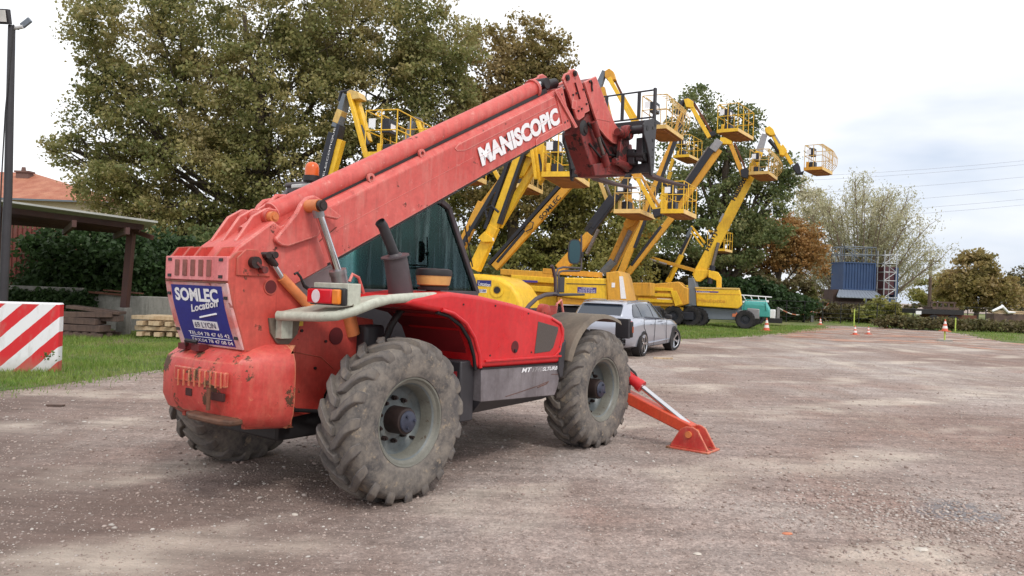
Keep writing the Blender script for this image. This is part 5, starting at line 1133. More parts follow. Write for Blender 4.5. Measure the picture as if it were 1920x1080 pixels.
# ---- mirror group at the hood front
y = -.92
mq = ml(1077, 472, y=y); m = MB()
m.tube([ml(*p, y=y) for p in ((985, 582), (993, 572), (1006, 560), (1022, 553), (1042, 551))], .021, 12); T(m, 'grab_tube', 'frame_black', smooth=50)
m = MB(); a, b = ml(1034, 553, y=y), ml(1085, 552, y=y); m.beam(a, b, .16, .022); T(m, 'mirror_tray', 'dark_plastic', bevel=.006)
m = MB()
m.tube([ml(*p, y=y) for p in ((1047, 550), (1047, 518), (1049, 510), (1056, 508), (1086, 508), (1090, 504), (1090, 440))], .0105, 8)
m.tube([ml(*p, y=y) for p in ((1042, 550), (1041, 520), (1037, 503), (1034, 498))], .018, 8)
m.tube([ml(*p, y=y) for p in ((1043, 515), (1046, 504), (1056, 501), (1090, 503))], .0105, 8)
T(m, 'mirror_arm', 'frame_black', smooth=50)
m = MB(); a = ml(1052, 534, y=y); m.box(a, (.09, .03, .16)); T(m, 'mirror_bracket', 'dark_plastic', bevel=.005)
m = MB(); dirm = Vector((-.75, -.66, 0)); sd = Vector((.66, -.75, 0))
def superell(c, sx, sz, n, off): return [c + sd * (sx * math.copysign(abs(math.cos(t)) ** .55, math.cos(t))) + Vector((0, 0, sz * math.copysign(abs(math.sin(t)) ** .7, math.sin(t)))) + dirm * off for t in [2 * math.pi * k / n for k in range(n)]]
m.loft([superell(mq, .05, .10, 24, -.06), superell(mq, .066, .128, 24, -.03), superell(mq, .07, .132, 24, .012)]); mr = T(m, 'mirror', 'dark_plastic', smooth=45)
m = MB(); m.loft([superell(mq, .058, .12, 24, .012), superell(mq, .058, .12, 24, .016)]); T(m, 'mirror_glass', 'mirror_glass', mr)
m = MB(); a = ml(1090, 478, y=y); m.cyl(a + Vector((0, 0, -.02)), a + Vector((0, 0, .03)), .022, n=10); m.cyl(a, mq, .012, n=8); T(m, 'mirror_clamp', 'black', smooth=40)
# red lifting ring beyond the hood
c = ml(1020, 585, y=-.55); m = MB(); m.lathe([(.0, -.05), (.05, -.05), (.085, -.03), (.09, .04), (0, .04)], 22, c=tuple(c)); m.bb((c.x - .05, -.55, c.z - .3), (c.x + .25, -.5, c.z + .07)); T(m, 'front_bracket', 'tower_red', smooth=40)
m = MB(); m.tube([ml(*p, y=-.5) for p in ((1040, 600), (1044, 570), (1052, 562), (1058, 600))], .014, 8); T(m, 'rail', 'boom_red')
# ---- exhaust
e0, e1 = ml(751, 545, y=-.78), ml(741, 482, y=-.78); de = (e1 - e0).normalized()
m = MB(); m.cyl(e0 - de * .12, e1, .102, .095, n=28); ex = T(m, 'muffler', 'frame_black', smooth=40)
m = MB(); m.cyl(e1, e1 + de * .012, .115, n=28); m.cyl(e1 + de * .012, e1 + de * .03, .06, .05, n=20); T(m, 'muffler_cap', 'frame_black', ex, smooth=40)
tip = ml(718, 424, y=-.78)
m = MB(); m.tube([e1, e1.lerp(tip, .75), tip, tip + Vector((-.035, 0, .03))], .042, 18, cap=False); T(m, 'exhaust_pipe', 'dark_plastic', ex, smooth=50)
m = MB(); dd = Vector((-.035, 0, .03)).normalized(); m.cyl(tip + dd * .02, tip + dd * .024, .040, n=18); T(m, 'pipe_bore', plain('soot', (.005, .005, .005, 1), .9, 0, .1), ex)
# ---- air intake bowl
c = ml(813, 525, y=-.86)
m = MB(); m.lathe([(0, -.055), (.10, -.055), (.135, -.04), (.150, .045), (.15, .05), (0, .05)], 32, axis='z', c=tuple(c)); ai = T(m, 'intake_bowl', 'bowl', smooth=40)
m = MB(); m.lathe([(.153, .035), (.156, .06), (.15, .085), (.12, .095), (0, .098)], 32, axis='z', c=tuple(c)); T(m, 'intake_cap', 'black', ai, smooth=40)
m = MB(); m.lathe([(0, -.085), (.125, -.085), (.13, -.06), (.11, -.05)], 32, axis='z', c=tuple(c)); m.build('intake_collar', M['black'], ai, 40)
m = MB(); m.cyl((c.x, c.y, c.z - .2), (c.x, c.y, c.z - .08), .085, .06, n=20); T(m, 'intake_neck', 'hood_red', ai, smooth=40)

# ---- rear mudguard bar and tail lamp
A_ = ml(520, 592, y=-.47); pts = [A_, ml(560, 593, y=-.62), ml(600, 594, y=-.84), ml(632, 592, y=-1.0), ml(665, 583, y=-1.07), ml(700, 569, y=-1.10), ml(730, 561, y=-1.10), ml(770, 558, y=-1.09), ml(812, 556, y=-1.08), ml(826, 559, y=-1.04), ml(835, 568, y=-.98)]
m = MB(); m.tube(pts, [.036] * 11, 16); gb = T(m, 'guard_bar', 'bar_grey', smooth=50)
m = MB(); top = [p + Vector((0, 0, .028)) for p in pts[:7]]; inn = [ml(552, 580, y=-.42), ml(575, 574, y=-.45), ml(610, 568, y=-.55), ml(650, 562, y=-.66), ml(680, 556, y=-.75), ml(705, 553, y=-.85), ml(728, 553, y=-.98)]
vs = []; fs = []
for a, b in zip(top, inn): vs += [a, b, a - Vector((0, 0, .01)), b - Vector((0, 0, .01))]
for i in range(6): k = i * 4; fs += [(k, k + 4, k + 5, k + 1), (k + 2, k + 3, k + 7, k + 6), (k, k + 2, k + 6, k + 4), (k + 1, k + 5, k + 7, k + 3)]
m.add(vs, fs); T(m, 'guard_shelf', 'bar_grey')
m = MB(); q = A_; m.prism([(q.x - .04, q.z - .02), (q.x - .02, q.z - .13), (q.x + .04, q.z - .21), (q.x + .14, q.z - .22), (q.x + .22, q.z - .14), (q.x + .24, q.z - .02)], -.412, -.43); T(m, 'bracket_pad', 'fender'); m = MB(); m.bb((q.x + .02, -.50, q.z - .17), (q.x + .12, -.42, q.z - .02)); T(m, 'bracket_foot', 'bar_grey', bevel=.004)
# lamp: faces rearward
l0, l1 = ml(574, 557, y=-.72), ml(636, 557, y=-1.0)
lx = (l0.x + l1.x) / 2 - .02; lz = (l0.z + l1.z) / 2 + .0
def lampbox(y0, y1, z0, z1, x0, x1): m = MB(); m.bb((x0, y0, z0), (x1, y1, z1)); return m
yl, yr = ml(573, 557, x=lx).y, ml(638, 557, x=lx).y; zt_, zb_ = ml(605, 539, x=lx).z, ml(605, 572, x=lx).z
T(lampbox(yr, yl, zb_, zt_, lx + .03, lx + .07), 'lamp_housing', 'black', bevel=.012)
T(lampbox(yr - .0, yl, zb_ + .0, zt_ + .035, lx + .07, lx + .19), 'lamp_guard', 'bar_grey', bevel=.006)
wy = yl - yr
T(lampbox(yr + wy * .26, yl - .01, zb_ + .01, zt_ - .01, lx, lx + .035), 'tail_lamp', 'red_lens', bevel=.012)
T(lampbox(yr + wy * .06, yr + wy * .25, zb_ + .01, zt_ - .01, lx, lx + .035), 'turn_lamp', 'amber', bevel=.010)
m = MB(); c = Vector((lx - .003, yr + wy * .70, (zt_ + zb_) / 2)); m.prism([(c.y + .05 * math.cos(a) * .9, c.z + .048 * math.sin(a)) for a in [i * math.pi / 10 for i in range(20)]], lx - .002, lx + .002, plane='yz'); T(m, 'reverse_lamp', 'white_lens')
# ---- cab
cy0, cy1 = .20, 1.12
fb = ml(893, 551, y=cy0); ft = ml(836, 378, y=cy0); rb_ = ml(655, 551, y=cy0)
zr = 2.56
prof = [(fb.x + .02, .75), (fb.x, fb.z), (ft.x + .03, ft.z - .06), (ft.x - .1, zr), (.55, zr), (.36, 2.35), (.30, 1.56), (.30, .75)]
def inset(pr, d):
    n = len(pr); cxx = sum(p[0] for p in pr) / n; czz = sum(p[1] for p in pr) / n
    return [(p[0] + (cxx - p[0]) * d, p[1] + (czz - p[1]) * d) for p in pr]
fr = MB(); r_ = .038
win = [(fb.x, fb.z), (ft.x + .03, ft.z - .06), (ft.x - .1, zr - .03), (.55, zr - .03), (.38, 2.35), (.32, 1.56)]
for y_ in (cy0, cy1):
    for i in range(len(win)):
        a, b = win[i], win[(i + 1) % len(win)]; fr.beam((a[0], y_, a[1]), (b[0], y_, b[1]), .06, .07, (0, 1, 0))
for p in win: fr.beam((p[0], cy0, p[1]), (p[0], cy1, p[1]), .07, .07)
cabf = T(fr, 'cab_frame', 'frame_black', bevel=.01)
m = MB(); m.bb((.32, cy0 + .03, .8), (fb.x, cy1, 1.55)); T(m, 'cab_body', 'dark_plastic', cabf, bevel=.02)
m = MB(); m.bb((.5, cy0 - .02, zr), (ft.x - .05, cy1 + .02, zr + .05)); T(m, 'cab_roof', 'frame_black', cabf, bevel=.02)
g = MB(); g.prism(inset(win, .02), cy0 - .004, cy0); T(g, 'side_glass', 'cab_glass', cabf)
g = MB(); g.prism(inset(win, .02), cy1, cy1 + .004); T(g, 'door_glass', 'cab_glass', cabf)
g = MB(); g.add([(fb.x + .002, cy0 + .03, fb.z + .03), (fb.x + .002, cy1 - .03, fb.z + .03), (ft.x + .035, cy1 - .03, ft.z - .08), (ft.x + .035, cy0 + .03, ft.z - .08)], [(0, 1, 2, 3)]); T(g, 'windscreen', 'cab_glass', cabf)
# grey gaiter panel beneath boom behind the cab, seat, wheel
m = MB(); m.bb((.75, .42, 1.3), (1.15, .86, 1.62)); m.prism([(.72, 1.6), (.62, 2.1), (.72, 2.15), (.86, 1.62)], .44, .84); T(m, 'seat', 'black', cabf, bevel=.04)
m = MB(); q = Vector((1.5, .62, 1.75)); ax = Vector((.5, 0, .86)).normalized(); e1_ = Vector((0, 1, 0)); e2_ = ax.cross(e1_)
m.tube([q + (e1_ * math.cos(t) + e2_ * math.sin(t)) * .19 for t in [k * math.pi / 10 for k in range(21)]], .014, 8); m.cyl(q, q - ax * .5, .03, n=8); m.beam(q - e1_ * .18, q + e1_ * .18, .02, .02); T(m, 'steering_wheel', 'black', cabf, smooth=50)
gp_ = plain('pale_body_panel', lin(176, 160, 160), .5)
m = MB(); m.prism([(.02, 1.45), (-.14, 1.62), (.30, 1.80), (.36, 1.5)], .10, .17); T(m, 'hose_cover', gp_)
m = MB(); m.bb((-.2, .15, 1.02), (.34, .42, 1.5)); T(m, 'tank', 'dark_plastic', bevel=.02)
m = MB(); m.tube([ml(*p, y=-.55) for p in ((655, 528), (661, 514), (672, 520), (682, 550))], .013, 8); T(m, 'grab_rail', 'boom_red', smooth=50)
m = MB(); m.tube([ml(*p, y=cy0 - .05) for p in ((858, 404), (866, 402), (872, 425), (880, 470), (886, 500))], .008, 6); T(m, 'wiper_hose', 'black', smooth=50)
# beacon
bc = ml(585, 322, y=.62); bz = bc.z
m = MB(); m.lathe([(.066, -.04), (.066, .03), (.058, .065), (.036, .086), (0, .094)], 24, axis='z', c=tuple(bc)); be = T(m, 'beacon', 'beacon', smooth=50)
m = MB(); m.lathe([(0, -.10), (.07, -.10), (.082, -.09), (.082, -.04), (.03, -.04)], 24, axis='z', c=tuple(bc)); m.cyl((bc.x, bc.y, bc.z - .24), (bc.x, bc.y, bc.z - .1), .028, n=12); T(m, 'beacon_base', 'black', be, smooth=40)
m = MB(); m.bb((bc.x - .06, .45, zr - .04), (.55, .85, zr + .0)); m.box((bc.x + .02, bc.y - .05, bc.z - .25), (.2, .2, .03)); T(m, 'roof_shelf', plain('pale_shelf', lin(190, 190, 188), .5), cabf, bevel=.01)
m = MB(); m.tube([(bc.x + .06, bc.y - .25, bc.z - .24), (bc.x + .1, bc.y - .22, bc.z - .1), (bc.x + .2, bc.y - .2, bc.z - .14)], .02, 8); T(m, 'work_lamp', 'silver_cyl', cabf)
# ---- front stabilisers
def stab(s_):
    q = lambda x, y, z: Vector((x, y * s_, z))
    foot = q(3.55, 1.93, .17)
    m = MB(); m.beam(q(3.5, .45, .72), foot + Vector((0, 0, .03)), .13, .18, (1, 0, 0), w2=.12, h2=.15); lg = T(m, 'stabiliser_leg', 'orange_red', bevel=.012)
    a, b = q(3.5, .55, 1.08), foot + q(0, -.02, .06) - Vector((0, 0, 0)); d = (b - a).normalized(); L = (b - a).length
    m = MB(); m.cyl(a, a + d * L * .56, .062, n=20); m.cyl(a + d * L * .53, a + d * L * .565, .07, n=20); T(m, 'stabiliser_cylinder', 'hood_red', lg, smooth=40)
    m = MB(); m.cyl(a + d * L * .55, b, .031, n=18); T(m, 'stabiliser_rod', 'chrome', lg, smooth=40)
    m = MB(); m.tube([a + d * L * .25 + Vector((0, 0, .07)), a + d * L * .4 + Vector((0, 0, .10)), a + d * L * .5 + Vector((0, 0, .09)), a + d * L * .52 + Vector((0, 0, .05))], .012, 6); T(m, 'hydraulic_hose', 'black', lg, smooth=50)
    m = MB(); m.bb((3.55 - .16, 1.93 * s_ - .24, .0), (3.55 + .16, 1.93 * s_ + .24, .022)); ft_ = T(m, 'foot_pad', 'cw_red', lg, bevel=.006)
    for x in (-.10, .10):
        m = MB(); m.prism([(1.93 * s_ - .22, .022), (1.93 * s_ - .10, .22), (1.93 * s_ - .04, .25), (1.93 * s_ + .04, .25), (1.93 * s_ + .10, .22), (1.93 * s_ + .22, .022)], 3.55 + x - .012, 3.55 + x + .012, plane='yz'); T(m, 'foot_cheek', 'cw_red', lg, bevel=.006)
    m = MB(); m.cyl((3.55 - .14, 1.93 * s_, .17), (3.55 + .14, 1.93 * s_, .17), .035, n=16); T(m, 'foot_pin', 'orange_cyl', lg, smooth=40)
stab(-1); stab(1)
m = MB(); m.bb((3.3, -.55, .5), (3.62, .55, 1.15)); T(m, 'stabiliser_frame', 'tower_red', bevel=.02)

# ================================================================== BOOM LIFTS
LF = Vector((.95, -.3, 0)).normalized(); LL = Vector((.3, .95, 0)).normalized(); ZU = Vector((0, 0, 1))
def make_lift_wheel(r, w=.34):
    root = empty('wheel'); m = MB(); m.lathe([(r * .5, -w * .42), (r * .62, -w * .5), (r * .9, -w * .5), (r * .96, -w * .35), (r * .96, w * .35), (r * .9, w * .5), (r * .62, w * .5), (r * .5, w * .42)], 32)
    N = 16
    for k in range(N):
        for s in (-1, 1):
            a = 2 * math.pi * (k + (.5 if s > 0 else 0)) / N; c, d = math.cos(a), math.sin(a)
            Mx = Matrix(((c, 0, -d), (0, 1, 0), (d, 0, c))); m.box((r * .97 * c, s * w * .27, r * .97 * d), (r * .09, w * .5, r * .16), Mx)
    m.build('tyre', M['tyre_dark'], root, 35)
    m = MB(); m.lathe([(0, -w * .36), (r * .16, -w * .36), (r * .18, -w * .22), (r * .4, -w * .2), (r * .47, -w * .42), (r * .5, -w * .42), (r * .5, w * .4)], 24); m.build('rim', M['machine_black'], root, 35)
    return root
wheel_proto = {}
def lift_wheels(root, pts, r):
    for p in pts:
        if r not in wheel_proto: w = make_lift_wheel(r); wheel_proto[r] = w; w.parent = root
        else: w = copy_tree(wheel_proto[r]); w.parent = root
        w.location = p
class Lift:
    def __init__(s, label, u, v, Y, group='yellow boom lifts parked in a row'):
        s.P = at(u, v, Y); g = Vector((s.P.x, s.P.y, 0)); s.root = empty('boom_lift', g, math.atan2(LF.y, LF.x)); tag(s.root, label, 'boom lift', group)
        s.k = Y / F_PX; s.pose = {}
    def p(s, u, v, off=0):
        d = ray(u, v); base = s.P + LL * off; t = (base - O).dot(LL) / d.dot(LL); w = O + d * t - Vector((s.P.x, s.P.y, 0))
        return Vector((w.dot(LF), w.dot(LL), w.z))
    def seg(s, name, u0, v0, u1, v1, w, mat, th=.3, off=0, w2=None, parent=None, bevel=.012):
        a, b = s.p(u0, v0, off), s.p(u1, v1, off); W = w * s.k * .82; W2 = (w2 or w) * s.k * .82; th *= .75
        m = MB(); m.beam(a, b, th, W, (0, 1, 0) if False else (b - a).cross(Vector((0, 1, 0))), w2=th, h2=W2); return m.build(name, M[mat], parent or s.root, bevel=bevel)
    def rod(s, name, u0, v0, u1, v1, r, mat, off=0):
        m = MB(); m.cyl(s.p(u0, v0, off), s.p(u1, v1, off), r, n=12); return m.build(name, M[mat], s.root, 40)
    def plate(s, name, pts, mat, o0=-.9, o1=.9, bevel=.03, parent=None):
        q = [s.p(u, v, o0) for u, v in pts]; m = MB(); m.prism([(a.x, a.z) for a in q], o0, o1); return m.build(name, M[mat] if isinstance(mat, str) else mat, parent or s.root, bevel=bevel, seg=3)
    def text(s, txt, u0, v0, u1, v1, h, mat, off, bold=.02, parent=None):
        a, b = s.p(u0, v0, off), s.p(u1, v1, off); U = b - a; V = Vector((-U.z, 0, U.x)).normalized() * h * s.k
        return text_fit(txt, a, U, V, mat, parent or s.root, 'lettering', bold, depth=.004)
    def decal(s, name, u0, v0, u1, v1, mat, off):
        a, b = s.p(u0, v0, off), s.p(u1, v1, off); m = MB(); m.bb((a.x, off - .008, b.z), (b.x, off - .002, a.z)); return m.build(name, mat, s.root)
    def basket(s, u, v, tray='yellow', rail='yellow', a=.92, b=2.4, h=1.1, rot=0, curved=False, dirty=False):
        c = s.p(u, v, -b / 2); g = empty('basket', c, rot, s.root); z = 0
        m = MB(); m.bb((0, 0, -.16), (a, b, -.02)); tr = m.build('tray', M['tray_under'], g, bevel=.01)
        m = MB(); m.bb((-.02, -.025, -.15), (a + .02, 0, .0)); m.bb((-.025, 0, -.15), (0, b, .0)); m.build('tray_side', M[tray], g)
        m = MB(); m.bb((a, 0, -.15), (a + .025, b, .0)); m.bb((-.02, b, -.15), (a + .02, b + .025, .0)); m.build('tray_edge', M['tray_edge'], g)
        m = MB(); m.bb((.1, .1, -.2), (a - .1, b - .1, -.16)); m.build('tray_frame', M['tray_under'], tr)
        m = MB(); r = .022
        r = .017; P = [(0, 0), (a, 0), (a, b * .33), (a, b * .67), (a, b), (0, b), (0, b * .6), (0, b * .4)]
        if curved:
            for i in range(8):
                y = b * i / 7; m.tube([(a, y, 0), (a + .22, y, h * .25), (a + .26, y, h * .6), (a + .05, y, h * .95), (a * .7, y, h * 1.02)], r * .8, 6)
            for t, x, z_ in ((0, a + .22, h * .25), (0, a + .26, h * .6), (0, a + .05, h * .95)): m.cyl((x, 0, z_), (x, b, z_), r * .8, n=6)
        for x, y in P: m.cyl((x, y, 0), (x, y, h), r, n=6)
        m.cyl((a * .5, 0, 0), (a * .5, 0, h), r, n=6); m.cyl((a * .5, b, 0), (a * .5, b, h), r, n=6)
        for zz in (h, h * .52):
            for i in range(len(P)):
                q, w = P[i], P[(i + 1) % len(P)]
                if i == 6 and zz > h * .8: continue
                m.cyl((q[0], q[1], zz), (w[0], w[1], zz), r, n=6)
        m.tube([(0, b * .3, h), (-.1, b * .32, h * 1.12), (-.1, b * .62, h * 1.12), (0, b * .66, h)], r, 6)
        m.build('guard_rail', M[rail], g, 50)
        m = MB(); m.bb((.02, b * .35, h * .62), (.26, b * .58, h * .98)); m.build('control_box', M['machine_black'], g, bevel=.02)
        m = MB(); m.bb((.03, b * .38, .04), (.3, b * .6, h * .35)); m.build('tool_box', M['machine_black'], g, bevel=.02)
        m = MB(); m.bb((.265, b * .38, h * .7), (.27, b * .5, h * .86)); m.build('notice_plate', M['white'], g); m = MB(); m.bb((.1, -.03, h * .58), (.3, -.024, h * .8)); m.build('notice_plate', M['white'], g)
        m = MB(); m.bb((-.12, b * .36, -.1), (0, b * .64, .4)); m.build('mount', M[tray], g, bevel=.02)
        return g
    def chassis(s, u0, u1, v, r=.5, mat='machine_black', zt=1.05, off=1.0, wheels=True):
        a, b = s.p(u0, v, -off), s.p(u1, v, -off); m = MB(); m.bb((a.x, -off * .75, .45), (b.x, off * .75, zt)); m.build('chassis', M[mat], s.root, bevel=.04)
        if wheels: lift_wheels(s.root, [(a.x + r * .4, -off, r), (a.x + r * .4, off, r), (b.x - r * .4, -off, r), (b.x - r * .4, off, r)], r)

blk = plain('black_lettering', lin(22, 22, 26), .5); wht = M['white']; pur = plain('purple_sign', lin(70, 56, 140), .4, 0, .1); navy = plain('navy_label', lin(34, 40, 110), .4, 0, .1)

# 1: nearest the huge oak, dark telescopic boom leaning right, basket left of the red boom
L = Lift('boom lift with black hose cover and full yellow basket, left of the red boom', 650, 180, 22)
L.plate('turret', [(500, 545), (600, 545), (600, 585), (500, 585)], 'yellow'); L.chassis(490, 620, 590)
L.seg('boom', 566, 530, 638, 262, 20, 'yellow', .32); L.seg('hose_cover', 556, 520, 626, 250, 17, 'machine_black', .42, w2=15); L.seg('hose_carrier', 578, 480, 640, 235, 9, 'machine_black', .46)
L.seg('boom_head', 632, 240, 650, 178, 18, 'machine_grey', .4, w2=9); L.seg('head_decal', 633, 232, 642, 208, 15, 'pale_yellow', .43)
L.seg('jib', 655, 176, 686, 292, 9, 'yellow', .2, off=-.15); L.seg('upper_jib', 667, 178, 692, 266, 10, 'yellow', .3, off=.1); L.rod('jib_cylinder', 676, 236, 690, 272, .07, 'machine_black')
m = MB(); m.tube([L.p(636, 190), L.p(640, 172), L.p(655, 170), L.p(664, 178)], .05, 8); m.build('hose', M['machine_black'], L.root, 50)
L.plate('jib_head', [(650, 172), (656, 168), (671, 172), (675, 184), (660, 186), (652, 184)], 'pale_yellow', -.2, .2, .01)
L.text('TELESCOPIQUE', 606, 340, 630, 240, 4, wht, -.18, .0)
L.basket(684, 285, b=2.44)
# 2: only its jib tip shows above the red boom
L = Lift('mostly hidden boom lift, only its grey head and yellow jib top the red boom', 775, 228, 25)
L.plate('turret', [(650, 545), (750, 545), (750, 580), (650, 580)], 'yellow'); L.chassis(640, 770, 590)
L.seg('boom', 700, 530, 768, 262, 16, 'yellow', .3); L.seg('boom_head', 763, 268, 775, 228, 14, 'machine_grey', .35, w2=9)
L.seg('jib', 783, 226, 818, 330, 8, 'yellow', .2, off=-.15); L.seg('upper_jib', 790, 230, 822, 320, 8, 'yellow', .2, off=.15)
m = MB(); m.tube([L.p(770, 230), L.p(778, 220), L.p(790, 224), L.p(796, 240)], .035, 8); m.build('hose', M['steel'], L.root, 50)
L.basket(822, 322, b=1.8)
# 3: pale basket seen under the red boom
L = Lift('boom lift whose whitish basket tray hangs just below the red boom', 940, 340, 30)
L.plate('turret', [(800, 530), (880, 530), (880, 560), (800, 560)], 'orange_yellow'); L.chassis(790, 900, 575)
L.seg('boom', 838, 520, 905, 380, 20, 'orange_yellow', .35); L.seg('fly_boom', 900, 392, 1000, 262, 14, 'orange_yellow', .3); L.seg('hose_cover', 856, 480, 968, 290, 9, 'machine_black', .4)
L.seg('jib', 916, 300, 941, 345, 9, 'yellow', .2); L.text('MPX', 866, 474, 890, 424, 10, blk, -.145, .03)
L.basket(946, 344, tray='tray_edge', rail='pale_yellow', b=2.0)
# 4: bright yellow steep boom, basket between red boom and fork carriage
L = Lift('bright yellow steep boom lift with a rounded turret beside the telehandler cab', 1010, 330, 24)
b1 = L.plate('turret', [(850, 512), (905, 514), (940, 521), (960, 534), (973, 553), (979, 575), (979, 610), (850, 610)], 'yellow', -1.1, 1.0, .12)
L.decal('name_plate', 895, 525, 921, 537, navy, -1.1); L.text('Location', 897, 535, 919, 538, 7, wht, -1.115, .01); L.decal('number_plate', 896, 542, 912, 549, wht, -1.1); L.text('03588', 897, 547, 911, 548, 5, navy, -1.115, .01)
c = L.p(932, 544, -1.1); m = MB(); m.cyl((c.x, -1.09, c.z), (c.x, -1.13, c.z), .10, n=20); m.build('round_vent', M['black'], b1, 40)
m = MB(); m.lathe([(.13, -.0), (.13, -.02), (.22, -.02), (.22, .0)], 24, c=(c.x, -1.105, c.z)); m.build('vent_ring', M['yellow'], b1, 40)
L.seg('boom', 890, 505, 927, 425, 27, 'yellow', .42, w2=23); L.seg('fly_boom', 922, 436, 985, 262, 21, 'yellow', .34, w2=18); L.seg('upper_link', 935, 425, 1010, 300, 16, 'yellow', .3, off=.3)
L.seg('hose_cover', 911, 430, 972, 250, 8, 'machine_black', .36, off=-.06); L.seg('hose_carrier', 937, 420, 990, 270, 8, 'machine_black', .42)
L.plate('valve_bracket', [(896, 446), (908, 434), (922, 446), (924, 453), (905, 454)], 'yellow', -.3, -.1, .01); c = L.p(923, 449, -.2); m = MB(); m.box(c, (.09, .1, .1)); m.build('sensor', M['white'], L.root)
m = MB(); m.tube([L.p(913, 408, -.3), L.p(910, 392, -.3), L.p(922, 386, -.3), L.p(935, 398, -.3)], .04, 8); m.build('hose', M['machine_black'], L.root, 50)
L.seg('jib', 997, 278, 1005, 336, 7, 'yellow', .16, off=-.35); L.seg('jib_rod', 1004, 276, 1012, 340, 6, 'yellow', .16, off=-.15); L.rod('jib_cylinder', 1008, 290, 1014, 322, .08, 'machine_black')
L.plate('jib_head', [(985, 292), (1014, 268), (1022, 274), (1020, 330), (1010, 346), (1005, 300)], 'yellow', .0, .3, .02); L.plate('knuckle', [(975, 300), (995, 288), (1002, 296), (982, 330), (966, 334)], 'yellow', .1, .4, .03)
L.chassis(840, 985, 600)
L.basket(1017, 322, b=2.3)
# 5: black lettered boom
L = Lift('boom lift with SOMLEC lettering on its slanting boom and a greyish basket tray', 1100, 320, 29)
L.plate('turret', [(940, 512), (975, 508), (1045, 520), (1045, 566), (940, 566)], 'yellow', -1.1, .9, .04)
for k, (a, b, c, d, mt) in enumerate(((938, 504, 1035, 510, 'orange_yellow'), (958, 515, 1045, 521, 'yellow'), (972, 534, 1042, 538, 'yellow'))): L.plate('folded_arm', [(a, b), (c, d), (c, d + 11), (a, b + 11)], mt, -1.3 - k * .04, -1.12, .02)
L.decal('name_plate', 978, 525, 1008, 530, pur, -1.38); L.plate('side_panel', [(976, 556), (1044, 552), (1044, 574), (976, 574)], 'yellow', -1.2, -.4, .03)
c = L.decal('arrow_plate', 978, 564, 985, 572, wht, -1.2); c = L.decal('arrow_plate', 1048, 560, 1054, 569, wht, -1.2)
L.seg('boom', 928, 502, 1105, 306, 19, 'orange_yellow', .34, w2=17); L.seg('hose_cover', 918, 496, 1060, 338, 8, 'machine_black', .42); L.seg('slot', 934, 492, 985, 432, 7, 'machine_black', .38)
m = MB(); m.tube([L.p(983, 430, -.2), L.p(990, 415, -.24), L.p(1000, 417, -.24), L.p(998, 428, -.2), L.p(986, 434, -.2)], .025, 8); m.build('hose', M['machine_black'], L.root, 50)
L.text('SOMLEC', 1016, 413, 1053, 371, 9, blk, -.14, .02)
L.seg('jib', 1120, 326, 1146, 398, 8, 'pale_yellow', .2, off=-.15); L.seg('jib_rod', 1130, 330, 1151, 384, 6, 'steel', .15, off=.1); L.seg('elbow', 1098, 315, 1124, 322, 22, 'machine_black', .4)
L.chassis(945, 1060, 590, off=1.1)
L.basket(1152, 392, rot=R_(-6), tray='tray_edge', rail='pale_yellow', b=2.3)
# 6: big body with purple plate, orange boom on the left
L = Lift('large boom lift with a purple phone plate on its turret behind the car', 1178, 330, 28)
L.plate('turret', [(1040, 520), (1138, 522), (1140, 567), (1120, 564), (1060, 558), (1038, 552)], 'yellow', -1.2, 1.0, .05); L.plate('turret_end', [(1136, 511), (1160, 508), (1166, 520), (1175, 565), (1140, 569)], 'orange_yellow', -1.3, 1.0, .03)
L.plate('lower_panel', [(1045, 556), (1140, 566), (1140, 574), (1045, 570)], 'orange_yellow', -1.1, 1.0, .02); L.plate('panel_groove', [(1062, 531), (1136, 533), (1136, 534.5), (1062, 532.5)], 'dark_plastic', -1.212, -1.0, 0)
pl = L.decal('phone_plate', 1083, 538, 1118, 550, pur, -1.2); L.text('LOCATION', 1091, 541.5, 1111, 542, 3, wht, -1.214, .0); L.text('TEL:04 78 47 65 42', 1085, 545.3, 1116, 546, 2.8, wht, -1.214, .0); L.text('FAX:04 78 47 08 04', 1085, 549, 1116, 549.6, 2.8, wht, -1.214, .0)
L.decal('notice_plate', 1147, 530, 1153, 539, wht, -1.3); L.plate('data_plate', [(1161, 518), (1168, 518), (1174, 560), (1164, 560)], 'white', -1.315, -1.3, 0)
L.seg('upper_arm', 1020, 508, 1128, 516, 12, 'orange_yellow', .5, off=-.6); L.seg('boom', 1050, 505, 1108, 440, 26, 'orange_yellow', .4, w2=22); L.seg('fly_boom', 1100, 445, 1174, 345, 15, 'machine_black', .36); L.seg('hose_cover', 1108, 425, 1150, 370, 19, 'machine_black', .42)
L.seg('name_strip', 1099, 434, 1110, 418, 9, 'black', .43); L.rod('lift_cylinder', 1100, 476, 1122, 430, .07, 'steel', off=-.3)
L.seg('elbow', 1168, 352, 1182, 322, 16, 'machine_black', .35, w2=12); L.seg('jib', 1188, 322, 1230, 396, 9, 'yellow', .2, off=-.12); L.seg('jib_rod', 1200, 326, 1236, 388, 6, 'orange_yellow', .15, off=.12); L.rod('jib_cylinder', 1196, 334, 1214, 366, .06, 'machine_black')
L.plate('jib_head', [(1182, 322), (1192, 319), (1202, 322), (1202, 332), (1188, 336)], 'orange_yellow', -.2, .2, .01); L.plate('rotator', [(1222, 392), (1240, 390), (1240, 404), (1226, 408)], 'machine_black', -.2, .2, .02)
L.chassis(1020, 1190, 590, off=1.1)
L.basket(1240, 392, rot=R_(-8), b=2.0, a=.76, h=.95)
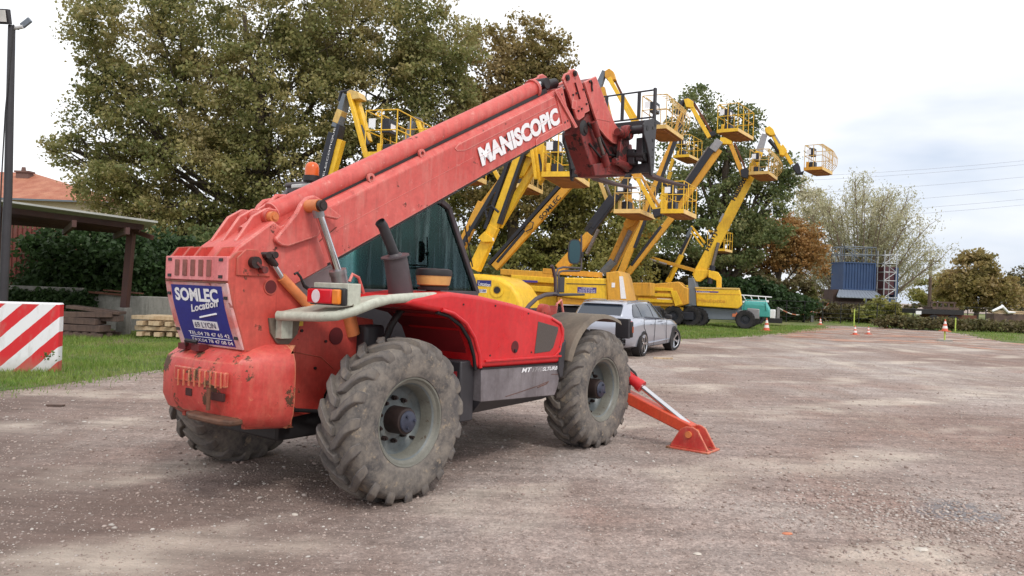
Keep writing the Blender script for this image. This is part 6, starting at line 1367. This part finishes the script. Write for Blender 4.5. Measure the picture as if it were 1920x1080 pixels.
# 7: tallest elbow above the red boom head
L = Lift('boom lift with the highest elbow, grey, rising just behind the red boom head', 1130, 150, 30)
L.plate('turret', [(1090, 540), (1160, 540), (1160, 562), (1090, 562)], 'orange_yellow', .2, 1.6); L.chassis(1060, 1180, 590)
L.seg('lower_arm', 1143, 508, 1190, 410, 24, 'orange_yellow', .42, w2=28); L.plate('arm_head', [(1168, 420), (1180, 400), (1194, 404), (1193, 414), (1186, 424), (1174, 430)], 'orange_yellow', -.25, .25, .02); L.rod('lift_cylinder', 1152, 495, 1182, 432, .09, 'steel', off=-.28); L.rod('ram', 1130, 512, 1150, 490, .16, 'machine_grey', off=-.4)
L.seg('boom', 1186, 405, 1128, 165, 15, 'orange_yellow', .3); L.seg('boom_head', 1119, 172, 1134, 134, 16, 'machine_grey', .36, w2=10)
L.plate('jib_head', [(1134, 133), (1142, 128), (1150, 134), (1154, 148), (1142, 152), (1134, 144)], 'orange_yellow', -.2, .2, .01)
L.seg('jib', 1142, 146, 1200, 250, 9, 'yellow', .2, off=-.15); L.seg('jib_rod', 1148, 140, 1170, 185, 5, 'rust', .15, off=.1); L.seg('upper_jib', 1166, 178, 1208, 250, 9, 'yellow', .2, off=.15)
L.basket(1203, 236, rot=R_(-10), tray='pale_yellow', rail='pale_yellow', b=2.3, curved=True)
# 8: steep boom with curved elbow
L = Lift('boom lift with a curved black and yellow elbow before the dark oak', 1285, 200, 36)
L.plate('turret', [(1130, 530), (1220, 530), (1220, 555), (1130, 555)], 'orange_yellow', -.4, 1.2); L.chassis(1120, 1230, 590)
L.seg('boom', 1163, 515, 1255, 285, 15, 'orange_yellow', .34); L.seg('fly_boom', 1250, 298, 1283, 205, 12, 'orange_yellow', .3); L.seg('hose_cover', 1190, 465, 1268, 262, 6, 'machine_black', .4); L.seg('hose_carrier', 1246, 318, 1284, 212, 6, 'machine_black', .36)
m = MB(); m.tube([L.p(1272, 214), L.p(1278, 194), L.p(1288, 187), L.p(1300, 196)], .14, 10); m.build('hose', M['machine_black'], L.root, 50)
L.seg('jib', 1292, 192, 1330, 258, 9, 'yellow', .22, off=-.1); L.seg('jib_rod', 1298, 188, 1334, 248, 5, 'rust', .2, off=.1); L.plate('jib_head', [(1282, 186), (1290, 184), (1300, 190), (1300, 202), (1286, 200)], 'yellow', -.2, .2, .01); L.seg('rotator', 1328, 254, 1342, 250, 10, 'machine_black', .4)
L.basket(1345, 243, rot=R_(-17), b=2.2, curved=False)
# 9: long black boom
L = Lift('boom lift with a long thick black boom cover slanting across the dark oak', 1345, 268, 40)
L.plate('turret', [(1176, 534), (1216, 533), (1272, 528), (1283, 538), (1290, 540), (1290, 570), (1270, 576), (1176, 572)], 'orange_yellow', -1.2, 1.0, .04)
for k, dv in enumerate((0, 11, 22)): L.plate('folded_arm', [(1196, 537 + dv), (1262, 540 + dv), (1262, 546 + dv), (1196, 544 + dv)], 'yellow', -1.3, -1.21, .01)
L.plate('link_plate', [(1257, 545), (1268, 545), (1280, 570), (1266, 574)], 'yellow', -1.36, -1.3, .01); L.plate('panel_gap', [(1197, 546), (1232, 548), (1232, 552), (1197, 550)], 'black', -1.225, -1.0, 0); L.decal('name_strip', 1232, 559, 1258, 564, M['white'], -1.2)
L.plate('base_ring', [(1196, 572), (1280, 576), (1280, 583), (1196, 581)], 'yellow', -1.0, 1.0, .02)
L.seg('boom', 1178, 512, 1262, 405, 14, 'orange_yellow', .36); L.seg('black_strip', 1184, 498, 1240, 425, 7, 'machine_black', .4); L.seg('fly_boom', 1256, 410, 1348, 280, 17, 'orange_yellow', .32, off=.06); L.seg('hose_cover', 1250, 402, 1340, 272, 15, 'machine_black', .4); L.seg('pale_strip', 1246, 398, 1328, 276, 3, 'steel', .42); L.seg('boom_head', 1336, 282, 1350, 264, 18, 'silver_cyl', .42)
L.rod('ram', 1168, 505, 1178, 480, .16, 'machine_grey', off=-.35); L.seg('jib', 1369, 268, 1394, 332, 9, 'orange_yellow', .22); L.seg('jib_rod', 1377, 268, 1398, 318, 4, 'rust', .18, off=.15); L.seg('elbow', 1350, 264, 1372, 266, 14, 'yellow', .4); L.plate('rotator', [(1388, 318), (1400, 314), (1406, 322), (1402, 334), (1390, 332)], 'machine_black', -.2, .2, .02)
a = L.p(1262, 600, -1.1); lift_wheels(L.root, [(a.x, -1.1, .52), (a.x + .85, -.5, .52), (a.x + .2, 1.0, .52), (L.p(1200, 600, -1.1).x, -1.1, .52)], .52)
L.plate('axle_beam', [(1190, 582), (1300, 586), (1300, 600), (1190, 597)], 'machine_black', -.8, .8, .02)
L.basket(1405, 322, rot=R_(-12), tray='pale_yellow', rail='pale_yellow', b=2.2, curved=True)
# 10: H21TX
L = Lift('boom lift lettered H21TX with a small basket beside the dark oak', 1258, 310, 46)
L.plate('turret', [(1180, 535), (1240, 535), (1240, 565), (1180, 565)], 'yellow', -.8, 1.0); L.chassis(1180, 1260, 592)
L.seg('boom', 1182, 527, 1224, 410, 26, 'orange_yellow', .42, w2=24); L.seg('fly_boom', 1226, 425, 1256, 344, 24, 'yellow', .36, w2=20); L.seg('hose_cover', 1240, 412, 1262, 345, 6, 'machine_black', .4); L.rod('ram', 1198, 520, 1208, 500, .16, 'machine_black', off=-.3)
L.text('H21TX', 1195, 514, 1205, 484, 8, blk, -.17, .02); L.text('SO', 1209, 474, 1218, 446, 10, blk, -.17, .02); L.seg('name_strip', 1229, 388, 1237, 374, 9, 'white', .39)
L.seg('jib', 1250, 345, 1258, 322, 8, 'yellow', .3); L.seg('upper_jib', 1256, 320, 1262, 298, 7, 'yellow', .3); L.seg('elbow', 1246, 350, 1256, 342, 12, 'machine_black', .4)
L.basket(1263, 291, rot=R_(-15), b=2.2, h=1.15)
# 11: small far one
L = Lift('small far boom lift, its basket half hidden by the H28TJ+ boom', 1298, 430, 50)
L.plate('turret', [(1240, 535), (1290, 535), (1290, 555), (1240, 555)], 'yellow'); L.chassis(1240, 1300, 590)
L.seg('lower_arm', 1252, 530, 1278, 478, 12, 'yellow', .35); L.seg('boom', 1254, 520, 1294, 438, 7, 'machine_black', .35); L.seg('boom_strip', 1262, 515, 1296, 440, 4, 'pale_yellow', .3); L.seg('boom_head', 1288, 445, 1297, 426, 8, 'machine_grey', .36, w2=5)
L.seg('jib', 1295, 432, 1318, 463, 4, 'yellow', .2); L.seg('upper_jib', 1296, 424, 1322, 456, 5, 'yellow', .2, off=.2); L.seg('long_arm', 1218, 483, 1312, 510, 8, 'orange_yellow', .3, off=-1); L.rod('long_rod', 1216, 487, 1250, 497, .12, 'steel', off=-1.2)
L.basket(1326, 466, rot=R_(-12), b=1.9, a=1.1)
# 12: H28TJ+
L = Lift('largest boom lift lettered H28TJ+ with a grey chassis and an orange arrow by its wheel', 1430, 252, 40)
L.plate('turret', [(1304, 541), (1386, 542), (1389, 552), (1391, 572), (1384, 579), (1306, 574)], 'yellow', -1.25, 1.0, .05); L.plate('grey_post', [(1290, 521), (1300, 521), (1306, 538), (1306, 574), (1290, 572)], 'machine_grey', -1.2, .8, .03)
L.plate('turret_lip', [(1303, 538), (1386, 540), (1386, 543), (1303, 541)], 'pale_yellow', -1.28, 1.0, .01); L.plate('panel_groove', [(1306, 550), (1388, 552), (1388, 553), (1306, 551)], 'orange_yellow', -1.265, -1.0, 0)
L.decal('name_strip', 1304, 545, 1347, 549, pur, -1.25); L.text('Haulotte', 1308, 566, 1360, 568, 7, M['orange_yellow'], -1.262, .02); L.text('Location', 1306, 548.6, 1330, 549, 3, wht, -1.264, .0)
L.plate('chassis', [(1292, 574), (1374, 580), (1402, 584), (1402, 602), (1374, 600), (1292, 598)], 'machine_grey', -1.0, .9, .03)
ao = plain('orange_arrow', lin(226, 130, 90), .5); q = [L.p(u, v, -1.02) for u, v in ((1373, 588), (1380, 588), (1380, 584.5), (1386, 591), (1380, 597.5), (1380, 594), (1373, 594))]; m = MB(); m.prism([(k.x, k.z) for k in q], -1.012, -1.02); m.build('arrow', ao, L.root)
L.plate('counter_arm', [(1328, 506), (1346, 510), (1352, 520), (1352, 541), (1343, 541), (1343, 526), (1328, 520)], 'yellow', -.5, .3, .03)
L.seg('boom', 1308, 520, 1408, 326, 27, 'yellow', .5, w2=22, bevel=.02); L.plate('boom_foot', [(1299, 518), (1304, 506), (1328, 506), (1330, 515), (1312, 528), (1305, 528)], 'yellow', -.34, .34, .03); L.seg('fly_boom', 1404, 335, 1424, 285, 17, 'yellow', .42); L.seg('outer_boom', 1420, 296, 1434, 252, 17, 'silver_cyl', .38, w2=12)
L.seg('top_cover', 1402, 330, 1416, 296, 9, 'yellow', .3, off=-.35); L.text('H28TJ+', 1331, 472, 1350, 431, 10, blk, -.20, .03); L.text('Haulott', 1378, 377, 1400, 337, 11, blk, -.20, .04); L.seg('name_strip', 1349, 417, 1357, 401, 5, 'silver_cyl', .515)
L.rod('lift_rod', 1347, 455, 1335, 500, .09, 'steel', off=-.35); L.rod('lift_cylinder', 1336, 498, 1331, 532, .15, 'machine_black', off=-.35)
L.plate('jib_head', [(1434, 240), (1443, 236), (1450, 242), (1454, 252), (1444, 254), (1436, 248)], 'yellow', -.25, .25, .02)
L.seg('jib', 1446, 246, 1468, 290, 9, 'yellow', .3); L.plate('jib_sleeve', [(1460, 278), (1468, 270), (1476, 282), (1470, 292), (1462, 290)], 'yellow', -.25, .25, .02); L.seg('jib_tip', 1470, 284, 1485, 308, 8, 'yellow', .22); L.rod('jib_cylinder', 1442, 262, 1462, 286, .1, 'machine_black'); L.seg('jib_decal', 1453, 254, 1462, 270, 4, 'silver_cyl', .32)
L.plate('rotator', [(1486, 312), (1495, 304), (1500, 312), (1502, 322), (1508, 320), (1506, 326), (1494, 326)], 'machine_black', -.2, .2, .02)
a = L.p(1397, 602, -1.15); b = L.p(1372, 602, 1.0); lift_wheels(L.root, [(a.x, -1.15, .48), (a.x + .2, 1.1, .48), (L.p(1310, 600, -1.15).x, -1.0, .48), (L.p(1310, 600, -1.15).x, 1.1, .48)], .48)
L.plate('front_frame', [(1401, 578), (1424, 580), (1424, 598), (1401, 598)], 'silver_cyl', -.9, .4, .03)
L.basket(1508, 314, rot=R_(-19), b=1.9, a=.85, curved=True, tray='orange_yellow', rail='pale_yellow')

# ------------------------------------------------------------------ other vehicles behind
def truck():
    p = at(1300, 600, 43); r = empty('old_truck', (p.x, p.y, 0), R_(-25)); tag(r, 'old olive truck nose with a barred grille between two boom lifts', 'truck')
    ol = plain('olive_paint', lin(78, 88, 84), .5, 0, .15); m = MB()
    sec = lambda x, w, z1: [(x, -w, .55), (x, -w, z1 - .18), (x, -w * .6, z1), (x, w * .6, z1), (x, w, z1 - .18), (x, w, .55)]
    m.loft([sec(-2.4, .8, 1.35), sec(-1.2, .75, 1.32), sec(-.2, .62, 1.22), sec(.0, .55, 1.1)]); m.build('bonnet', ol, r, bevel=.06, seg=3)
    m = MB(); m.bb((-4.2, -.9, .6), (-2.4, .9, 1.5)); m.build('cab', ol, r, bevel=.1, seg=3)
    m = MB(); [m.bb((-.02, -.5, .6 + i * .08), (.03, .5, .635 + i * .08)) for i in range(6)]; m.build('grille', M['machine_grey'], r)
    m = MB(); m.bb((-1.5, -.95, .45), (.12, -.7, .95)); m.bb((-1.5, .7, .45), (.12, .95, .95)); m.build('wing', ol, r, bevel=.08, seg=3); m = MB(); m.bb((.08, -1.0, .42), (.2, 1.0, .56)); m.build('bumper', ol, r, bevel=.02)
    lift_wheels(r, [(-.7, -.85, .48), (-.7, .85, .48), (-3.4, -.85, .48), (-3.4, .85, .48)], .48)
truck()
def compressor():
    p = at(1416, 600, 45); r = empty('site_compressor', (p.x, p.y, 0), R_(-20)); r.scale = (.85, .85, .9); tag(r, 'turquoise wheeled compressor with a white side panel behind the grey lift', 'compressor')
    tq = plain('turquoise_paint', lin(70, 160, 154), .45, 0, .1); m = MB(); sec = lambda x, z: [(x, -.6, .55), (x, -.6, z - .2), (x, -.35, z), (x, .35, z), (x, .6, z - .2), (x, .6, .55)]
    m.loft([sec(-.9, 1.2), sec(-.7, 1.55), sec(.7, 1.55), sec(.95, 1.1)]); m.build('body', tq, r, bevel=.06, seg=3)
    m = MB(); m.tube([(-.7, -.62, 1.0), (-.66, -.62, 1.62), (.66, -.62, 1.62), (.72, -.62, 1.0)], .04, 8); m.build('frame', tq, r, 50)
    m = MB(); m.bb((.95, -.5, .5), (1.3, .5, 1.05)); m.build('side_panel', M['white'], r, bevel=.03); m = MB(); m.bb((.9, -.5, .2), (1.75, .5, .5)); m.build('drawbar', M['black'], r); lift_wheels(r, [(0, -.75, .34), (0, .75, .34)], .34)
    p = at(1418, 560, 47); r = empty('ladder_trailer', (p.x, p.y, 0)); tag(r, 'white trailer bed with a slanted ladder rail above the turquoise compressor', 'trailer')
    k = lambda u, v: at(u, v, 47) - Vector((p.x, p.y, 0)); m = MB()
    for z in (0, .0): pass
    a, b, c, d = k(1390, 553), k(1447, 557), k(1392, 566), k(1440, 565); m.beam(a, b, .05, .06); m.beam(c, d, .3, .12)
    for t in (.05, .3, .55, .8): m.beam(a.lerp(b, t), c.lerp(d, t + .12), .04, .04)
    m.build('ladder_rail', M['white'], r); z = c.z; m = MB(); m.bb((c.x, 0, z - .7), (d.x, 1.8, z - .05)); m.build('bed', M['machine_grey'], r, bevel=.02)
    m = MB(); m.bb((c.x + .3, .2, .5), (d.x - .2, 1.6, z - .7)); m.build('chassis', M['black'], r); lift_wheels(r, [(c.x + .5, 0.1, .34), (d.x - .5, .1, .34)], .34)
compressor()

# ------------------------------------------------------------------ silver estate car
def car():
    # local x forward, y left; origin between rear wheels on the ground
    rz = R_(62); c0 = gnd(1202, 668); hx = Vector((math.cos(rz), math.sin(rz), 0)); hy = Vector((-math.sin(rz), math.cos(rz), 0))
    org = c0 + hy * .86
    r = empty('estate_car', (org.x, org.y, 0), rz); tag(r, 'silver estate car with dark rear window parked behind the front wheel', 'car')
    # stations: x, half width sill, half width belt, z bottom, z shoulder, z deck
    st = [(-.98, .60, .66, .45, .74, .90), (-.93, .74, .80, .32, .80, 1.00), (-.80, .84, .87, .25, .86, 1.03), (-.45, .88, .91, .22, .90, 1.02), (0, .90, .925, .20, .91, 1.01), (.6, .90, .92, .19, .90, .99), (1.4, .90, .915, .19, .88, .965), (2.0, .90, .91, .19, .86, .945), (2.45, .90, .91, .2, .85, .93), (2.82, .89, .90, .2, .82, .90), (3.2, .86, .87, .22, .77, .84), (3.5, .80, .80, .25, .70, .75), (3.68, .66, .66, .32, .6, .62)]
    m = MB(); rings = []
    for x, ws, wb, z0, zs, zd in st:
        half = [(ws * .8, z0), (ws * .97, z0 + .05), (ws * 1.0, z0 + .2), (wb * 1.0, z0 + .36 if z0 < .4 else z0 + .1), (wb * .985, zs - .12), (wb * 1.0, zs - .03), (wb * .975, zs), (wb * .90, zd), (wb * .5, zd + .015)]
        rings.append([(x, -y, z) for y, z in half] + [(x, y, z) for y, z in half[::-1]])
    m.loft(rings); body = m.build('body', M['silver'], r, 50)
    for n_, xx in (('wheel_arch', 0), ('wheel_arch', 2.82)):
        for s in (-1, 1):
            m = MB(); m.cyl((xx, s * .70, .34), (xx, s * .912, .34), .372, n=40); m.build(n_, M['black'], body, 40)
    # greenhouse
    gh = [(-.90, .66, 1.00, .60, 1.04), (-.60, .80, 1.01, .57, 1.335), (-.40, .83, 1.01, .59, 1.375), (.3, .85, 1.0, .62, 1.41), (1.0, .85, .975, .62, 1.405), (1.45, .84, .96, .60, 1.345), (1.85, .82, .94, .57, 1.17), (2.25, .76, .93, .60, .95)]
    m = MB(); m.loft([[(x, -w, zb), (x, -(w * .45 + wt * .55) - .012, (zb * .4 + zt * .6)), (x, -wt, zt), (x, -wt * .5, zt + .02), (x, wt * .5, zt + .02), (x, wt, zt), (x, (w * .45 + wt * .55) + .012, (zb * .4 + zt * .6)), (x, w, zb)] for x, w, zb, wt, zt in gh]); m.build('roof', M['silver'], r, 50)
    def S(x, t, s):
        for i in range(len(gh) - 1):
            if gh[i][0] <= x <= gh[i + 1][0] or i == len(gh) - 2:
                f = (x - gh[i][0]) / (gh[i + 1][0] - gh[i][0]); g_ = [gh[i][j] * (1 - f) + gh[i + 1][j] * f for j in range(5)]; break
        _, w, zb, wt, zt = g_; mw, mz = (w * .45 + wt * .55) + .012, zb * .4 + zt * .6
        y, z = (w + (mw - w) * t / .6, zb + (mz - zb) * t / .6) if t < .6 else (mw + (wt - mw) * (t - .6) / .4, mz + (zt - mz) * (t - .6) / .4)
        return Vector((x, s * (y + .006), z + .002))
    for s_ in (-1, 1):
        for rows in ([(.06, -.57, -.04), (.35, -.50, -.04), (.6, -.40, -.045), (.88, -.22, -.06)], [(.06, .0, .91), (.35, .0, .90), (.6, -.0, .88), (.90, -.01, .85)], [(.06, .96, 1.98), (.35, .95, 1.80), (.6, .93, 1.62), (.90, .90, 1.36)]):
            m = MB(); K = 7; vs = [S(x0 + (x1 - x0) * k / (K - 1), t, s_) + Vector((0, s_ * .010, 0)) for t, x0, x1 in rows for k in range(K)]
            m.add(vs, [(i * K + k, i * K + k + 1, (i + 1) * K + k + 1, (i + 1) * K + k) for i in range(len(rows) - 1) for k in range(K - 1)]); m.build('window', M['car_glass'], r, 60)
    m = MB(); m.loft([[(-.905, -.59, 1.06), (-.905, .59, 1.06), (-.88, .59, 1.05), (-.88, -.59, 1.05)], [(-.645, -.555, 1.315), (-.645, .555, 1.315), (-.61, .555, 1.30), (-.61, -.555, 1.30)]]); m.build('rear_window', M['car_glass'], r)
    m = MB(); m.bb((-.70, -.53, 1.33), (-.56, .53, 1.355)); m.build('roof_spoiler', M['silver'], r, bevel=.012)
    m = MB(); m.loft([[(1.50, -.60, 1.365), (1.50, .60, 1.365), (1.48, .60, 1.36), (1.48, -.60, 1.36)], [(2.2, -.70, 1.0), (2.2, .70, 1.0), (2.18, .70, .98), (2.18, -.70, .98)]]); m.build('windscreen', M['car_glass'], r)
    m = MB(); m.tube([(-.6, -.835, 1.02), (0, -.868, 1.02), (1.2, -.86, .985), (2.1, -.82, .95)], .009, 6); m.tube([(-.45, -.60, 1.39), (.2, -.625, 1.44), (1.1, -.62, 1.43), (1.4, -.60, 1.38)], .010, 6); m.tube([(-.45, .60, 1.39), (.2, .625, 1.44), (1.1, .62, 1.43), (1.4, .60, 1.38)], .010, 6); m.build('roof_rail', M['machine_grey'], r, 50)
    for nm, y0, y1 in (('tail_light', -.862, -.40), ('tail_light', .40, .862)):
        m = MB(); m.prism([(-.965, .915), (-.975, .84), (-.86, .82), (-.70, .88), (-.78, .93)], y0, y1); m.build(nm, M['red_lens'], r, bevel=.01)
    m = MB(); m.bb((-1.0, -.75, .3), (-.92, .75, .50)); m.build('bumper_trim', M['dark_plastic'], r, bevel=.03); m = MB(); m.bb((-1.01, -.25, .40), (-.99, .25, .50)); m.build('number_plate', M['white'], r)
    for x in (.55, 1.55):
        m = MB(); m.tube([(x, -.925, .82), (x + .04, -.955, .825), (x + .16, -.955, .825), (x + .2, -.925, .82)], .014, 8); m.build('door_handle', M['silver'], body, 50)
    m = MB()
    for q in ([(-.05, .98), (-.0, .75), (.25, .55), (.38, .3), (.42, .24)], [(.92, .97), (.90, .6), (.88, .24)], [(1.98, .94), (1.96, .6), (2.05, .40), (2.1, .24)]):
        m.tube([(x, -.922 if z > .45 else -.908, z) for x, z in q], .006, 5)
    m.tube([(.42, -.912, .26), (2.1, -.91, .26)], .006, 5); m.build('door_seam', M['dark_plastic'], body)
    m = MB(); m.beam((.45, -.912, .33), (2.3, -.912, .36), .02, .03, (0, 1, 0)); m.build('side_crease', M['silver'], body, bevel=.006)
    for s in (-1, 1):
        m = MB(); m.box((1.92, s * .98, 1.0), (.12, .2, .13)); m.build('door_mirror', M['black'], r, bevel=.04, seg=3)
    wr = empty('wheel', (0, -.825, .333), 0, r)
    m = MB(); m.lathe([(.24, -.1), (.27, -.118), (.32, -.11), (.333, -.08), (.333, .08), (.32, .11), (.24, .1)], 40); m.build('tyre', M['tyre_dark'], wr, 40)
    m = MB(); m.lathe([(.24, -.1), (.25, -.115), (.235, -.1), (.225, .02), (.0, .03)], 36); m.build('rim', plain('dark_rim', lin(60, 60, 64), .4, .4, .1), wr, 35)
    m = MB()
    for k in range(5):
        a = 2 * math.pi * k / 5
        for d in (-.12, .12): m.beam((.045 * math.cos(a), -.085, .045 * math.sin(a)), (.236 * math.cos(a + d), -.102, .236 * math.sin(a + d)), .026, .02, (0, 1, 0))
    m.cyl((0, -.06, 0), (0, -.1, 0), .045, n=16); m.lathe([(.228, -.1), (.243, -.112), (.25, -.1)], 36); m.build('spokes', M['chrome'], wr)
    for x, s, st_ in ((2.82, -1, .32), (0, 1, 0), (2.82, 1, .32)):
        w = copy_tree(wr); w.parent = r; w.location = (x, s * .825, .333); w.rotation_euler = (0, .4, (math.pi if s > 0 else 0) - st_)
car()

# ------------------------------------------------------------------ small fittings on the telehandler
for u_, v_ in ((610, 640), (590, 690), (565, 620), (660, 575)):
    c = ml(u_, v_, y=-.41); m = MB(); m.cyl((c.x, -.41, c.z), (c.x, -.422, c.z), .012, n=8); T(m, 'bolt', 'hub', smooth=40)
for x_, z_ in ((.62, 1.50), (1.05, 1.49), (1.55, 1.42), (1.0, 1.06), (1.62, 1.06)):
    m = MB(); m.cyl((x_, -1.128, z_), (x_, -1.136, z_), .008, n=8); T(m, 'hood_rivet', 'black', hd, smooth=40)
m = MB(); m.tube([(.55, -.60, 1.595), (.56, -.9, 1.595), (.565, -1.06, 1.58)], .004, 5); T(m, 'panel_seam', 'rubber_seal', hd)
m = MB(); m.tube([(-.93, -.412, 1.13), (-.6, -.4125, 1.12), (-.25, -.4125, 1.05), (-.12, -.4125, .95)], .004, 5); T(m, 'weld_seam', 'tower_red', smooth=50)
m = MB(); m.tube([(-.70, -.43, .98), (-.66, -.45, .8), (-.5, -.44, .66), (-.2, -.5, .62), (.1, -.55, .66)], .016, 8); T(m, 'brake_hose', 'black', smooth=50)
m = MB(); m.bb((-.52, -.425, 1.30), (-.44, -.412, 1.42)); T(m, 'warning_plate', plain('warning_yellow', lin(214, 180, 60), .5), bevel=.003)
m = MB(); m.tube([(.28, -.55, 1.1), (.30, -.62, 1.3), (.36, -.66, 1.42), (.5, -.62, 1.47)], .03, 10); T(m, 'air_hose', 'black', smooth=50)
m = MB(); m.bb((.12, -.52, .98), (.34, -.36, 1.3)); T(m, 'fluid_tank', 'dark_plastic', bevel=.03, seg=3)
